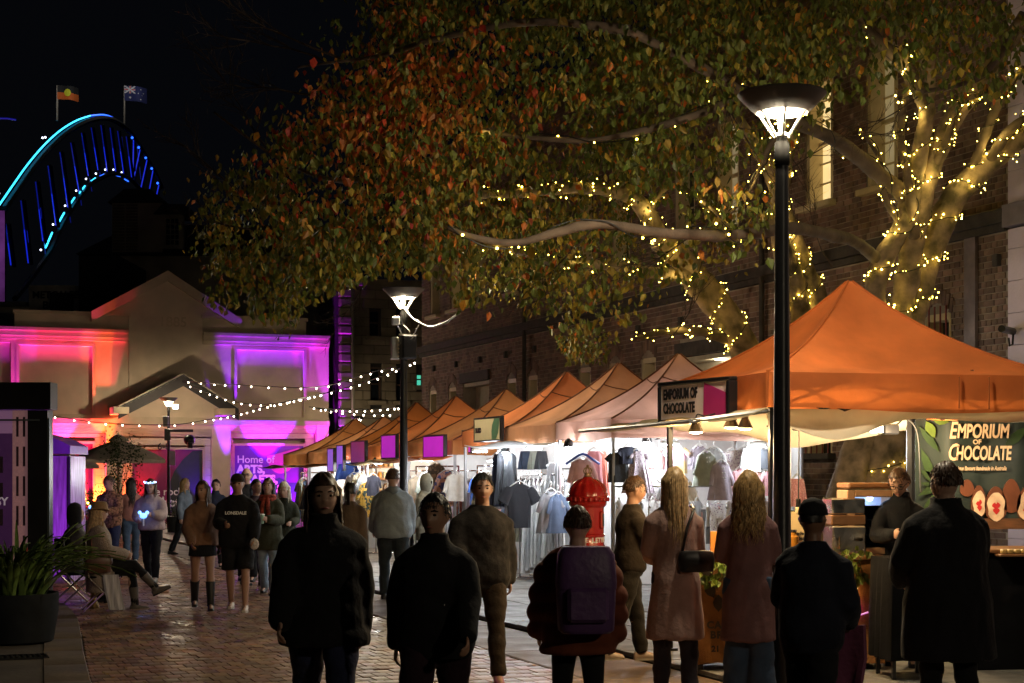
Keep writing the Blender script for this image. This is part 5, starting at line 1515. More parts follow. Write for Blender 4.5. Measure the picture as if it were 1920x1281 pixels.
fairy_string(e1, "fairy lights crowding the thin branch before the second tall window", 0, 1, 2.6, .06)
fairy_string(e2, "fairy lights on the thin branch crossing the dark limb", 0, 1, 2.4, .08)
fairy_string(e3, "fairy lights on the branch reaching the white building", 0, 1, 2.2, .08)
fairy_string(e4, "fairy lights on the twig beside the lit window", 0, 1, 2.2, .1)
fairy_string(e5, "fairy lights dripping left of the street lamp head", 0, 1, 2.2, .1)
fairy_string(b1, "scattered fairy lights under the long bare branch", .3, 1, .7, .25)
fairy_string(b2, "sparse fairy lights on the high branch over the street lamp", 0, .8, .8, .45)
fairy_string(b5, "sparse fairy lights hidden among the red leaves", 0, .9, .6, .6)
fairy_string(b3, "sparse fairy lights high above the tall windows", .1, 1, 1.0, .3)
# soft pools of light from the strings themselves
for i in range(0, len(FL), max(1, len(FL) // 30)):
    l = lamp('POINT', "fairy_glow", None, FL[i] + Vector((0, -.12, 0)), 1.6, (1, .74, .2), .06)
# ================================================================== CHOCOLATE STALL
ER = R(13.3)
E2 = Vector((.973, .23, 0)); E1 = Vector((-.23, .973, 0))
EC = Vector((3.02, 14.56, .05))
def EP(x, y, z=0.0): return EC + E2 * x + E1 * y + Vector((0, 0, z))
em = thing("market_stall", "nearest and largest orange stall selling chocolate under the tall lamp post", "market stall", EC, ER, "peaked orange market stalls")
em_mat = canopy_mat("strong orange canvas", (.68, .19, .045))
m, rings = canopy_mesh(1.3, 1.3, 2.5, 3.40, .3, 21, .13)
can = m.build("canopy", em_mat, em, smooth=45)
pm = MATS["seam tape"]
for k in range(4):
    p_ = MB(); p_.tube([Vector(rings[i][k * 10]) + Vector((0, 0, .006)) for i in range(2, len(rings))], .011, 5); p_.build("ridge_seam", mat("orange seam", (.42, .1, .015), .8), can)
p_ = MB()
for k in range(4):
    a = [Vector(rings[i][k * 10]) for i in (0, 1, 2)]; p_.tube([q * 1.006 for q in a], .014, 5)
p_.build("corner_tape", MATS["orange seam"], can)
# stitched strap patches and eyelet on the near edge
for xx in (.35, .62):
    p_ = MB(); p_.tube([(xx, -1.335, 2.22), (xx, -1.335, 2.48)], .006, 5); p_.build("strap_seam", MATS["orange seam"], can)
p_ = MB(); p_.lathe([(.01, 0), (.016, .004), (.016, .01)], 10, (.48, -1.31, 2.53)); p_.build("eyelet", steel, can)
for sx in (-1, 1):
    for sy in (-1, 1):
        l_ = MB(); l_.box((sx * 1.26, sy * 1.26, 1.24), (.05, .05, 2.48), 0, .006); l_.box((sx * 1.26, sy * 1.26, .012), (.12, .12, .024)); l_.build("leg", black_metal, em)
for s in (-1, 1):
    b_ = MB(); k = 4
    for i in range(k):
        y0, y1 = -1.25 + 2.5 * i / k, -1.25 + 2.5 * (i + 1) / k
        b_.tube([(s * 1.26, y0, 2.42), (s * 1.26, y1, 2.2)], .012, 5); b_.tube([(s * 1.24, y0, 2.2), (s * 1.24, y1, 2.42)], .012, 5)
        b_.tube([(y0, s * 1.26, 2.42), (y1, s * 1.26, 2.2)], .012, 5); b_.tube([(y0, s * 1.24, 2.2), (y1, s * 1.24, 2.42)], .012, 5)
    b_.build("truss", black_metal, em)
cream_white = mat("creamy white canvas", (.8, .74, .62), .85, var=.06, bump=.2, bscale=6, trans=.45)
# white rolled wall drooping along the near edge
m = MB(); n = 30; rr_ = []
for i in range(n + 1):
    x = -1.27 + 2.75 * i / n; q = i / n
    d = .05 + .2 * math.exp(-((q - .2) / .17) ** 2) + .05 * math.exp(-((q - .75) / .2) ** 2)
    pts = []
    for j in range(6):
        f = j / 5; pts.append((x, -1.24 + .05 * math.sin(f * 3 + q * 9) + .25 * math.sin(math.pi * f) * d, 2.21 - d * f))
    rr_.append(pts + [(a, b_ + .012, c) for a, b_, c in pts[::-1]])
m.loft(rr_); m.build("rolled_wall", cream_white, em, smooth=60)
m = MB(); rr_ = []
for i in range(n + 1):
    x = -1.24 + 2.4 * i / n; q = i / n
    d = .16 + .16 * math.exp(-((q - .55) / .25) ** 2) + .015 * math.sin(q * 17)
    pts = [(x, 1.2 - .06 * math.sin(math.pi * j / 5), 2.26 - d * j / 5) for j in range(6)]
    rr_.append(pts + [(a, b_ + .012, c) for a, b_, c in pts[::-1]])
m.loft(rr_); m.build("rolled_wall", cream_white, em, smooth=60)
# under-ceiling liner, lit warm
m = MB(); n = 16; rr_ = []
for i in range(n + 1):
    y = -1.2 + 2.4 * i / n
    pts = [(x, y, 2.3 + .5 * (1 - abs(x) / 1.2) * (1 - abs(y) / 1.25) - .04 * math.sin(3 * x + i)) for x in np.linspace(-1.2, 1.2, 9)]
    rr_.append(pts + [(a, b_, c + .012) for a, b_, c in pts[::-1]])
m.loft(rr_); m.build("liner", cream_cloth, em, smooth=60)
# street-side awning of cream canvas
m = MB(); rr_ = []
for i in range(15):
    y = -1.32 + 3.2 * i / 14
    pts = [(-1.33 - .62 * q, y, 2.2 - .09 * q - .05 * math.sin(math.pi * q) + .02 * math.sin(i * .9) * q) for q in (0, .25, .5, .75, 1)]
    rr_.append(pts + [(a, b_, c + .013) for a, b_, c in pts[::-1]])
m.loft(rr_)
aw_ = tag(m.build("awning", cream_cloth, None, EC, ER, smooth=50), "cream canvas awning glowing warm beside the EMPORIUM OF CHOCOLATE sign", "awning")
m = MB()
for y in (-1.3, 1.8): m.tube([(-1.3, y, 2.19), (-1.96, y, 2.1)], .02, 6)
m.tube([(-1.97, -1.34, 2.1), (-1.97, 1.9, 2.1)], .018, 6)
m.build("pole_frame", grey_metal, aw_, smooth=40)
# sign board
SL, SH = 1.08, .3
t = thing("stall_sign", "black framed sign reading EMPORIUM OF CHOCOLATE with a magenta shape", "sign", at(1305, 752, 14.15), ER + R(-78))
m = MB()
for z_ in (-1, 1): m.box((0, 0, z_ * (SH / 2 + .018)), (SL + .1, .09, .036), 0, .008)
for x_ in (-1, 1): m.box((x_ * (SL / 2 + .025), 0, 0), (.05, .09, SH), 0, .008)
m.build("frame", sign_frame, t)
m = MB(); m.box((0, 0, 0), (SL, .06, SH)); m.build("face", mat("pale pink sign face", (.9, .74, .77), .45, var=.04), t)
m = MB(); m.prism([(SL * .16, -SH * .42), (SL * .17, SH * .5), (SL * .5, SH * .16), (SL * .5, -SH * .5), (SL * .2, -SH * .5)], lambda a, b_, d: (a, d, b_), -.0345, -.0305); m.build("magenta_shape", mat("magenta vinyl", (.5, .03, .22), .5, var=.04), t)
lettering("EMPORIUM OF\nCHOCOLATE", .125, dark_print, t, (-SL * .46, -.0345, .03), (R(90), 0, 0), .005, scale=(.7, 1, 1))
# clip lamps under the awning
warm_bulb = glow("warm spot bulb", (1, .72, .36), 16)
for px, py, wat, lb in ((1305, 806, 20, "clip lamp farthest from the lamp post under the cream awning"), (1371, 797, 20, "middle clip lamp turned sideways under the cream awning"), (1397, 799, 30, "brightest clip lamp nearest the lamp post under the awning")):
    Y = 13.6
    p = at(px, py, Y); t = thing("clip_lamp", lb, "spot lamp", p, rs.uniform(0, 1), "clip lamps under the cream awning")
    m = MB(); m.lathe([(.012, .1), (.028, .095), (.03, .06), (.036, .05), (.068, -.02), (.066, -.02), (.034, .045), (.012, .045)], 16); m.build("shade", mat("lamp shade metal", (.08, .06, .05), .4, .5), t, smooth=40)
    m = MB(); m.lathe([(.03, .02), (.058, -.016), (.05, -.028), (.02, -.034)], 14); m.build("bulb", warm_bulb, t, smooth=True)
    m = MB(); m.tube(catmull([(0, 0, .1), (.02, .02, .13), (.1, .1, .12), (.25, .2, .15)], 4), .006, 5); m.build("flex", cable_mat, t)
    lamp('POINT', "clip_lamp_light", t, (0, 0, -.09), wat, (1, .68, .32), .04)
for dx, lb in ((0, "bare hanging bulb holder on a long flex beside the lamp post"),):
    p = at(1497, 790, 13.9); q = at(1497, 935, 13.9)
    t = thing("hanging_bulb", lb, "hanging lamp", p)
    m = MB(); m.tube([(0, 0, .05), (.005, 0, -.2), (0, 0, q.z - p.z)], .006, 5); m.build("flex", cable_mat, t)
    m = MB(); m.lathe([(.016, .0), (.022, -.01), (.022, -.07), (.018, -.075)], 12, (0, 0, q.z - p.z)); m.build("holder", black_metal, t)
    m = MB(); m.ball((0, 0, q.z - p.z - .1), .03, 10, 8, 1, 1, 1.3); m.build("bulb", mat("unlit bulb glass", (.6, .5, .3), .1), t, smooth=True)
m = MB(); m.box((0, 0, 0), (.12, .08, .07), 0, .01); p2 = MB(); p2.ball((.16, 0, -.03), .045, 8, 6); p3 = MB(); p3.tube(catmull([(-.3, 0, .0), (0, 0, .06), (.2, 0, -.04), (.35, .1, .03)], 5), .007, 5)
fit("power_adaptor", "black power adaptor and cables under the white rolled wall", "adaptor", at(1500, 800, 13.7), ER, [("case", m, black_metal), ("plug", p2, black_metal), ("cable", p3, cable_mat)])
m = MB(); m.box((0, 0, 0), (.2, .12, .1), .3, .015); p2 = MB(); p2.box((-.13, -.03, .0), (.08, .1, .07), .3); p3 = MB(); p3.tube(catmull([(.1, 0, .05), (.2, .02, .1), (.32, .02, -.05), (.34, 0, -.6)], 5), .008, 5)
fit("floodlight", "black floodlight hanging at the back edge above the fairy lit trunk", "floodlight", at(1665, 805, 15.6), ER, [("case", m, black_metal), ("lens", p2, glow("flood glass", (1, .85, .6), 6, False)), ("cable", p3, cable_mat)])
lamp('POINT', "chocolate_stall_light", em, (.9, .6, 2.0), 60, (1, .74, .42), .1)
lamp('POINT', "chocolate_stall_light", em, (-.7, .2, 2.1), 48, (1, .7, .36), .1)
# counters wrapped in jute sacking
jute = mat("jute sacking", (.3, .13, .035), .9, var=.25, vscale=5, bump=.6, bscale=120)
ink = mat("faded sack ink", (.05, .035, .025), .9, var=.2)
def counter(name, label, x0, x1, Y, dep, z1, rz=0.0):
    a, b_ = (x0 - 960) / F * Y, (x1 - 960) / F * Y
    t = thing(name, label, "counter", ((a + b_) / 2, Y, .05), rz)
    W_ = b_ - a
    n = 26
    m = MB(); rings = []
    for z, f in ((.04, 1), (.07, 1), (.3, .9), (.6, .8), (.9, .5), (z1 - .05, .2), (z1 - .045, 0)):
        ring = []
        for i in range(n): ring.append((-W_ / 2 + W_ * i / (n - 1), -dep / 2 - .012 - .014 * f * math.sin(i * 1.1 + z), z + (.025 * math.sin(i * .6) if z < .05 else 0)))
        for i in range(n): ring.append((W_ / 2 - W_ * i / (n - 1), dep / 2 + .01, z))
        rings.append(ring)
    m.loft(rings); m.build("sacking", jute, t, smooth=50)
    m = MB(); m.box((0, 0, z1 - .02), (W_ + .06, dep + .06, .035), 0, .008); m.build("counter_top", wood, t)
    m = MB()
    for sx in (-1, 1):
        for sy in (-1, 1): m.box((sx * (W_ / 2 - .05), sy * (dep / 2 - .05), .02), (.05, .05, .05))
    m.build("foot", black_metal, t)
    return t, W_
ct, W_ = counter("counter", "chocolate counter wrapped in coffee sacking printed CAFE DO BRASIL", 1296, 1645, 14.25, .55, .98)
def leafshape(c, L_, a, w=.32):
    pts = [(0, 0), (.3, w * .8), (.55, w), (.8, w * .6), (1, 0), (.8, -w * .6), (.55, -w), (.3, -w * .8)]
    return [(c[0] + L_ * (p * math.cos(a) - q * math.sin(a)), c[1] + L_ * (p * math.sin(a) + q * math.cos(a))) for p, q in pts]
xs_ = -W_ / 2
for i, (lx, lz, an) in enumerate(((.16, .62, 2.0), (.27, .6, 1.15), (.14, .78, 2.0), (.3, .73, 1.2), (.16, .9, 2.2), (.2, .5, 1.57))):
    m = MB(); m.prism(leafshape((xs_ + lx, lz), .15, an), lambda a, b_, d: (a, d, b_), -.308, -.3055); m.build("printed_leaf", ink, ct)
lettering("CAFE DO\n BRASIL", .085, ink, ct, (xs_ + .1, -.309, .36), (R(90), 0, 0), .004, sp=1.15)
lettering("21", .07, ink, ct, (xs_ + .14, -.309, .16), (R(90), 0, 0), .003)
# neon on the counter face
neo_y = glow("yellow neon", (1, .5, .05), 5); neo_p = glow("pink neon", (1, .05, .8), 5); neo_h = glow("pale neon", (1, .5, .4), 4)
nx = (1600 - 960) / F * 14 - ct.location.x
t = thing("neon_sign", "small neon sign of a yellow h and pink squiggles on the sacking counter", "neon sign", at(1600, 1125, 13.93))
def neon(pts, mt, nm):
    m = MB(); m.tube(catmull([((a - 1600) / F * 13.95, 0, -(b_ - 1125) / F * 13.95) for a, b_ in pts], 5), .0075, 6); m.build(nm, mt, t, smooth=True)
neon([(1591, 1106), (1596, 1108), (1597, 1114), (1596, 1119), (1599, 1113), (1603, 1114), (1603, 1121), (1599, 1126)], neo_y, "letter_h")
neon([(1599, 1097), (1603, 1101), (1600, 1104), (1598, 1101), (1599, 1097)], neo_h, "heart")
neon([(1594, 1094), (1601, 1094), (1607, 1099), (1606, 1110), (1606, 1122), (1603, 1129)], glow("dim yellow neon", (.9, .45, .1), .9), "outline")
neon([(1599, 1133), (1605, 1136), (1605, 1142), (1601, 1142)], neo_p, "letter_curve")
neon([(1601, 1145), (1603, 1150), (1607, 1149), (1606, 1153), (1602, 1152)], neo_p, "letter_curve")
neon([(1604, 1130), (1610, 1138), (1607, 1146), (1610, 1152), (1604, 1156), (1616, 1152), (1628, 1148)], glow("dim pink neon", (.8, .2, .7), .5), "outline")
# ivy on the counter edge: many small leaves on trailing stems
ivy_m = mat("variegated ivy", (.14, .2, .03), .45, var=0, rnd=.5, hue=.02, trans=.25)
def ivy(label, cx, cz, Y, w_, drop, nl):
    t = thing("ivy_garland", label, "ivy", at(cx, cz, Y))
    st = MB(); N = 0
    lm = []
    for k in range(3):
        q = MB(); q.add([(0, 0, 0), (-.028, -.008, -.02), (-.018, 0, -.05), (0, .006, -.07), (.018, 0, -.05), (.028, -.008, -.02), (0, .012, -.03)], [(0, 1, 6), (1, 2, 6), (2, 3, 6), (3, 4, 6), (4, 5, 6), (5, 0, 6)]); lm.append(q.mesh("leaf", ivy_m))
    for s in range(6):
        p0 = Vector((rt.uniform(-w_, w_), 0, .05)); pts = [p0]
        for k in range(5): pts.append(pts[-1] + Vector((rt.uniform(-.06, .06), rt.uniform(-.03, .01), -drop / 5 * rt.uniform(.4, 1.4))))
        st.tube(pts, .005, 4)
        for k in range(nl // 6):
            p = pts[rt.randint(0, 5)] + Vector((rt.gauss(0, .05), rt.gauss(-.02, .03), rt.gauss(.02, .03)))
            o = inst("leaf", lm[k % 3], t, p); sc2 = rt.uniform(.7, 1.35); o.scale = (sc2, sc2, sc2); o.rotation_euler = (rt.uniform(-.9, .3), rt.uniform(-.8, .8), rt.uniform(-1, 1))
    st.build("stem", mat("ivy stem", (.08, .09, .02), .7), t)
ivy("bushy lit ivy spilling over the counter between the two women in coats", 1345, 1062, 13.92, .13, .2, 84)
ivy("ivy trailing over the counter corner below the steel machine", 1602, 1052, 13.92, .1, .2, 40)
# things on the counter
m = MB(); m.box((0, 0, .125), (.3, .3, .25), 0, .012); p2 = MB(); p2.box((0, 0, .3), (.31, .26, .09), 0, .01); p3 = MB(); p3.box((0, .02, .42), (.3, .3, .14), 0, .012); p4 = MB(); p4.lathe([(.03, 0), (.035, .02), (.02, .03)], 10, (.08, -.17, .12)); p5 = MB(); p5.tube([(-.1, -.16, .06), (-.1, -.2, .07), (-.1, -.2, .16)], .012, 6); p6 = MB(); p6.tube(catmull([(.0, 0, .49), (.05, .03, .56), (.15, .06, .6), (.3, .1, .58)], 4), .014, 6)
fit("chocolate_machine", "stainless steel hot chocolate machine on the counter behind the person in black", "drink machine", at(1583, 1050, 14.3) .xy.to_3d() + Vector((0, 0, 1.03)), .1, [("tank", m, steel), ("drip_plate", p2, mat("copper panel", (.4, .22, .12), .35, .8)), ("hopper", p3, steel), ("knob", p4, black_metal), ("lever", p5, steel), ("hose", p6, mat("clear hose", (.35, .34, .32), .2))])
m = MB()
for a, b_, c, d in ((-.2, 0, .05, .56), (.2, 0, .05, .56)): m.box((a, 0, .28), (.07, .3, .56), 0, .008)
m.box((0, 0, .03), (.33, .3, .06), 0, .006); m.box((0, 0, .53), (.33, .3, .06), 0, .006)
gl = MB(); gl.box((0, -.13, .28), (.33, .008, .44)); sh_ = MB()
for z in (.17, .3, .42): sh_.box((0, .0, z), (.33, .24, .012))
fr_ = MB()
for z, c in ((.2, 0), (.33, 1)):
    for i in range(4): fr_.box((-.12 + i * .08, -.02, z), (.06, .12, .05), 0, .01)
bk = MB(); bk.box((0, .13, .28), (.33, .02, .44))
tp = MB(); tp.box((0, 0, .6), (.46, .34, .05), 0, .012)
t = fit("display_cabinet", "pale wooden display cabinet with glass door lit blue inside", "display cabinet", at(1627, 1050, 14.35).xy.to_3d() + Vector((0, 0, 1.03)), .12, [("case", m, mat("pale wood", (.5, .3, .17), .5, var=.2, vscale=4)), ("glass_door", gl, mat("clear glass", (.9, .95, 1), .05, var=0, transmission=1.0)), ("shelf", sh_, steel), ("chocolate_box", fr_, mat("blue wrapper", (.1, .22, .6), .4)), ("back_panel", bk, mat("bluish panel", (.5, .6, .8), .5)), ("wooden_top", tp, wood)])
lamp('POINT', "cabinet_light", t, (0, -.05, .49), 2.5, (.55, .7, 1), .03)
t = thing("price_card", "cream card lettered Handmade Chocolates behind the dark lamp post", "card", at(1487, 1046, 14.15), 0)
m = MB(); m.box((0, 0, .2), (.22, .012, .4), 0, .003); m.build("card", mat("cream card", (.66, .52, .3), .6, var=.05), t)
lettering("Handmade\nChocolates", .042, dark_print, t, (0, -.008, .2), (R(90), 0, 0), .001, align='CENTER')
m = MB(); m.box((0, .05, .02), (.2, .12, .03)); m.build("base", wood, t)
m = MB(); m.lathe([(.05, 0), (.055, .01), (.05, .16), (.03, .17), (.03, .2)], 14); l_ = MB(); l_.lathe([(.034, .2), (.034, .22)], 12)
fit("honey_jar", "glowing amber jar on the counter below the cream card", "jar", at(1487, 1052, 14.1).xy.to_3d() + Vector((0, 0, 1.03)), 0, [("jar", m, MATS["amber jar"]), ("lid", l_, steel)])
lamp('POINT', "counter_lamp", ct, (-.35, .0, 1.16), 4, (1, .65, .2), .04)
m = MB(); m.box((0, 0, .1), (.1, .02, .2), 0, .003); fit("menu_card", "small orange menu card standing on the counter between the two women", "menu", at(1342, 1052, 14.2).xy.to_3d() + Vector((0, 0, 1.03)), .2, [("card", m, mat("orange card", (.6, .25, .05), .6))])
# side table with black cloth and card terminal, behind which the vendor stands
t = thing("table", "tall table under black cloth where the man with glasses stands", "table", at(1698, HZ, 13.5).xy.to_3d() + Vector((0, 0, .05)), .1)
m = MB(); m.box((0, 0, .97), (.42, .5, .03), 0, .006); m.build("table_top", wood, t)
for sx in (-1, 1):
    for sy in (-1, 1):
        m = MB(); m.box((sx * .17, sy * .2, .48), (.03, .03, .95)); m.build("leg", black_metal, t)
m = MB(); n = 44; per = []
for j in range(n):
    a = 2 * math.pi * j / n; c_, s_ = math.cos(a), math.sin(a); q = max(abs(c_), abs(s_)); per.append((c_ / q, s_ / q))
m.loft([[(x * (.22 + f * (.03 + .018 * math.sin(j * 2.1))), y * (.26 + f * (.03 + .018 * math.cos(j * 1.8))), z) for j, (x, y) in enumerate(per)] for z, f in ((.16, 1), (.5, .8), (.8, .4), (.982, .05), (.99, 0))])
tag(m.build("tablecloth", black_cloth, None, at(1698, HZ, 13.5).xy.to_3d() + Vector((0, 0, .055)), .1, smooth=50), "black cloth draped over the tall table before the man with glasses", "tablecloth")
t = thing("card_terminal", "grey card payment terminal on the black clothed table", "card terminal", at(1712, 1046, 13.45).xy.to_3d() + Vector((0, 0, 1.05)), .2)
m = MB(); m.box((0, 0, .06), (.09, .08, .16), 0, .012, Matrix.Rotation(R(-25), 3, 'X')); m.build("case", mat("grey plastic", (.2, .2, .2), .5), t); m = MB(); m.box((0, -.03, .09), (.06, .02, .06), 0, .004, Matrix.Rotation(R(-25), 3, 'X')); m.build("screen", dark_glass, t)
m = MB(); m.box((0, 0, 0), (.36, .3, .025), 0, .006); p2 = MB()
for i in range(5): p2.box((-.12 + i * .06, -.02, .03), (.045, .16, .035), 0, .008)
fit("chocolate_tray", "tray of wrapped chocolates on the dark counter at the right edge", "tray", at(1900, 1040, 14.0), .1, [("tray", m, wood), ("wrapped_bar", p2, mat("gold wrapper", (.5, .35, .12), .35))])
m = MB(); m.box((0, 0, .5), (1.3, .6, 1.0), 0, .01); p2 = MB(); p2.box((0, 0, 1.02), (1.36, .66, .03), 0, .006)
fit("counter", "dark counter at the right edge below the chocolate banner", "counter", at(1935, HZ, 14.3).xy.to_3d() + Vector((0, 0, .05)), .1, [("body", m, black_cloth), ("top", p2, wood)])
# banner
banner_m = mat("banner vinyl", (.01, .016, .016), .45, var=.5, vscale=1.2, col2=(.035, .05, .042))
BY = 15.9
bp0, bp1 = at(1716, 776, BY), at(2020, 990, BY)
BW, BH = bp1.x - bp0.x, bp0.z - bp1.z
t = thing("banner", "large dark green banner reading EMPORIUM OF CHOCOLATE over halved chocolates", "banner", (bp0.x, BY, bp1.z))
m = MB(); rr_ = []
for i in range(21):
    x = BW * i / 20; y = .02 * math.sin(i * .9) + .012 * math.sin(i * 2.3)
    rr_.append([(x, y, 0), (x, y, BH), (x, y + .012, BH), (x, y + .012, 0)])
m.loft(rr_); m.build("sheet", banner_m, t, smooth=50)
bt = mat("pale gold print", (.7, .5, .32), .5, var=.04)
def bpos(px, py): p = at(px, py, BY); return (p.x - bp0.x, -.04, p.z - bp1.z)
s1 = .2
lettering("E", s1 * 1.15, bt, t, bpos(1777, 822), (R(90), 0, 0), .004, .25, scale=(.62, 1, 1)); lettering("MPORIUM", s1 * .95, bt, t, bpos(1792, 821), (R(90), 0, 0), .005, .14, scale=(.6, 1, 1))
lettering("OF", s1 * .32, bt, t, bpos(1822, 833), (R(90), 0, 0), .002)
lettering("C", s1 * 1.15, bt, t, bpos(1774, 863), (R(90), 0, 0), .004, .25, scale=(.62, 1, 1)); lettering("HOCOLATE", s1 * .95, bt, t, bpos(1790, 862), (R(90), 0, 0), .005, .14, scale=(.53, 1, 1))
lettering("Unique flavours handmade in Australia", s1 * .3, bt, t, bpos(1786, 882), (R(90), 0, 0), .001, .3, scale=(.55, 1, 1))
choc = mat("chocolate print", (.14, .045, .02), .4, var=.2); fill = mat("cream filling print", (.65, .45, .3), .5, var=.3, vscale=9); rd_ = mat("raspberry print", (.5, .02, .02), .5)
for (cx, cy, rx, ry, cut) in ((1812, 915, 13, 16, 0), (1834, 940, 14, 30, 1), (1866, 945, 20, 33, 1), (1895, 930, 18, 32, 0), (1925, 945, 20, 34, 1)):
    def el(k, dy=0): return [bpos(cx + k * rx * math.cos(a) * (1 - .22 * math.sin(a)) * (1 + (1 - k) * .8 * math.sin(5 * a + cx)), cy + dy - k * ry * math.sin(a) * (1 + (1 - k) * .6 * math.sin(3 * a + cx))) for a in np.linspace(0, 2 * math.pi, 22)[:-1]]
    m = MB(); e = el(1); m.add([(x, y + .012, z) for x, y, z in e] + [(x, y + .03, z) for x, y, z in e], [tuple(range(21)), tuple(range(21, 42))[::-1]] + [(i, (i + 1) % 21, 21 + (i + 1) % 21, 21 + i) for i in range(21)]); m.build("printed_chocolate", choc, t)
    if cut:
        m = MB(); e = el(.82, 3); m.add([(x, y + .008, z) for x, y, z in e], [tuple(range(21))]); m.build("printed_filling", fill, t)
        m = MB(); e = el(.3, 6); m.add([(x, y + .005, z) for x, y, z in e], [tuple(range(21))]); m.build("printed_berry", rd_, t)
m = MB(); rr2 = [bpos(1790, 972), bpos(2020, 972), bpos(2020, 992), bpos(1790, 992)]; m.add([(x, y + .012, z) for x, y, z in rr2], [(0, 1, 2, 3)]); m.build("printed_table", mat("print wood", (.12, .05, .02), .5, var=.4, stretch=(1, 6, 6)), t)
palm_p = mat("print palm leaf", (.02, .045, .01), .5, var=.4); palm_l = mat("print banana leaf", (.1, .15, .02), .5, var=.3)
for (cx, cy, L_, a, mt_, w) in ((1722, 800, 60, -.9, palm_p, .12), (1725, 840, 70, -1.2, palm_p, .12), (1722, 880, 60, -.6, palm_p, .14), (1720, 930, 70, .5, palm_p, .12), (1735, 790, 35, -1.1, palm_l, .28), (1745, 782, 34, -.3, palm_l, .3), (1722, 905, 50, -.2, palm_p, .1), (1925, 800, 60, -2.4, palm_p, .16), (1728, 960, 50, .9, palm_p, .12)):
    pts = leafshape((0, 0), L_ / F * BY, a, w); c0 = bpos(cx, cy)
    m = MB(); m.prism(pts, lambda p, q, d: (c0[0] + p, d, c0[2] + q), -.03, -.026); m.build("printed_leaf", mt_, t)
for x in (-.05, BW + .02):
    m = MB(); m.box((x, .05, (BH - bp1.z + .05) / 2 + .02), (.045, .045, BH + bp1.z - .03)); m.build("post", black_metal, t)
lamp('SPOT', "banner_light", t, (BW * .62, -1.2, BH + .1), 34, (1, .82, .55), .05, spot=70).rotation_euler = (R(40), 0, 0)
# sequinned skirt on the salmon stall's end and small palm behind
hang_px("skirt", 1494, 898, 950, 17.5, .28, "sequin pink", "glittering pink sequin skirt hanging past the lamp post", 0)
t = thing("sago_palm", "dark feathery palm growing behind the counter by the brick wall", "palm", at(1545, HZ, 19.0).xy.to_3d() + Vector((0, 0, .05)))
palm_m = mat("palm frond", (.025, .05, .016), .5, var=.3, vscale=8, trans=.15)
m = MB(); m.lathe([(.1, 0), (.12, .3), (.1, .9), (.05, 1.1)], 10); m.build("trunk", bark, t)
for k in range(15):
    a = k * 2.4; el = rt.uniform(.3, 1.2); L_ = rt.uniform(.6, .9)
    m = MB(); pts = []
    for i in range(9):
        f = i / 8; r_ = L_ * f * math.cos(el * (1 - .4 * f)); z = L_ * (f * math.sin(el) - .5 * f * f)
        pts.append(Vector((math.cos(a) * r_, math.sin(a) * r_, 1.08 + z)))
    m.tube(pts, [.012 * (1 - .8 * i / 8) for i in range(9)], 4)
    for i in range(1, 9):
        for q in (0, .5):
            p = pts[i - 1].lerp(pts[i], q); tg = (pts[i] - pts[i - 1]).normalized(); sd = tg.cross(Vector((0, 0, 1))).normalized()
            for s in (-1, 1):
                e = p + sd * s * .17 * (1 - .6 * abs(i / 8 - .4)) + tg * .1 - Vector((0, 0, .02)); m.add([p, p + tg * .022, e], [(0, 1, 2)])
    m.build("frond", palm_m, t)

# ================================================================== RED LETTER BOX
red = mat("pillar box red", (.34, .012, .012), .22, var=.06, coat=.6, spec=.6, bump=.04, bscale=30)
lb_ = thing("letter_box", "red fluted pillar letter box with domed top and gilded crown finial", "letter box", at(1102, HZ, 17.2).xy.to_3d() + Vector((0, 0, .05)), .35); lb_.scale = (.92,) * 3
m = MB(); m.lathe([(.24, 0), (.245, .1), (.22, .13), (.2, .16), (.19, .2), (.187, .95), (.2, .97), (.2, 1.0), (.187, 1.02), (.187, 1.1), (.198, 1.11), (.198, 1.13), (.187, 1.14), (.187, 1.44)], 40); m.build("body", red, lb_, smooth=35)
m = MB(); m.lathe([(.187, 1.44), (.2, 1.45), (.215, 1.47), (.22, 1.5), (.215, 1.51), (.235, 1.53), (.24, 1.56), (.232, 1.57)], 40); m.build("cornice", red, lb_, smooth=35)
m = MB(); n = 48
m.loft([[((r + .008 * math.cos(j * math.pi * 2 * 12 / n) * w) * math.cos(2 * math.pi * j / n), (r + .008 * math.cos(j * math.pi * 2 * 12 / n) * w) * math.sin(2 * math.pi * j / n), z) for j in range(n)] for r, z, w in ((.225, 1.565, 0), (.222, 1.6, 1), (.2, 1.66, 1.2), (.165, 1.715, 1.2), (.115, 1.755, 1), (.06, 1.775, .4), (.05, 1.79, 0))]); m.build("dome", red, lb_, smooth=50)
m = MB(); m.box((0, 0, 0), (.03, .035, .05), 0, .008); lm_ = m.mesh("leaf_moulding", red)
for k in range(24):
    a = k * math.pi / 12; inst("leaf_moulding", lm_, lb_, (.236 * math.cos(a), .236 * math.sin(a), 1.535), a)
gold = mat("worn gilding", (.35, .22, .12), .4, .6, var=.4, vscale=30)
m = MB(); m.lathe([(.045, 1.79), (.05, 1.8), (.035, 1.82), (.04, 1.835)], 16)
for k in range(8):
    a = k * math.pi / 4; d = Vector((math.cos(a), math.sin(a), 0)); m.tube([d * .038 + Vector((0, 0, 1.83)), d * .05 + Vector((0, 0, 1.86)), d * .04 + Vector((0, 0, 1.885)), Vector((0, 0, 1.9))], .009, 6)
m.ball((0, 0, 1.915), .018, 8, 6); m.build("crown_finial", gold, lb_, smooth=60)
m = MB(); m.box((.1, -.168, 1.3), (.055, .05, .2), .55, .015); m.build("slot_frame", red, lb_); m = MB(); m.box((.108, -.182, 1.3), (.026, .035, .15), .55, .008); m.build("slot", mat("slot dark", (.005, .003, .003), .8), lb_)
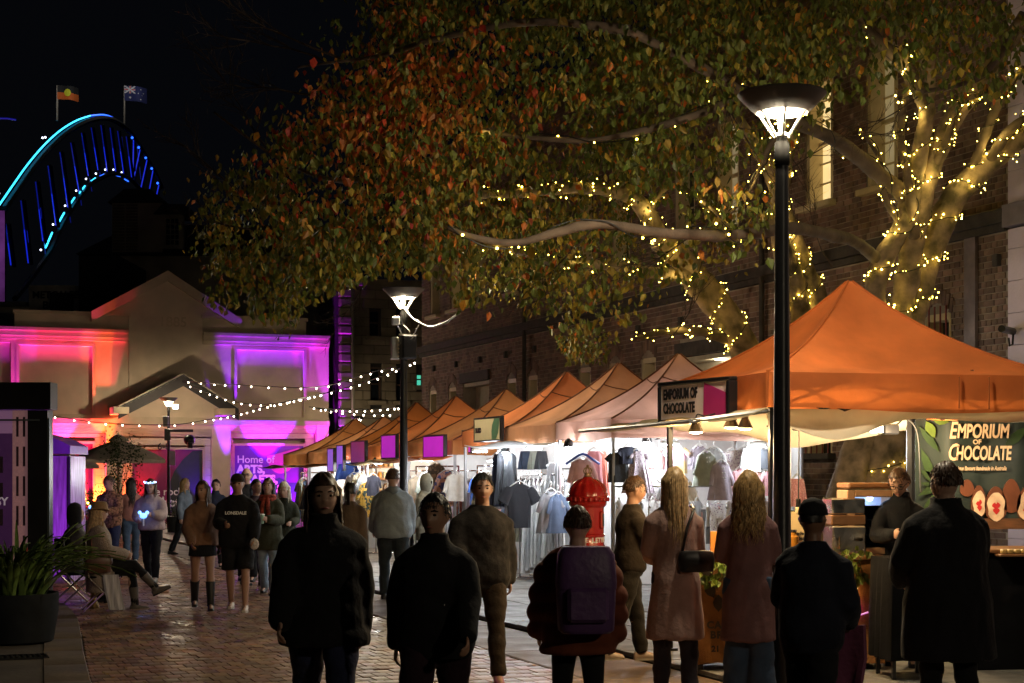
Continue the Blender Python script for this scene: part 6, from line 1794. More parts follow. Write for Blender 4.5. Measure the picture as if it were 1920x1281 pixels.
for k, ch in enumerate("POST OFFICE LETTER BOX"):
    if ch == " ": continue
    a = R(-90) + (k - 12.2) * .205
    me = text_mesh(ch, .075, .004, .0015, align='CENTER'); me.materials.clear(); me.materials.append(white_print)
    o = inst("lettering", me, lb_, (.19 * math.cos(a), .19 * math.sin(a), 1.045)); o.rotation_euler = (R(90), 0, a + R(90))

# ================================================================== LEFT SIDE: planter, billboard, booth, umbrella
strap_m = mat("strap leaf", (.11, .18, .045), .38, var=.3, vscale=6, rnd=.35, trans=.15)
def strap_plant(name, label, cat, p, R0, H0, rimz, n, soil=True):
    t = thing(name, label, cat, p)
    meshes = []
    for k in range(10):
        L_ = rt.uniform(.75, 1.15); el = rt.uniform(.95, 1.5); cv = rt.uniform(.3, .95)
        m = MB(); rings = []
        for i in range(9):
            f = i / 8; x = L_ * (f * math.cos(el) + cv * .35 * f * f); z = L_ * (f * math.sin(el) - cv * .62 * f ** 2.4); w_ = .021 * (1 - f ** 3) + .002
            rings.append([(x, -w_, z + .006), (x, 0, z - .004), (x, w_, z + .006), (x, 0, z)])
        m.loft(rings); meshes.append(m.mesh("leaf", strap_m, 60))
    for k in range(n):
        a = rt.uniform(0, 6.28); r_ = R0 * rt.uniform(.0, .75)
        o = inst("leaf", meshes[k % 10], t, (r_ * math.cos(a), r_ * math.sin(a), rimz - .06)); s = rt.uniform(.75, 1.12); o.scale = (s, s, s); o.rotation_euler = (0, rt.uniform(-.25, .2), a + rt.uniform(-.5, .5))
    return t
PP = at(28, 1205, 15.6).xy.to_3d() + Vector((0, 0, .118))
t = thing("plant_pot", "large dark round plant pot on the terrace beside the kerb", "plant pot", PP)
m = MB(); m.lathe([(.02, 0), (.33, 0), (.36, .02), (.405, .3), (.41, .46), (.405, .475), (.38, .475), (.37, .4), (.02, .4)], 36); m.build("pot", mat("charcoal glaze", (.012, .014, .017), .8, var=.2, spec=.06), t, smooth=40)
m = MB(); m.lathe([(.02, .41), (.375, .405)], 24); m.build("soil", mortar, t)
strap_plant("strap_leaf_plant", "dense strap leaved plant arching out of the dark round pot", "plant", PP, .36, 1, .46, 230)
# billboard light box
LBY = 18.2
a = at(97, 718, LBY); bz = a.z
xr = at(97, HZ, LBY).x; xl = xr - 1.4
t = thing("billboard", "black framed illuminated billboard with a dusk building photograph and white letters ending in SY", "billboard", (xl, LBY, .1))
m = MB()
m.span((-.05, -.12, bz - .1 - .3), (xr - xl + .02, .16, bz - .1)); m.span((-.02, -.1, .1), (.1, .12, bz - .41)); m.span((xr - xl - .24, -.1, .1), (xr - xl - .02, .12, bz - .41)); m.span((.1, -.1, 0.1), (xr - xl - .24, .12, .5))
m.build("frame", black_metal, t)
m = MB(); m.box((xr - xl - .01, -.08, (bz - .5) / 2 + .1), (.02, .02, bz - .7)); m.box(((xr - xl) / 2, -.125, bz - .52), (xr - xl - .2, .012, .02)); m.build("steel_trim", mat("dull steel trim", (.2, .24, .26), .35, .8), t)
iw = xr - xl - .34; iz0, iz1 = .5, bz - .41
m = MB(); m.span((.1, -.06, iz0), (.1 + iw, .0, iz1)); m.build("poster", mat("poster dusk sky", (.3, .18, .3), .4, var=.2, vscale=1, emit=(.35, .16, .32), es=.16), t)
def pb(x0, x1, z0, z1, mt_, nm, d): q = MB(); q.span((.1 + x0 * iw, -.0605 - d, iz0 + z0 * (iz1 - iz0)), (.1 + x1 * iw, -.0605, iz0 + z1 * (iz1 - iz0))); q.build(nm, mt_, t)
pd = mat("poster dark facade", (.05, .02, .06), .4, var=.3, vscale=8, emit=(.1, .03, .12), es=.12); pbk = mat("poster pink brick", (.38, .2, .2), .4, var=.25, vscale=20, emit=(.4, .19, .2), es=.15); pwn = mat("poster window", (.05, .03, .05), .4)
pb(0, .83, 0, .86, pd, "printed_facade", .002); pb(.83, 1, 0, 1, pbk, "printed_tower", .003)
for i in range(5):
    for j in range(3): pb(.1 + i * .14, .17 + i * .14, .62 - j * .16, .72 - j * .16, pwn, "printed_window", .005)
for j in range(5):
    for i in range(2): pb(.87 + i * .07, .895 + i * .07, .12 + j * .18, .24 + j * .18, pwn, "printed_window", .005)
for i in range(3): pb(.3 + .16 * i, .33 + .16 * i, .84, .88, pd, "printed_chimney", .004)
m = MB(); m.prism([(.1 + iw * .8, iz0), (.1 + iw, iz0), (.1 + iw, iz0 + .32), (.1 + iw * .93, iz0 + .22)], lambda a_, b_, d: (a_, d, b_), -.07, -.066); m.build("printed_tent", mat("poster red tent", (.5, .06, .03), .4, emit=(.5, .07, .04), es=.12), t)
lettering("ARTSY", .125, mat("poster lettering", (.6, .5, .6), .5, emit=(.6, .5, .6), es=.15), t, (.1 + iw - .23, -.066, 1.28), (R(90), 0, 0), .003, align='RIGHT')
# glazed booth lit violet
by = 24.0
p0, p1 = at(92, 814, by), at(132, 836, by)
t = thing("booth", "violet lit glazed booth with curved cap behind the billboard", "booth", (p1.x, by, .1))
m = MB(); w_ = 1.2; rr_ = []
prof_ = [(0, p1.z - .22), (0, p1.z - .1), (-.15, p1.z - .02), (-.35, p1.z + .05), (-.7, p1.z + .12), (-w_, p1.z + .14), (-w_, p1.z - .22)]
m.prism(prof_, lambda a_, b_, d: (a_, d, b_), -.02, 1.0); m.build("cap", mat("violet enamel", (.25, .1, .5), .3, var=.1), t)
m = MB(); m.span((-w_ + .03, .04, 0), (-.03, .96, p1.z - .25)); m.build("glazing", mat("frosted panel", (.45, .3, .6), .25, var=.4, vscale=4, stretch=(6, 6, .6)), t)
m = MB()
for x in (-w_ + .02, -.6, -.02): m.box((x, .02, (p1.z - .25) / 2), (.035, .05, p1.z - .26))
m.build("mullion", mat("dark mullion", (.05, .03, .08), .4), t)
l = lamp('SPOT', "booth_wash", t, (.9, -1.4, .3), 90, (.55, .05, 1), .05, spot=70); aim(l, (-1.3, 1.6, 1.0))
# parasol and the smaller one behind
def parasol(label, px, Y, ztop, rad, zpost, mt_, n=8):
    p = at(px, HZ, Y).xy.to_3d()
    t = thing("parasol", label, "parasol", p, .2)
    m = MB(); rings = []
    for k, (f, z) in enumerate(((1.0, zpost - .1), (1.005, zpost), (.8, zpost + (ztop - zpost) * .28), (.5, zpost + (ztop - zpost) * .62), (.14, zpost + (ztop - zpost) * .94), (.13, ztop))):
        rings.append([(rad * f * q * math.cos(2 * math.pi * (j + .0) / (n * 4)), rad * f * q * math.sin(2 * math.pi * j / (n * 4)), z - (.03 if j % 4 == 2 and 0 < k < 4 else 0)) for j in range(n * 4) for q in ((math.cos(math.pi / n) / math.cos((j % 4) / 4 * 2 * math.pi / n - math.pi / n)),)])
    m.loft(rings, cap=False); m.build("canopy", mt_, t, smooth=25)
    m = MB(); m.lathe([(.02, ztop + .16), (.2, ztop + .08), (.3, ztop - .03), (.28, ztop - .04)], 16); m.build("vent_cap", mt_, t)
    m = MB(); m.tube([(0, 0, 0), (0, 0, ztop)], .035, 8); m.build("pole", wood, t)
    m = MB(); m.box((0, 0, .05), (.7, .7, .1), 0, .02); m.build("base", kerb_mat, t)
    for j in range(n):
        a = 2 * math.pi * j / n + math.pi / n * 0
        q = MB(); q.tube([(0, 0, ztop - .1), (rad * .93 * math.cos(a), rad * .93 * math.sin(a), zpost + .02)], .012, 5); q.build("rib", wood, t)
taupe = mat("taupe canvas", (.48, .4, .3), .85, var=.12, bump=.2, bscale=6, trans=.15)
parasol("wide taupe market parasol before the hall doors", 222, 46.0, 2.65, 1.3, 2.1, taupe)
parasol("smaller taupe parasol peeping out beside the violet booth", 120, 48.0, 2.35, 1.0, 1.95, taupe)
t = thing("lantern", "round white glowing lantern hung from the smaller parasol", "lantern", at(143, 885, 44.0))
m = MB(); m.ball((0, 0, 0), .12, 14, 9, 1.1, 1.1, .8); m.build("shade", glow("lantern glow", (1, .86, .6), 5), t, smooth=True)
m = MB(); m.tube([(0, 0, .09), (0, 0, .38)], .008, 5); m.build("cord", cable_mat, t)
# shrubs and climbing plant round the parasol
shrub_m = mat("shrub leaf", (.05, .07, .02), .55, var=0, rnd=.5, hue=.03, trans=.25)
def shrub(label, px, py, Y, sx, sy, sz_, n, lf=.055, name="shrub", potted=False):
    p = at(px, HZ, Y).xy.to_3d(); zc = at(px, py, Y).z
    t = thing(name, label, "plant", p)
    q = MB()
    for k in range(6): q.tube([(rt.uniform(-.1, .1), 0, 0), (rt.uniform(-sx, sx) * .4, rt.uniform(-sy, sy) * .4, zc * .6), (rt.uniform(-sx, sx) * .8, rt.uniform(-sy, sy) * .8, zc + sz_ * rt.uniform(-.2, .8))], [.02, .012, .004], 4)
    q.build("stem", twig_mat, t)
    m = MB()
    cl = [Vector((rt.uniform(-sx, sx), rt.uniform(-sy, sy), zc + rt.uniform(-sz_, sz_))) for _ in range(14)]
    for k in range(n):
        c = rt.choice(cl) + Vector((rt.gauss(0, sx * .28), rt.gauss(0, sy * .28), rt.gauss(0, sz_ * .25)))
        d = Vector((rt.gauss(0, 1), rt.gauss(0, 1), rt.gauss(-.4, .7))).normalized(); s = d.cross(Vector((rt.gauss(0, 1), rt.gauss(0, 1), rt.gauss(0, 1)))).normalized(); L_ = lf * rt.uniform(.7, 1.4)
        m.add([c, c + d * L_ * .5 + s * L_ * .3, c + d * L_, c + d * L_ * .5 - s * L_ * .3], [(0, 1, 2, 3)])
    m.build("foliage", shrub_m, t, kind="stuff")
    if potted:
        m = MB(); m.lathe([(.02, 0), (.3, 0), (.36, .5), (.33, .5), (.02, .45)], 20); m.build("planter", mat("dark planter", (.03, .03, .03), .5), t)
shrub("tall climbing plant rising through the parasol before the orange lit pier", 229, 905, 43.0, .42, .3, .95, 1500, .07)
shrub("low leafy hedge beneath the lantern and parasol", 165, 945, 42.0, .8, .4, .38, 1300, .06, potted=True)
shrub("rounded shrub at the foot of the notice lamp post", 335, 968, 46.0, .45, .3, .35, 500, .06, potted=True)
shrub("low shrub between the seated women and the parasol", 148, 955, 33.0, .25, .25, .25, 500, .05, potted=True)
# red leaves and small plant at the corner of the last stall
shrub("flowering plant dark against the glowing magenta pier", 585, 905, 52.0, .3, .3, .5, 420, .06)
# tiny fairy lights under the parasol
t = thing("fairy_lights", "short string of fairy lights hanging under the parasol hedge", "fairy lights", at(128, 925, 42), 0, "warm fairy light strings in the trees")
m = MB(); q = MB(); pts = [at(x, y, 41.5) - t.location for x, y in ((120, 905), (125, 925), (132, 938), (145, 942), (158, 938), (170, 946))]
m.tube(catmull(pts, 4), .006, 4); m.build("wire", cable_mat, t)
for p in catmull(pts, 3): q.ball(Vector(p) + Vector((rt.gauss(0, .04), -.05, rt.gauss(0, .04))), .02, 6, 4)
q.build("bulb_chain", fairy, t, kind="stuff")

# ================================================================== FESTOON STRINGS over the street
fest = glow("festoon bulb", (1, .86, .62), 14)
fest_mesh = MB(); fest_mesh.ball((0, 0, -.05), .027, 8, 6, 1, 1, 1.15); fest_me = fest_mesh.mesh("bulb", fest, True)
sock_mesh = MB(); sock_mesh.lathe([(.018, -.02), (.02, .02), (.012, .03)], 8); sock_me = sock_mesh.mesh("socket", cable_mat)
def festoon(label, pts, n, sc2=1.0):
    P = [Vector(p) for p in catmull([at(*p) for p in pts], 10)]
    t = thing("festoon_string", label, "festoon lights", P[0], 0, "festoon strings between hall and lamp post")
    o = t.location
    m = MB(); m.tube([p - o for p in P], .012, 5); m.build("cable", cable_mat, t)
    cum = [0]
    for a, b_ in zip(P, P[1:]): cum.append(cum[-1] + (b_ - a).length)
    for k in range(n):
        s = cum[-1] * (k + .5 + rt.uniform(-.12, .12)) / n
        i = max(j for j in range(len(cum)) if cum[j] <= s); i = min(i, len(P) - 2)
        p = P[i].lerp(P[i + 1], (s - cum[i]) / max(1e-6, cum[i + 1] - cum[i])) - o
        b_ = inst("bulb", fest_me, t, p); kk = p + o; s_ = (kk.y / 50) ** .5 * sc2 * .8; b_.scale = (s_,) * 3
        c = inst("socket", sock_me, b_)
    for k in range(4):
        pass
festoon("upper festoon string running level from the porch gable to the lamp post", [(343, 714, 57), (395, 719, 54), (470, 723, 50), (560, 727, 46), (620, 722, 43), (690, 700, 38), (745, 688, 34)], 17)
festoon("deeply sagging festoon string from the porch gable to the brick building", [(342, 717, 57), (372, 730, 56), (405, 742, 54), (450, 755, 51), (505, 758, 48), (560, 748, 45), (620, 735, 42), (690, 715, 38), (752, 690, 34), (782, 676, 31)], 26)
festoon("long low festoon string from behind the billboard across the hall front", [(85, 778, 50), (130, 785, 50.5), (180, 792, 51), (250, 796, 52), (330, 796, 52.5), (385, 788, 52), (440, 778, 50), (500, 762, 47.5), (560, 749, 45), (610, 737, 43)], 27)
festoon("short lowest festoon string by the small lamp behind the tents", [(580, 763, 46), (625, 768, 45), (680, 769, 43), (735, 765, 41), (750, 764, 40)], 12)
festoon("short second low festoon string crossing above the farthest tent", [(590, 766, 47), (650, 774, 45), (700, 777, 43), (738, 777, 41)], 8)
lamp('POINT', "festoon_glow", None, at(560, 735, 45), 60, (1, .82, .55), .5)
# fallen leaves on the paving
fl_m = mat("fallen leaf", (.3, .17, .03), .7, var=0, rnd=.4, hue=.03)
t = thing("fallen_leaves", None, None); tag(t, "scattered yellow fallen leaves along the kerb and paving", "leaves", kind="stuff")
m = MB()
for k in range(420):
    u = rt.uniform(13, 30); v = kerb_v(u) + abs(rt.gauss(0, .55)) + .02 if rt.random() < .7 else rt.uniform(2, 9)
    z = .006 if v < 6.45 else .056
    c = U(u, v, z); a = rt.uniform(0, 6.28); L_ = rt.uniform(.03, .06); d = Vector((math.cos(a), math.sin(a), 0)); s = Vector((-d.y, d.x, 0))
    m.add([c, c + d * L_ * .5 + s * L_ * .32 + Vector((0, 0, .006)), c + d * L_ + Vector((0, 0, rt.uniform(0, .015))), c + d * L_ * .5 - s * L_ * .32 + Vector((0, 0, .004))], [(0, 1, 2, 3)])
m.build("leaves", fl_m, t, kind="stuff")
# ================================================================== PEOPLE
JOBS = []
def queue(mb, voxel, smooth, name, mt, parent, post=None):
    JOBS.append((mb, voxel, smooth, name, mt, parent, post))
def flush():
    tmp = []
    for mb, vx, sm, name, mt, parent, post in JOBS:
        me = mb.mesh("tmp"); o = bpy.data.objects.new("tmp", me); COL.objects.link(o)
        r = o.modifiers.new("r", 'REMESH'); r.mode = 'VOXEL'; r.voxel_size = vx; r.adaptivity = 0
        if sm:
            s = o.modifiers.new("s", 'SMOOTH'); s.factor = .5; s.iterations = sm
        tmp.append(o)
    dg = bpy.context.evaluated_depsgraph_get()
    for o, (mb, vx, sm, name, mt, parent, post) in zip(tmp, JOBS):
        me = bpy.data.meshes.new_from_object(o.evaluated_get(dg))
        me.name = name
        if post: post(me)
        me.materials.clear(); me.materials.append(mt)
        me.polygons.foreach_set("use_smooth", [True] * len(me.polygons))
        inst(name, me, parent)
    for o in tmp:
        m_ = o.data; bpy.data.objects.remove(o); bpy.data.meshes.remove(m_)
    JOBS.clear()
def folds(amp, seed, fx=9.0, fz=22.0):
    """cloth creases: displace along the normal with stretched waves"""
    def f(me):
        n = len(me.vertices)
        co = np.empty(n * 3); me.vertices.foreach_get("co", co); co = co.reshape(-1, 3)
        no = np.empty(n * 3); me.vertices.foreach_get("normal", no); no = no.reshape(-1, 3)
        q = np.sin(co[:, 2] * fz + 3 * np.sin(co[:, 0] * fx + seed) + 2.2 * np.sin(co[:, 1] * fx * .8 + seed * 2)) * .6
        q += np.sin(co[:, 2] * fz * 2.3 + 4 * np.sin(co[:, 0] * fx * 1.7 + seed * 3) + co[:, 1] * 14) * .3
        q += np.sin(co[:, 0] * 31 + co[:, 2] * 9 + seed) * .25
        co += no * (q * amp)[:, None]
        me.vertices.foreach_set("co", co.ravel()); me.update()
    return f
def ell(c, rx, ry, n=18, p=2.0, X=Vector((1, 0, 0)), Y=Vector((0, 1, 0))):
    out = []
    for j in range(n):
        a = 2 * math.pi * j / n
        ca, sa = math.cos(a), math.sin(a)
        out.append(c + X * (rx * math.copysign(abs(ca) ** (2 / p), ca)) + Y * (ry * math.copysign(abs(sa) ** (2 / p), sa)))
    return out
def cl(key, c, **k):
    k = {**dict(spec=.15, var=.15, vscale=7, bump=.35, bscale=30, sheen=.05), **k}
    return mat("cloth " + key, c, .85, **k)
SK = {'pale': mat("pale skin", (.52, .32, .24), .5, var=.06), 'tan': mat("tan skin", (.38, .21, .14), .5, var=.06), 'brown': mat("brown skin", (.2, .1, .06), .5, var=.06)}
HR = {'black': mat("black hair", (.012, .01, .009), .45, var=.3, vscale=40), 'brown': mat("brown hair", (.06, .03, .016), .45, var=.35, vscale=40), 'blonde': mat("blonde hair", (.42, .27, .11), .42, var=.4, vscale=40),
      'fair': mat("fair hair", (.5, .34, .17), .42, var=.4, vscale=40), 'white': mat("silver hair", (.62, .56, .44), .45, var=.25, vscale=40), 'grey': mat("grey hair", (.25, .22, .19), .5, var=.3, vscale=40)}
eye_m = mat("dark eye", (.02, .015, .012), .2, var=0); lip_m = mat("lip", (.3, .09, .08), .45, var=0)
NP = [0]
def head_mesh(mb, hc, s, HX, HYv, HZv, sx=1.0):
    """head with brow, eye sockets, nose, cheeks and chin, facing HYv"""
    nu, nv = 30, 22; rings = []
    for i in range(nv + 1):
        th = math.pi * (i + .05) / (nv + .1); ring = []
        for j in range(nu):
            ph = 2 * math.pi * j / nu
            x, y, z = math.sin(th) * math.cos(ph), math.sin(th) * math.sin(ph), -math.cos(th)
            rx, ry, rz = .076 * sx, .097, .12
            dn = max(0, -z)
            X_ = x * rx * (1 - .3 * dn ** 1.6); Y_ = y * ry * (1 - .1 * dn) + (.012 * dn if y > 0 else .012 * dn); Z_ = z * rz
            if y > 0:
                fr = y
                Y_ -= .012 * math.exp(-((abs(x) - .4) / .2) ** 2 - ((z - .08) / .13) ** 2) * fr          # eye sockets
                Y_ += .007 * math.exp(-((z - .27) / .09) ** 2) * fr * (abs(x) < .75)                      # brow
                Y_ += .03 * math.exp(-(x / .13) ** 2 - ((z + .2) / .13) ** 2) * fr + .014 * math.exp(-(x / .11) ** 2 - ((z + .02) / .2) ** 2) * fr   # nose
                Y_ += .008 * math.exp(-(x / .3) ** 2 - ((z + .5) / .07) ** 2) * fr                        # lips
                Y_ += .01 * math.exp(-(x / .3) ** 2 - ((z + .8) / .12) ** 2)                              # chin
                Y_ += .005 * math.exp(-((abs(x) - .5) / .2) ** 2 - ((z + .15) / .2) ** 2) * fr            # cheeks
            ring.append(hc + (HX * X_ + HYv * Y_ + HZv * Z_) * s)
        rings.append(ring)
    mb.loft(rings)
    for sd in (-1, 1):
        e = hc + (HX * (.076 * sx * sd) + HYv * -.01 + HZv * .0) * s
        mb.tube([e + HZv * .03 * s - HYv * .008 * s, e + HX * .012 * sd * s + HZv * .012 * s - HYv * .01 * s, e - HZv * .03 * s], [.012 * s, .014 * s, .009 * s], 8, rnd=True)

def person(px, Y, top_py, heading, label, skin='pale', hair=('short', 'black'), top=None, bottom=None, shoes=(.02, .02, .022), bw=1.0, fat=1.0,
           legs=((8, 5), (-8, 8)), arms=((5, 6, 12, 0), (-5, 6, 12, 0)), lean=2, hyaw=0, hpitch=0, face=True, voxel=.0125, zbase=0.0, sit=None, scarf=None, hat=None, hood=None, group=None, h=None, hem_flare=0.0, spread=1.5, x=None):
    NP[0] += 1
    seed = NP[0] * 1.7
    p = at(px, HZ, Y)
    if h is None: h = CAMZ + (HZ - top_py) / F * Y - zbase
    t = thing("person", label, "person", (p.x if x is None else x, Y, zbase), R(heading), group)
    s = h / 1.76
    LG = []
    sl = math.sin(R(lean)); cl_ = math.cos(R(lean))
    for k, sd in enumerate((-1, 1)):
        a, kn = R(legs[k][0]), R(legs[k][1]); sp = math.sin(R(spread)) * sd
        d1 = Vector((sp, math.sin(a), -math.cos(a))).normalized(); d2 = Vector((sp * .3, math.sin(a - kn), -math.cos(a - kn))).normalized()
        hip = Vector((sd * .09 * bw, 0, 0)); knee = hip + d1 * .44; ank = knee + d2 * .42
        if len(legs[k]) > 2:        # crossed leg turned inwards
            c_ = R(legs[k][2]); M = Matrix.Rotation(c_, 3, 'Z'); knee = hip + M @ (knee - hip); ank = hip + M @ (ank - hip)
        LG.append([hip, knee, ank])
    low_ = min(l[2].z for l in LG)
    hipz = -low_ + .085
    if sit is not None: hipz = sit / s
    for l in LG:
        for v in l: v.z += hipz
    SP = Vector((0, sl, cl_)); SY = Vector((0, cl_, -sl)); SX = Vector((1, 0, 0))
    H0 = Vector((0, 0, hipz))
    sp = lambda d, y=0.0, x=0.0: H0 + SP * d + SY * y + SX * x
    AR = []
    for k, sd in enumerate((-1, 1)):
        pt, ab, el, inn = [R(v) for v in arms[k]]
        sh = sp(.462, 0, sd * .152 * bw)
        u_ = SX * (sd * math.sin(ab)) + Vector((0, math.sin(pt) * math.cos(ab), -math.cos(pt) * math.cos(ab)))
        el_p = sh + u_ * .285
        f_ = SX * (-sd * math.sin(inn) + sd * math.sin(ab) * .4 * (inn == 0)) + Vector((0, math.sin(pt + el) * math.cos(inn), -math.cos(pt + el) * math.cos(inn)))
        f_.normalize()
        wr = el_p + f_ * .25
        AR.append([sh, el_p, wr, f_])
    hd = Matrix.Rotation(R(hyaw), 3, 'Z') @ Matrix.Rotation(R(-hpitch), 3, 'X')
    HX, HYv, HZv = hd @ SX, hd @ Vector((0, 1, 0)), hd @ Vector((0, 0, 1))
    nk = sp(.565, .0)
    hc = nk + Vector((0, .012, .03)) + HZv * .098 + HYv * .012
    sc_ = lambda v: v * s
    # ---- one continuous body
    b = MB()
    tr = [(-.1, .13, .1), (-.04, .16, .115), (.03, .165, .115), (.12, .145, .1), (.22, .135, .095), (.32, .15, .108), (.41, .15, .108), (.465, .135, .09), (.51, .09, .065), (.555, .06, .058), (.62, .054, .056), (.66, .04, .045)]
    b.loft([[sc_(q) for q in ell(sp(d, .006 if d < .5 else (d - .5) * .12), rx * bw * (fat if d < .5 else 1), ry * fat)] for d, rx, ry in tr])
    for hip, knee, ank in LG:
        pts = [hip + Vector((0, 0, .03)), hip.lerp(knee, .4), hip.lerp(knee, .8), knee, knee.lerp(ank, .3) + Vector((0, -.012, 0)), knee.lerp(ank, .7), ank]
        b.tube([sc_(q) for q in pts], [sc_(r) for r in (.088 * fat, .08 * fat, .06 * fat, .054, .056, .042, .036)], 12, rnd=True)
        fd = (ank - knee); ft = Vector((0, 1, 0)) if sit is None else Vector((fd.y * -.3 + 0, 1, 0)).normalized()
        b.tube([sc_(ank + Vector((0, -.02, -.03))), sc_(ank + ft * .07 + Vector((0, 0, -.045))), sc_(ank + ft * .15 + Vector((0, 0, -.055)))], [sc_(.035), sc_(.036), sc_(.026)], 10, rnd=True)
    for k, (sh, elp, wr, f_) in enumerate(AR):
        sd = (-1, 1)[k]
        b.tube([sc_(q) for q in (sh - SX * sd * .03, sh.lerp(elp, .3), elp, elp.lerp(wr, .35), wr)], [sc_(r) for r in (.043 * fat, .045 * fat, .039, .038, .026)], 10, rnd=True)
        # hand: palm, four unequal bent fingers, thumb leaving the side
        sdx = SX * sd; pn = f_.cross(SX * sd).normalized(); ac = pn.cross(f_).normalized()
        pal = wr + f_ * .05
        b.loft([[sc_(q) for q in ell(wr + f_ * d_, .012 + w_, .012, 8, 2, pn.normalized(), ac)] for d_, w_ in ((0.0, .012), (.03, .024), (.07, .028), (.095, .024))])
        for fi, (off, L_) in enumerate(((-.029, .062), (-.01, .075), (.01, .07), (.028, .054))):
            st = wr + f_ * .085 + pn * off; d1_ = (f_ * .9 - ac * .35).normalized(); d2_ = (f_ * .5 - ac * .8).normalized()
            b.tube([sc_(st), sc_(st + d1_ * L_ * .5), sc_(st + d1_ * L_ * .5 + d2_ * L_ * .5)], [sc_(.0105), sc_(.0098), sc_(.008)], 6, rnd=True)
        th = wr + f_ * .03 - pn * .024
        b.tube([sc_(th), sc_(th - pn * .024 + f_ * .02 - ac * .01), sc_(th - pn * .03 + f_ * .05 - ac * .016)], [sc_(.014), sc_(.012), sc_(.009)], 6, rnd=True)
    head_mesh(b, hc * s, s, HX, HYv, HZv)
    queue(b, voxel, 2, "body", SK[skin], t)
    if face:
        for sd in (-1, 1):
            m = MB(); c = hc + HX * (.031 * sd) + HYv * .083 + HZv * .012
            m.ball(sc_(c), .0125 * s, 8, 6, 1, .5, .62); m.build("eye", eye_m, t, smooth=True)
            m = MB(); m.tube([sc_(hc + HX * (.014 * sd) + HYv * .095 + HZv * .033), sc_(hc + HX * (.034 * sd) + HYv * .092 + HZv * .039), sc_(hc + HX * (.052 * sd) + HYv * .078 + HZv * .032)], [.004 * s, .005 * s, .003 * s], 5); m.build("eyebrow", HR[hair[1]], t)
        m = MB(); m.tube([sc_(hc + HX * -.022 + HYv * .092 - HZv * .06), sc_(hc + HYv * .1015 - HZv * .058), sc_(hc + HX * .022 + HYv * .092 - HZv * .06)], [.003 * s, .0065 * s, .003 * s], 6); m.build("mouth", lip_m, t, smooth=True)
    # ---- hair
    kind, hcol = hair[0], HR[hair[1]]
    if kind != 'none':
        m = MB(); nu, nv = 36, 20
        rn = random.Random(int(seed * 10))
        vol = {'short': 1.1, 'crop': 1.05, 'bob': 1.16, 'long': 1.13, 'curly': 1.2, 'tied': 1.1, 'bald': 1.02}[kind]
        fl_ = {'short': -.25, 'crop': -.2, 'bob': -.75, 'long': -.5, 'curly': -.5, 'tied': -.35, 'bald': -.3}[kind]
        vs = []; fs = []; ok = []
        for i in range(nv + 1):
            th = math.pi * i / nv
            for j in range(nu):
                ph = 2 * math.pi * j / nu
                x_, y_, z_ = math.sin(th) * math.cos(ph), math.sin(th) * math.sin(ph), math.cos(th)
                nz_ = 1 + .03 * math.sin(ph * 9 + z_ * 12 + seed) + .03 * math.sin(ph * 17 + seed)
                q = hc + (HX * x_ * .078 * vol * nz_ + HYv * (y_ * .1 * vol * nz_ - .012) + HZv * (z_ * .124 * (vol * .5 + .5) * nz_ + .012))
                vs.append(sc_(q))
                lim = fl_ if y_ < .15 else (.42 if kind not in ('bob',) else .3) + .35 * max(0, y_ - .5) - (.42 if kind in ('bob', 'long', 'curly') and abs(x_) > .62 else 0) - .25 * (y_ < .4)
                if kind == 'bald' and z_ > .4: lim = 2
                ok.append(z_ > lim)
        for i in range(nv):
            for j in range(nu):
                a = i * nu + j; b2 = i * nu + (j + 1) % nu; c = a + nu; d_ = b2 + nu
                if ok[a] and ok[b2] and ok[c] and ok[d_]: fs.append((a, c, d_, b2))
        m.add(vs, fs)
        if kind in ('long', 'curly', 'bob'):
            L0 = {'long': .44, 'curly': .36, 'bob': .13}[kind]; rings = []
            for i in range(15):
                f = i / 14; ring = []
                dz = .1 - (.1 + .12 + L0 * .86) * f
                for j in range(56):
                    a = 2 * math.pi * j / 56
                    rel = .022 * math.sin(a * 13 + seed + 2 * math.sin(f * 3)) + .02 * math.sin(a * 23 + f * 2) + .03 * math.sin(a * 7 + f * (9 if kind == 'curly' else 2))
                    wv = (1.0 + (.16 if kind == 'curly' else .04) * math.sin(f * 11 + a * 2))
                    tp = math.sin(min(1, f * 4 + .25) * math.pi / 2) * (1 - .35 * max(0, f - .55) ** 1.5 * 2) * (1 + (.22 if kind == 'curly' else .06) * f)
                    y0 = math.sin(a)
                    ring.append(sc_(hc + HX * (math.cos(a) * .086 * vol * tp * (1 + rel) * wv) + HYv * ((y0 * (.085 if y0 < 0 else .03) * tp * (1 + rel) * wv) - .03 - .03 * f) + (HZv if f < .4 else Vector((0, 0, 1))) * dz))
                rings.append(ring)
            mm_ = MB(); mm_.loft(rings); m.add(mm_.v, mm_.f)
        # strands
        nl = {'short': 260, 'crop': 0, 'bob': 200, 'long': 260, 'curly': 300, 'tied': 30, 'bald': 0}[kind]
        Ln = {'short': .035, 'bob': .16, 'long': .42, 'curly': .36, 'tied': .2}.get(kind, 0) * (1 if kind != 'long' else 1)
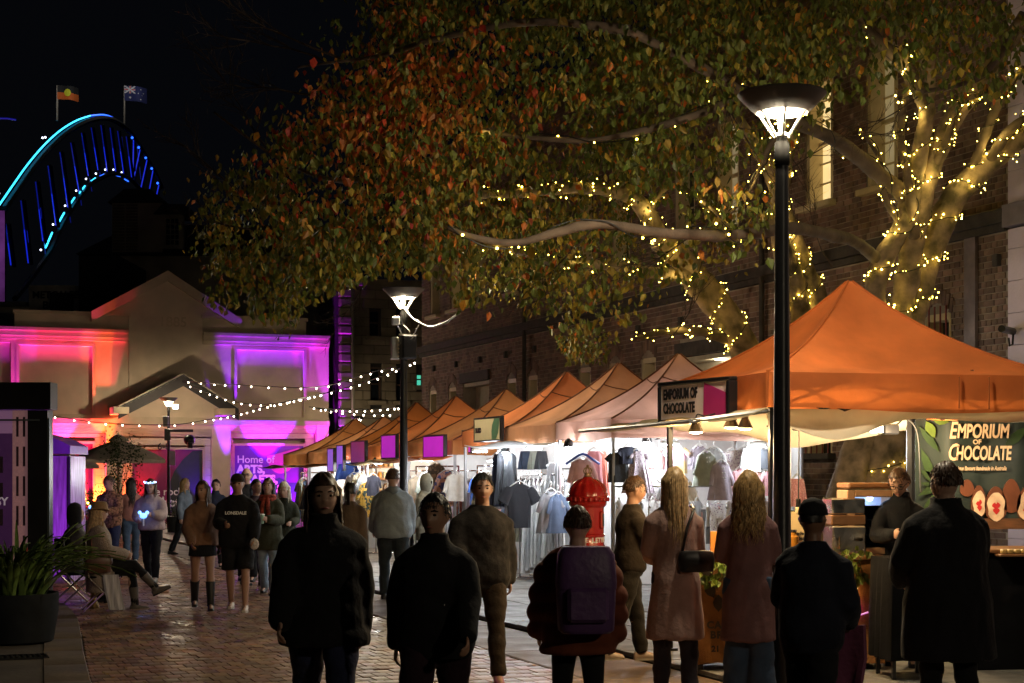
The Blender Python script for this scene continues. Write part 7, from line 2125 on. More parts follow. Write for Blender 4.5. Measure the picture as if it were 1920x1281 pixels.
        for k in range(nl):
            ph = rn.uniform(0, 2 * math.pi); zz = rn.uniform(-.1, .95) if kind != 'tied' else 0
            y_ = math.sin(ph); x_ = math.cos(ph)
            if kind in ('long', 'curly', 'bob') and y_ > (.2 if abs(x_) < .9 else .4): continue
            if kind == 'short' and y_ > .5 and zz < .4: continue
            r_ = math.sqrt(max(0, 1 - zz * zz))
            root = hc + HX * (x_ * r_ * .08 * vol) + HYv * (y_ * r_ * .1 * vol - .012) + HZv * (zz * .124 + .012)
            if kind == 'short':
                dd = (HX * x_ * r_ + HYv * (y_ * r_ - .2) + HZv * zz * .6 - HZv * .4).normalized()
                pts = [root, root + dd * .01 - HZv * .004, root + dd * .013 - HZv * .018]; rr_ = [.0032, .003, .001]
            elif kind == 'tied':
                root = hc - HYv * .1 + HZv * .02 + HX * rn.gauss(0, .012); pts = [root, root - HYv * .03 - HZv * .06, root - HYv * .02 - HZv * .2]; rr_ = [.012, .014, .004]
            else:
                out = HX * (x_ * .085 * vol) + HYv * (y_ * .105 * vol if y_ < 0 else y_ * .06)
                base = hc + out - HYv * .012
                L_ = Ln * rn.uniform(.75, 1.1)
                pts = [root, base + HZv * (zz * .05) + HX * x_ * .006]
                nn = 7
                for i in range(1, nn + 1):
                    f = i / nn
                    wv = .016 * math.sin(f * 13 + (k % 9) * .7) * (1 if kind == 'curly' else .25)
                    bx_ = HX * (x_ * .085 * vol * (1 + (.35 if kind == 'curly' else .12) * f) + wv) + HYv * ((y_ * .105 * vol) * (1 + .25 * f) - .012 - (.035 * f if y_ < .2 else -.03 * f) + wv * .7)
                    pts.append(hc + bx_ - Vector((0, 0, .03 + L_ * f)) * 1.0 + (HZv * .0))
                rr_ = [.003, .0042] + [.004 - .003 * (i / nn) ** 2 for i in range(1, nn + 1)]
            m.tube([sc_(q) for q in pts], [sc_(r) for r in rr_], 5, cap=False)
        m.build("hair", hcol, t, smooth=True)
    # ---- clothes
    if bottom:
        kind = bottom[0]; mt = bottom[1]
        b = MB(); mg = .02 if kind in ('trousers', 'shorts', 'jeans') else .012
        if kind == 'wide': mg = .035
        if kind == 'leggings': mg = .008
        if kind != 'skirt':
            b.loft([[sc_(q) for q in ell(sp(d, .004), (rx + mg) * bw * fat, (ry + mg) * fat)] for d, rx, ry in ((-.12, .12, .09), (-.06, .158, .113), (.03, .165, .115), (.1, .15, .105))])
            for hip, knee, ank in LG:
                if kind == 'shorts':
                    pts = [hip + Vector((0, 0, .02)), hip.lerp(knee, .5), hip.lerp(knee, .92)]; rr_ = [.092 * fat + mg, .088 * fat + mg, .082 * fat + mg]
                else:
                    pts = [hip + Vector((0, 0, .02)), hip.lerp(knee, .5), knee, knee.lerp(ank, .5), ank + (ank - knee).normalized() * .015]
                    rr_ = [.09 * fat + mg, .078 * fat + mg, .058 + mg, .052 + mg, .04 + mg * 1.25]
                    if kind == 'wide': rr_[-1] = .07 + mg; rr_[-2] = .065 + mg
                b.tube([sc_(q) for q in pts], [sc_(r) for r in rr_], 14, rnd=False)
            queue(b, .016, 2, {'jeans': 'jeans', 'shorts': 'shorts', 'leggings': 'leggings'}.get(kind, 'trousers'), mt, t, folds(.0075 if kind != 'leggings' else .0015, seed + 1, 7, 26))
        else:
            hemd = bottom[2]
            b.loft([[sc_(q) for q in ell(sp(d, .01), rx * bw * fat, ry * fat)] for d, rx, ry in ((.12, .15, .11), (.02, .175, .13), (-.08, .185, .14), (-hemd, .2, .155))])
            queue(b, .016, 2, "skirt", mt, t, folds(.004, seed + 1))
    if top:
        kind, mt = top[0], top[1]; opt = top[2] if len(top) > 2 else {}
        mg = {'tee': .012, 'sweater': .028, 'hoodie': .034, 'jacket': .036, 'puffer': .062, 'coat': .04}[kind] + opt.get('mg', 0)
        hem = opt.get('hem', {'tee': -.05, 'sweater': -.08, 'hoodie': -.1, 'jacket': -.12, 'puffer': -.12, 'coat': -.48}[kind])
        fl_ = opt.get('flare', 0)
        b = MB(); rings = []
        if hem < -.15:
            for q in np.linspace(hem, -.1, 5): rings.append((q, .185 + mg * .9 + fl_ * (-q - .1) / .4 + .01, .118 + mg + .012 + fl_ * .9 * (-q - .1) / .4))
        elif hem < -.06: rings.append((hem, .155 + mg * .7, .114 + mg * .6))
        rings += [(-.05, .165 + mg + (.02 if hem < -.3 else 0), .122 + mg + (.012 if hem < -.3 else 0)), (.04, .168 + mg, .122 + mg), (.14, .155 + mg, .11 + mg), (.24, .15 + mg, .108 + mg), (.33, .158 + mg, .114 + mg), (.41, .158 + mg * .9, .112 + mg * .8), (.465, .145 + mg * .6, .096 + mg * .6), (.505, .112 + mg * .5, .078 + mg * .5), (.53, .085 + mg * .5, .068 + mg * .5), (.565, .066 + mg * .4, .064 + mg * .4)]
        if opt.get('collar'): rings.append((.605, .062 + mg * .5, .064 + mg * .5))
        b.loft([[sc_(q) for q in ell(sp(d, .004 + (max(0, d - .5)) * .1), rx * bw * (fat if d < .5 else 1), ry * fat)] for d, rx, ry in rings])
        sl_ = opt.get('sleeve', 1.0)
        for k, (sh, elp, wr, f_) in enumerate(AR):
            sd = (-1, 1)[k]
            e_ = elp.lerp(wr, .96) if sl_ >= 1 else sh.lerp(elp, .75)
            if sl_ >= 1: pts = [sh - SX * sd * .045 - SP * .01, sh.lerp(elp, .25), sh.lerp(elp, .65), elp, elp.lerp(wr, .5), e_]; rr_ = [.05 * fat + mg * .6, .054 * fat + mg * .85, .047 * fat + mg * .95, .043 + mg * .95, .04 + mg * .85, .032 + mg * .75]
            else: pts = [sh - SX * sd * .045 - SP * .01, sh.lerp(elp, .3), e_]; rr_ = [.062 * fat + mg * .8, .056 * fat + mg, .052 + mg * 1.2]
            b.tube([sc_(q) for q in pts], [sc_(r) for r in rr_], 12, rnd=True)
        if kind == 'puffer':
            post = lambda me, S=seed: puff(me)
        else: post = folds({'tee': .004, 'sweater': .007, 'hoodie': .0085, 'jacket': .0085, 'coat': .008}[kind], seed, 8 if hem > -.3 else 12, 20 if hem > -.3 else 7)
        queue(b, .0155, 2, opt.get('name', {'tee': 'shirt', 'sweater': 'sweater', 'hoodie': 'hoodie', 'jacket': 'jacket', 'puffer': 'puffer_jacket', 'coat': 'coat'}[kind]), mt, t, post)
        if kind == 'hoodie' or opt.get('hoodback'):
            m = MB()
            m.tube([sc_(sp(.53, -.02, -.1)), sc_(sp(.55, -.095, -.05)), sc_(sp(.53, -.125, 0)), sc_(sp(.55, -.095, .05)), sc_(sp(.53, -.02, .1))], [sc_(r) for r in (.02, .04, .055, .04, .02)], 10, rnd=True)
            m.tube([sc_(sp(.53, -.02, -.1)), sc_(sp(.515, .08, -.055)), sc_(sp(.5, .105, 0)), sc_(sp(.515, .08, .055)), sc_(sp(.53, -.02, .1))], sc_(.02), 8, rnd=True)
            m.build("hood", mt, t, smooth=True)
        if opt.get('print'):
            lettering(opt['print'], .055 * s, white_print, t, sc_(sp(.32, .2, 0)), (R(90), 0, R(180)), .002, align='CENTER')
    if scarf:
        m = MB()
        for q in range(2):
            m.tube([sc_(sp(.55 - q * .04, math.sin(a) * .095 + .01, math.cos(a) * (.1 + .01 * q))) for a in np.linspace(0, 2 * math.pi, 17)], sc_(.034), 9)
        m.tube([sc_(sp(.52, .12, .03)), sc_(sp(.4, .165, .05)), sc_(sp(.25, .165, .06))], [sc_(.03), sc_(.035), sc_(.03)], 8, rnd=True)
        m.tube([sc_(sp(.52, .12, -.03)), sc_(sp(.4, .165, -.04)), sc_(sp(.28, .165, -.05))], [sc_(.03), sc_(.035), sc_(.03)], 8, rnd=True)
        m.build("scarf", scarf, t, smooth=True)
    if shoes:
        sc3, boot = (shoes, 0) if not isinstance(shoes, dict) else (shoes['c'], shoes.get('boot', 0))
        sm = mat("shoe %.2f %.2f %.2f" % tuple(sc3), sc3, .5, var=.1)
        sole = mat("shoe sole", (.5, .46, .4), .7) if max(sc3) > .25 else black_metal
        for hip, knee, ank in LG:
            fd = (ank - knee).normalized()
            pitch = math.atan2(fd.y, -fd.z) if sit is not None else 0
            M = Matrix.Rotation(max(-.3, min(.6, pitch * .6)), 3, 'X')
            b = MB(); rings = []
            for yy, w_, zt in ((-.075, .024, .06), (-.06, .034, .085), (-.02, .038, .1), (.03, .04, .085), (.09, .043, .062), (.14, .04, .05), (.178, .024, .034)):
                zc = -.085 + zt / 2
                rings.append([sc_(ank + M @ Vector((q.x, yy, zc + q.z))) for q in ell(Vector((0, 0, 0)), w_, zt / 2, 12, 2.6, Vector((1, 0, 0)), Vector((0, 0, 1)))])
            b.loft(rings)
            if boot: b.tube([sc_(ank + M @ Vector((0, -.01, -.03))), sc_(ank.lerp(knee, .1)), sc_(ank.lerp(knee, boot * .6)), sc_(ank.lerp(knee, boot))], [sc_(r) for r in (.05, .05, .058, .066)], 14)
            so = b.build("boot" if boot else "shoe", sm, t, smooth=60)
            q = MB(); q.loft([[sc_(ank + M @ Vector((p_.x, p_.y + .05, z))) for p_ in ell(Vector((0, 0, 0)), .045, .13, 16, 2.4)] for z in (-.088, -.07)]); q.build("sole", sole, so)
    if hat: hat(t, hc, s, HX, HYv, HZv)
    t_ = dict(thing=t, s=s, hc=hc, AR=AR, sp=sp, LG=LG, H=(HX, HYv, HZv), M=Matrix.Translation(t.location) @ Matrix.Rotation(R(heading), 4, 'Z'))
    return t_
def puff(me):
    n = len(me.vertices); co = np.empty(n * 3); me.vertices.foreach_get("co", co); co = co.reshape(-1, 3); no = np.empty(n * 3); me.vertices.foreach_get("normal", no); no = no.reshape(-1, 3)
    co += no * (np.abs(np.sin(co[:, 2] * 26 + .3 * np.sin(co[:, 0] * 9)))[:, None] * .022 - .012)
    me.vertices.foreach_set("co", co.ravel()); me.update()
def cap_hat(mt):
    def f(t, hc, s, HX, HY, HZ_):
        m = MB(); rings = []
        for z, r in ((.035, 1.12), (.06, 1.13), (.1, 1.0), (.13, .7), (.146, .2)): rings.append([(hc + HX * math.cos(a) * .08 * r + HY * (math.sin(a) * .1 * r - .006) + HZ_ * z) * s for a in np.linspace(0, 2 * math.pi, 21)[:-1]])
        m.loft(rings); h_ = m.build("cap", mt, t, smooth=True)
        m = MB(); pts = [(hc + HX * x * .07 + HY * (.085 + .075 * (1 - x * x)) + HZ_ * (.04 - .012 * (1 - x * x))) * s for x in np.linspace(-1, 1, 11)]; ins = [(hc + HX * x * .075 + HY * (.03 + .06 * (1 - x * x) ** .5) + HZ_ * .048) * s for x in np.linspace(-1, 1, 11)]
        th = HZ_ * .006 * s
        m.loft([[a, b_, b_ + th, a + th] for a, b_ in zip(ins, pts)]); m.build("cap_peak", mt, h_)
    return f
def brim_hat(mt):
    def f(t, hc, s, HX, HY, HZ_):
        m = MB(); rings = []
        for z, r in ((.04, 1.95), (.046, 1.97), (.05, 1.2), (.06, 1.12), (.12, 1.02), (.15, .85), (.158, .5), (.15, .2)): rings.append([(hc + HX * math.cos(a) * .08 * r + HY * (math.sin(a) * .1 * r * (1 if r < 1.5 else .92) - .006) + HZ_ * (z + (.02 * abs(math.cos(a)) ** 2 if r > 1.5 else 0) - (.03 * math.sin(a) ** 2 if r > 1.5 else 0))) * s for a in np.linspace(0, 2 * math.pi, 29)[:-1]])
        m.loft(rings); m.build("hat", mt, t, smooth=40)
    return f
def hood_up(mt):
    def f(t, hc, s, HX, HY, HZ_):
        m = MB(); rings = []
        for y, r in ((.03, .98), (.04, 1.1), (.01, 1.24), (-.03, 1.34), (-.09, 1.2), (-.13, .8), (-.145, .2)): rings.append([(hc + HX * math.cos(a) * .09 * r + HY * (y - .0) + HZ_ * (math.sin(a) * .125 * r * (1 if math.sin(a) > 0 else 1.25) + .01)) * s for a in np.linspace(0, 2 * math.pi, 25)[:-1]])
        m.loft(rings, cap=False); m.build("hood", mt, t, smooth=True)
    return f
def gpoint(P, v):
    return P['M'] @ (v * P['s'])

TO_CAM, AWAY = 180, 0
black_c = cl("black", (.012, .012, .014)); navy_c = cl("navy black", (.012, .014, .024)); dark_brown = cl("dark brown", (.022, .016, .012)); char_c = cl("charcoal", (.03, .03, .034))
maroon = cl("maroon puffer", (.15, .04, .02), bump=.15); rust = cl("rust brown", (.16, .07, .035)); taupe_c = cl("taupe wool", (.36, .235, .21)); mauve_c = cl("mauve wool", (.25, .135, .14)); grey_h = cl("blue grey fleece", (.25, .3, .34))
brown_j = cl("tan brown", (.22, .12, .075)); olive = cl("olive coat", (.055, .06, .04)); denim_c = cl("blue denim", (.07, .11, .19)); pale_denim = cl("pale denim", (.26, .34, .42)); pink_k = cl("pink knit", (.5, .24, .22)); lil_grey = cl("pinkish grey fleece", (.4, .32, .33))
khaki = cl("khaki cotton", (.026, .016, .008)); dkhaki = cl("dark olive jacket", (.018, .015, .013), var=.5, vscale=14); patt = cl("patterned wool", (.2, .1, .06), var=.9, vscale=26); dusk_plum = cl("plum trousers", (.03, .014, .022)); indigo = cl("indigo", (.025, .03, .075))
sweater_bl = cl("black sweatshirt", (.01, .01, .012)); cream_f = cl("cream fleece", (.33, .27, .22), bump=.9, bscale=60)

# --- nearest walkers, dark against the lights
P1 = person(607, 9.5, 879, TO_CAM + 4, "person with a brown bob and big dark jacket walking towards us, arms hanging", 'pale', ('bob', 'brown'), ('jacket', black_c, {'mg': .012, 'hem': -.16, 'collar': 1}), ('trousers', indigo), bw=1.04, fat=1.08, legs=((22, 8), (-16, 26)), arms=((-14, 9, 14, 0), (16, 11, 22, 0)), voxel=.009, hyaw=8)
P2 = person(817, 9.0, 916, TO_CAM - 4, "person with short black hair and high necked black sweater walking towards us", 'tan', ('short', 'black'), ('sweater', black_c, {'mg': .01, 'hem': -.14, 'collar': 1}), ('trousers', dusk_plum), bw=1.04, fat=1.1, legs=((-16, 24), (22, 10)), arms=((20, 9, 26, 0), (-16, 12, 14, 0)), hyaw=-12, lean=4, voxel=.009)
P3 = person(903, 13.6, 884, TO_CAM + 8, "person in a patterned dark jacket and khaki trousers striding behind the black sweater", 'tan', ('short', 'black'), ('jacket', dkhaki, {'mg': .01, 'hem': -.14}), ('trousers', khaki), shoes=(.3, .1, .14), bw=1.06, fat=1.1, legs=((18, 6), (-16, 22)), arms=((-14, 12, 20, 0), (20, 14, 30, 10)), voxel=.011)
P4 = person(1084, 9.7, 951, AWAY + 4, "person in a maroon puffer jacket walking away with a purple backpack", 'pale', ('short', 'brown'), ('puffer', maroon, {'mg': .015, 'hem': -.16}), ('leggings', black_c), bw=1.0, fat=1.0, legs=((10, 4), (-10, 20)), arms=((8, 14, 20, 0), (-8, 14, 20, 0)), face=False)
P5 = person(1180, 14.6, 893, AWAY - 78, "person in a dark brown jacket and pale trainers holding out an arm at the stalls", 'tan', ('short', 'brown'), ('jacket', dark_brown, {'hem': -.08}), ('trousers', cl("dark trousers", (.018, .015, .012))), shoes=(.5, .4, .33), legs=((12, 4), (-12, 12)), arms=((30, 6, 50, 0), (20, 6, 62, 10)), voxel=.011, hpitch=8, zbase=.05)
P6 = person(1266, 12.4, 874, AWAY + 6, "woman with long straight fair hair seen from behind in a long taupe coat", 'pale', ('long', 'fair'), ('coat', taupe_c, {'hem': -.5, 'flare': .04, 'mg': .006}), ('trousers', cl("dark grey trousers", (.035, .03, .04))), shoes={'c': (.02, .02, .02)}, bw=.92, fat=.92, legs=((4, 2), (-4, 6)), arms=((12, 8, 62, 12), (14, 8, 70, 14)), face=False, voxel=.011, h=1.72, zbase=.05)
P7 = person(1404, 11.9, 894, AWAY - 4, "woman with wavy golden hair seen from behind in a mauve knee length coat", 'pale', ('curly', 'blonde'), ('coat', mauve_c, {'hem': -.46, 'flare': .03, 'mg': .004}), ('wide', denim_c), shoes={'c': (.03, .025, .02)}, bw=.9, fat=.92, legs=((3, 2), (-3, 5)), arms=((16, 8, 82, 18), (14, 9, 60, 14)), face=False, voxel=.011, h=1.69, zbase=.05)
P8 = person(1520, 9.3, 936, AWAY - 32, "person in black with a dark cap passing before the counter carrying a pinkish shawl", 'brown', ('crop', 'black'), ('jacket', navy_c, {'mg': .02, 'hem': -.14}), ('trousers', black_c), bw=.96, fat=1.0, legs=((12, 4), (-10, 16)), arms=((14, 12, 40, 10), (10, 12, 46, 12)), face=False, hat=cap_hat(black_c))
P9 = person(1688, 14.3, 882, TO_CAM - 12, "man with glasses in a navy jacket looking down at a card terminal", 'pale', ('short', 'brown'), ('jacket', cl("navy work jacket", (.012, .014, .02)), {'hem': -.1, 'collar': 1}), ('jeans', denim_c), legs=((3, 2), (-3, 4)), arms=((22, 10, 62, 22), (28, 8, 66, 28)), hpitch=28, hyaw=-14, lean=5, voxel=.009, zbase=.05, h=1.74)
P10 = person(1778, 10.6, 871, AWAY + 14, "tall man in a long black coat with his back to us at the card table", 'pale', ('short', 'brown'), ('coat', black_c, {'hem': -.42, 'mg': .03, 'flare': .02, 'collar': 1}), ('trousers', black_c), bw=1.05, fat=1.1, legs=((3, 2), (-3, 4)), arms=((20, 14, 40, 16), (16, 14, 44, 18)), face=False, hyaw=18, voxel=.011)
# --- middle distance
P12 = person(737, 22.2, 879, AWAY + 8, "man in a blue grey hoodie seen from behind in front of the second lamp post", 'pale', ('short', 'brown'), ('hoodie', grey_h, {'mg': .02}), ('trousers', cl("slate trousers", (.03, .04, .05))), bw=1.08, fat=1.12, legs=((10, 4), (-8, 10)), arms=((12, 12, 30, 0), (8, 12, 26, 0)), face=False, hyaw=-35)
P13 = person(656, 20.5, 905, AWAY - 10, "person in a brown coat and dark bun seen from behind near the far stalls", 'tan', ('tied', 'black'), ('coat', cl("brown coat", (.1, .07, .05)), {'hem': -.3}), ('trousers', black_c), legs=((8, 4), (-8, 10)), face=False)
P14 = person(446, 20.5, 889, TO_CAM + 2, "man in a khaki cap, black printed sweatshirt and black shorts walking towards us", 'tan', ('crop', 'brown'), ('sweater', sweater_bl, {'mg': .022, 'hem': -.12, 'print': 'LONSDALE'}), ('shorts', black_c), shoes=(.62, .56, .5), bw=1.08, fat=1.08, legs=((12, 6), (-8, 12)), arms=((14, 12, 34, 0), (20, 12, 66, 22)), hat=cap_hat(khaki), voxel=.01)
P15 = person(380, 20.7, 902, TO_CAM + 12, "woman in a tan brown jacket, black mini skirt and tall shiny black boots", 'tan', ('long', 'brown'), ('jacket', brown_j, {'mg': .012, 'hem': .04}), ('skirt', black_c, .2), shoes={'c': (.012, .012, .013), 'boot': .72}, legs=((12, 4), (-10, 14)), arms=((-14, 14, 6, 0), (12, 10, 30, 10)), hyaw=-30, voxel=.01)
P16 = person(503, 23.2, 897, TO_CAM - 6, "woman with long black hair, red scarf and olive coat holding a green cup", 'pale', ('long', 'black'), ('coat', olive, {'hem': -.26, 'mg': .01}), ('jeans', pale_denim), legs=((10, 4), (-8, 12)), arms=((18, 8, 78, 22), (16, 8, 76, 26)), scarf=cl("red plaid scarf", (.3, .06, .04), var=.8, vscale=22), hpitch=-12, voxel=.01)
P17 = person(533, 24.3, 905, TO_CAM + 10, "woman with thick silver blonde hair in a dark green jacket", 'pale', ('bob', 'white'), ('jacket', cl("dark green", (.03, .035, .024)), {'hem': -.2}), ('trousers', black_c), legs=((6, 4), (-6, 8)), arms=((14, 8, 70, 20), (8, 8, 30, 0)), hyaw=-20, hpitch=10, voxel=.01)
P18 = person(463, 26.0, 877, TO_CAM, "tall older man with balding grey head and glasses behind the capped man", 'pale', ('bald', 'grey'), ('jacket', char_c, {'hem': -.12}), ('trousers', black_c), legs=((6, 4), (-6, 8)), voxel=.011)
P19 = person(478, 25.0, 900, TO_CAM + 50, "woman with dark tied hair in profile between the capped man and the scarf", 'tan', ('tied', 'black'), ('jacket', cl("plum jacket", (.05, .03, .035)), {'hem': -.14}), ('trousers', black_c), legs=((6, 4), (-6, 8)), voxel=.012)
P20 = person(405, 30.0, 900, TO_CAM + 6, "man in a dark navy jacket standing before the grey pier", 'pale', ('short', 'black'), ('jacket', cl("navy jacket", (.02, .025, .05)), {'hem': -.12, 'collar': 1}), ('trousers', black_c), legs=((4, 3), (-4, 5)), arms=((14, 8, 70, 20), (10, 8, 50, 14)))
P21 = person(345, 34.0, 905, TO_CAM + 70, "fair haired woman in black with a pale blue sleeve walking past the notice post", 'pale', ('long', 'blonde'), ('jacket', cl("pale blue denim", (.16, .2, .26)), {'hem': -.14}), ('trousers', black_c), legs=((14, 4), (-12, 14)), h=1.62)
P22 = person(284, 26.0, 898, TO_CAM - 4, "woman wearing a blue glowing headband and pinkish grey sweatshirt with black trousers", 'pale', ('long', 'brown'), ('sweater', lil_grey, {'mg': .03, 'hem': -.06}), ('trousers', black_c), shoes=(.6, .57, .5), fat=1.06, legs=((12, 6), (-8, 10)), arms=((18, 14, 78, 22), (16, 14, 60, 20)), hpitch=10, voxel=.01)
P23 = person(246, 31.0, 910, AWAY + 20, "woman in a pink knit and blue jeans walking away towards the hall", 'pale', ('long', 'black'), ('sweater', pink_k, {'hem': -.04}), ('jeans', denim_c), shoes=(.6, .57, .5), legs=((-12, 14), (14, 4)), face=False, h=1.64)
P24 = person(208, 28.0, 893, TO_CAM - 16, "person in a brown patterned jacket holding a blue glowing toy", 'tan', ('short', 'brown'), ('jacket', patt, {'hem': -.12, 'mg': .01}), ('trousers', indigo), legs=((8, 4), (-8, 8)), arms=((16, 10, 72, 22), (22, 12, 66, 0)), hyaw=-20, hpitch=14)
P27 = person(800, 26.4, 889, AWAY + 60, "person in a greenish pointed hood browsing the cream coats", 'tan', ('none', 'brown'), ('coat', cl("greenish coat", (.2, .18, .13)), {'hem': -.3}), ('trousers', black_c), face=False, hat=hood_up(MATS["cloth greenish coat"]), legs=((4, 3), (-4, 5)), zbase=.05, h=1.64)
P28 = person(757, 31.5, 860, TO_CAM + 60, "stallholder with dark hair standing inside the stall of jars", 'tan', ('short', 'black'), ('sweater', cl("mauve grey knit", (.3, .22, .22)), {}), ('trousers', black_c), h=1.8, zbase=.2)
# --- seated pair
P25 = person(186, 20.6, 951, -72, "seated woman in a tan felt hat and shaggy cream coat with legs crossed", 'pale', ('long', 'fair'), ('coat', cream_f, {'hem': -.34, 'mg': .015, 'name': 'shaggy_coat'}), ('leggings', black_c), shoes={'c': (.1, .085, .075), 'boot': .55}, legs=((76, 70), (92, 50)), arms=((18, 8, 50, 20), (22, 8, 56, 24)), lean=-2, sit=.56, hat=brim_hat(cl("tan felt", (.3, .19, .1))), h=1.7, hpitch=2, voxel=.01, spread=0)
P26 = person(136, 21.6, 963, -60, "seated person in a black hood and grey jacket behind the woman in the felt hat", 'pale', ('none', 'black'), ('jacket', cl("grey padded jacket", (.12, .12, .13)), {'mg': .02}), ('trousers', black_c), shoes=(.03, .03, .03), legs=((80, 80), (84, 78)), arms=((22, 8, 60, 26), (22, 8, 60, 26)), lean=4, sit=.52, hat=hood_up(cl("black fleece hood", (.02, .02, .024))), h=1.68, voxel=.01)
flush()

# ---- things carried and worn loose
def bag(name, label, cat, P, pos, dims, mt, strap=None, rot=0.0):
    c = gpoint(P, pos)
    t = thing(name, label, cat, c, P['thing'].rotation_euler.z + rot)
    m = MB(); rings = []
    for z, f in ((-.5, .82), (-.46, .96), (0, 1.02), (.4, .94), (.5, .8)): rings.append(ell(Vector((0, 0, z * dims[2])), dims[0] / 2 * f, dims[1] / 2 * f, 20, 4))
    m.loft(rings); m.build("bag_body", mt, t, smooth=45)
    m = MB(); m.loft([ell(Vector((0, -.004 if dims[1] < .2 else 0, z * dims[2])), dims[0] / 2 * f, dims[1] / 2 * f * 1.08, 20, 4) for z, f in ((.02, 1.03), (.1, 1.05), (.42, .97), (.505, .8))]); m.build("flap", mt, t, smooth=45)
    if strap:
        m = MB(); inv = (Matrix.Translation(c) @ Matrix.Rotation(t.rotation_euler.z, 4, 'Z')).inverted()
        m.tube([inv @ gpoint(P, q) for q in strap], .011, 6); m.build("strap", mt, t, smooth=True)
    return t
sp6 = P6['sp']
bag("handbag", "small black shoulder bag under the arm of the fair haired woman in taupe", "handbag", P6, sp6(.1, -.17, .13), (.27, .09, .16), mat("black leather", (.012, .011, .012), .35), [sp6(.18, -.18, .02), sp6(.36, -.175, .06), sp6(.5, -.11, .13), sp6(.535, -.0, .13), sp6(.46, .13, .13)])
sp4 = P4['sp']
t = bag("backpack", "purple backpack on the back of the maroon puffer jacket", "backpack", P4, sp4(.27, -.29, .02), (.34, .2, .5), mat("purple nylon", (.1, .045, .15), .5, var=.2, bump=.3, bscale=20))
m = MB(); m.box((0, -.12, -.08), (.24, .05, .2), 0, .02); m.build("pocket", MATS["purple nylon"], t)
sp5 = P25['sp']
bag("satchel", "brown leather satchel hanging at the side of the woman in the felt hat", "satchel", P25, sp5(.04, -.02, .27), (.12, .3, .22), mat("brown leather", (.09, .035, .02), .4, var=.3), [sp5(.16, -.1, .26), sp5(.36, -.1, .2), sp5(.53, -.02, .06), sp5(.5, .1, -.05)])
# green cup held by the woman with the scarf
def hand_mid(P, k): a = P['AR'][k]; return a[2] + a[3] * .08
c = gpoint(P16, (hand_mid(P16, 0) + hand_mid(P16, 1)) / 2 + Vector((0, .02, .0)))
t = thing("cup", "pale green takeaway cup held by the woman in the red scarf", "cup", c)
m = MB(); m.lathe([(.028, -.06), (.04, .06), (.042, .065)], 14); m.build("cup_body", mat("mint card", (.3, .5, .38), .5), t, smooth=30); m = MB(); m.lathe([(.042, .065), (.043, .075), (.03, .08)], 14); m.build("lid", white_plastic, t)
# phone / papers in the capped man's hands, pale wrap
c = gpoint(P14, hand_mid(P14, 0)); t = thing("paper_bag", "crumpled white paper in the lowered hand of the capped man", "paper", c)
m = MB(); m.ball((0, 0, -.03), .06, 8, 6, 1, .7, 1.2); m.build("paper", mat("crumpled paper", (.65, .6, .58), .8, bump=1, bscale=40), t)
# glowing headband and toy
blue_glow = glow("blue toy light", (.1, .3, 1), 2.2); pale_glow = glow("headband light", (.45, .6, 1), 2.5)
hc = P22['hc']; hx, hy, hz_ = P22['H']
t = thing("light_headband", "flashing blue white headband on the woman in pinkish grey", "headband", gpoint(P22, hc), P22['thing'].rotation_euler.z)
m = MB(); m.tube([(hx * math.cos(a) * .094 + hy * (math.sin(a) * .115 - .01) + hz_ * .075) * P22['s'] for a in np.linspace(0, 2 * math.pi, 21)], .007, 6); m.build("band", white_plastic, t)
for k in range(9):
    a = R(10) + k * R(20); m = MB(); m.ball((hx * math.cos(a) * .1 + hy * (math.sin(a) * .12 - .01) + hz_ * (.085 + .012 * (k % 2))) * P22['s'], .013, 6, 5); m.build("lamp", pale_glow if k % 3 else blue_glow, t)
for P, lb in ((P22, "blue glowing toy held by the woman with the headband"), (P24, "small blue glowing toy held by the person in brown pattern")):
    c = gpoint(P, (hand_mid(P, 0) + hand_mid(P, 1)) / 2 + Vector((0, .05, .03))); t = thing("glow_toy", lb, "light toy", c, P['thing'].rotation_euler.z, "blue glowing toys")
    m = MB(); m.ball((0, 0, 0), .05, 10, 7, 1.2, .6, .9); m.ball((-.06, 0, .05), .03, 8, 6); m.ball((.06, 0, .05), .03, 8, 6); m.build("light_body", blue_glow, t, smooth=True); m = MB(); m.tube([(0, 0, -.05), (0, 0, -.16)], .014, 6); m.build("stick", white_plastic, t)
    lamp('POINT', "toy_light", t, (0, .12, .05), .4, (.15, .4, 1), .05)
# glasses for two men
for P, lb in ((P9, "dark rimmed glasses on the man at the card terminal"), (P18, "dark rimmed glasses on the balding tall man")):
    hc = P['hc']; hx, hy, hz_ = P['H']
    t = thing("glasses", lb, "glasses", gpoint(P, hc), P['thing'].rotation_euler.z)
    m = MB()
    for sd in (-1, 1):
        m.tube([(hx * (.033 * sd + math.cos(a) * .024) + hy * .102 + hz_ * (.01 + math.sin(a) * .018)) * P['s'] for a in np.linspace(0, 2 * math.pi, 15)], .0028, 5)
        m.tube([(hx * .057 * sd + hy * .1 + hz_ * .015) * P['s'], (hx * .08 * sd + hy * .0 + hz_ * .012) * P['s']], .0026, 5)
    m.tube([(hx * -.009 + hy * .104 + hz_ * .014) * P['s'], (hx * .009 + hy * .104 + hz_ * .014) * P['s']], .0026, 5)
    m.build("frame", black_metal, t)
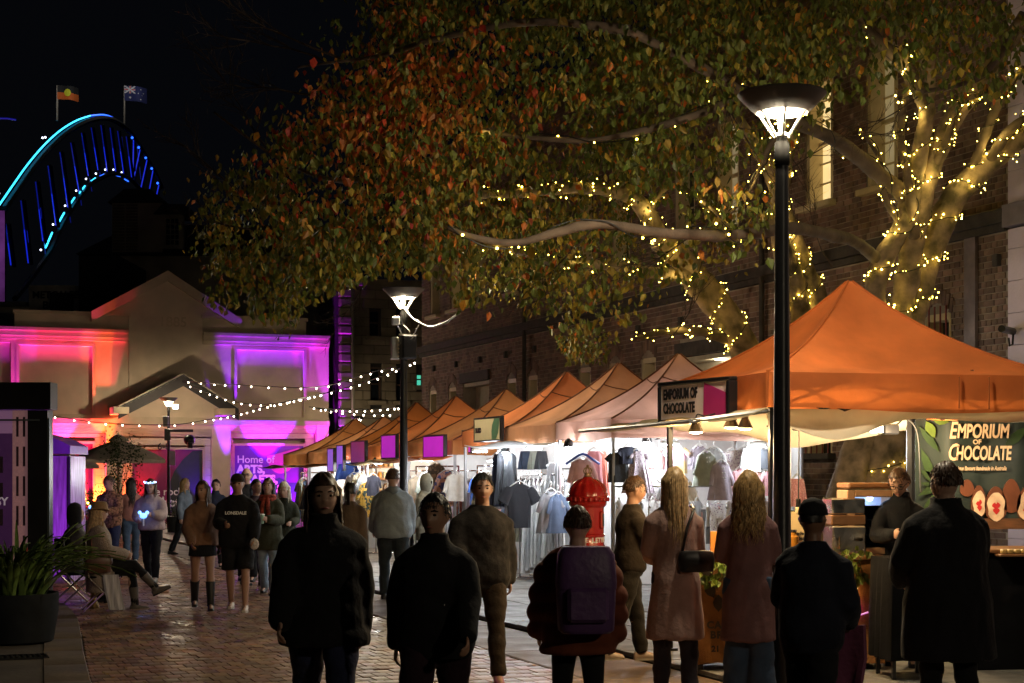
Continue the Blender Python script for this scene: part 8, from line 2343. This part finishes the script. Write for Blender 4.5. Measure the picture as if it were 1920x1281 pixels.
# pinkish shawl over the arm of the person in black
c = gpoint(P8, (hand_mid(P8, 0) + hand_mid(P8, 1)) / 2 + Vector((0, .02, -.1)))
t = thing("shawl", "dusky pink shawl draped over the arm of the person in the dark cap", "shawl", c, P8['thing'].rotation_euler.z)
m = MB(); rr_ = []
for i in range(13):
    x = -.2 + .4 * i / 12; kz = .16 * (i / 12) ** 2 + .05 * math.sin(i * 1.9); rr_.append([(x, .03 + .03 * math.sin(i * 1.6), .1), (x * .95, .075 + .03 * math.sin(i * 1.6 + .5), -.1), (x * .85, .06 + .03 * math.sin(i * 1.5), -.2 - kz), (x * .85, .03 + .03 * math.sin(i * 1.5), -.2 - kz), (x * .95, .04, -.1), (x, 0, .1)])
m.loft(rr_); m.build("cloth", cl("dusky pink shawl", (.2, .06, .12)), t, smooth=60)
# folding chairs under the seated pair, towel over the arm
for P, lb, zz in ((P25, "folding chair under the woman in the felt hat", .43), (P26, "folding chair under the hooded person", .4)):
    q = P['thing'].location
    t = thing("folding_chair", lb, "chair", (q.x, q.y, 0), P['thing'].rotation_euler.z)
    m = MB(); m.box((0, .06, zz), (.44, .42, .025), 0, .008); m.build("seat", black_cloth, t)
    m = MB(); m.box((0, -.17, zz + .32), (.44, .02, .3), 0, .008); m.build("backrest", black_cloth, t)
    for sx in (-1, 1):
        m = MB(); m.tube([(sx * .23, -.2, .0), (sx * .23, .25, zz)], .013, 7); m.build("leg", steel, t)
        m = MB(); m.tube([(sx * .235, .27, .0), (sx * .235, -.14, zz), (sx * .235, -.18, zz + .46)], .013, 7); m.build("leg", steel, t)
q = P25['thing']
t = thing("towel", "white and grey striped towel hanging from the seat of the woman in the felt hat", "towel", q.location, q.rotation_euler.z)
m = MB(); rr_ = []
for i in range(9):
    yy = .02 + .2 * i / 8; rr_.append([(.25 + .01 * math.sin(i * 2), yy, .46), (.27 + .014 * math.sin(i * 1.7), yy + .03, .25), (.28 + .02 * math.sin(i * 1.5), yy + .08, .02), (.265 + .02 * math.sin(i * 1.5), yy + .08, .02), (.255 + .014 * math.sin(i * 1.7), yy + .03, .25), (.235, yy, .46)])
m.loft(rr_); m.build("cloth", mat("towel stripe", (.5, .5, .54), .9, var=.3, vscale=3, stretch=(1, 14, 1)), t, smooth=50)
m = MB(); m.lathe([(.02, 0), (.075, .0), (.08, .02), (.04, .12), (.035, .2), (.06, .3), (.055, .31), (.02, .3)], 16)
solo("brass_stand", m, mat("dull brass", (.3, .2, .08), .4, .7, var=.3), "dull brass stand on the paving beside the folding chair", "stand", at(175, 1135, 20.9).xy.to_3d(), 0, 40)
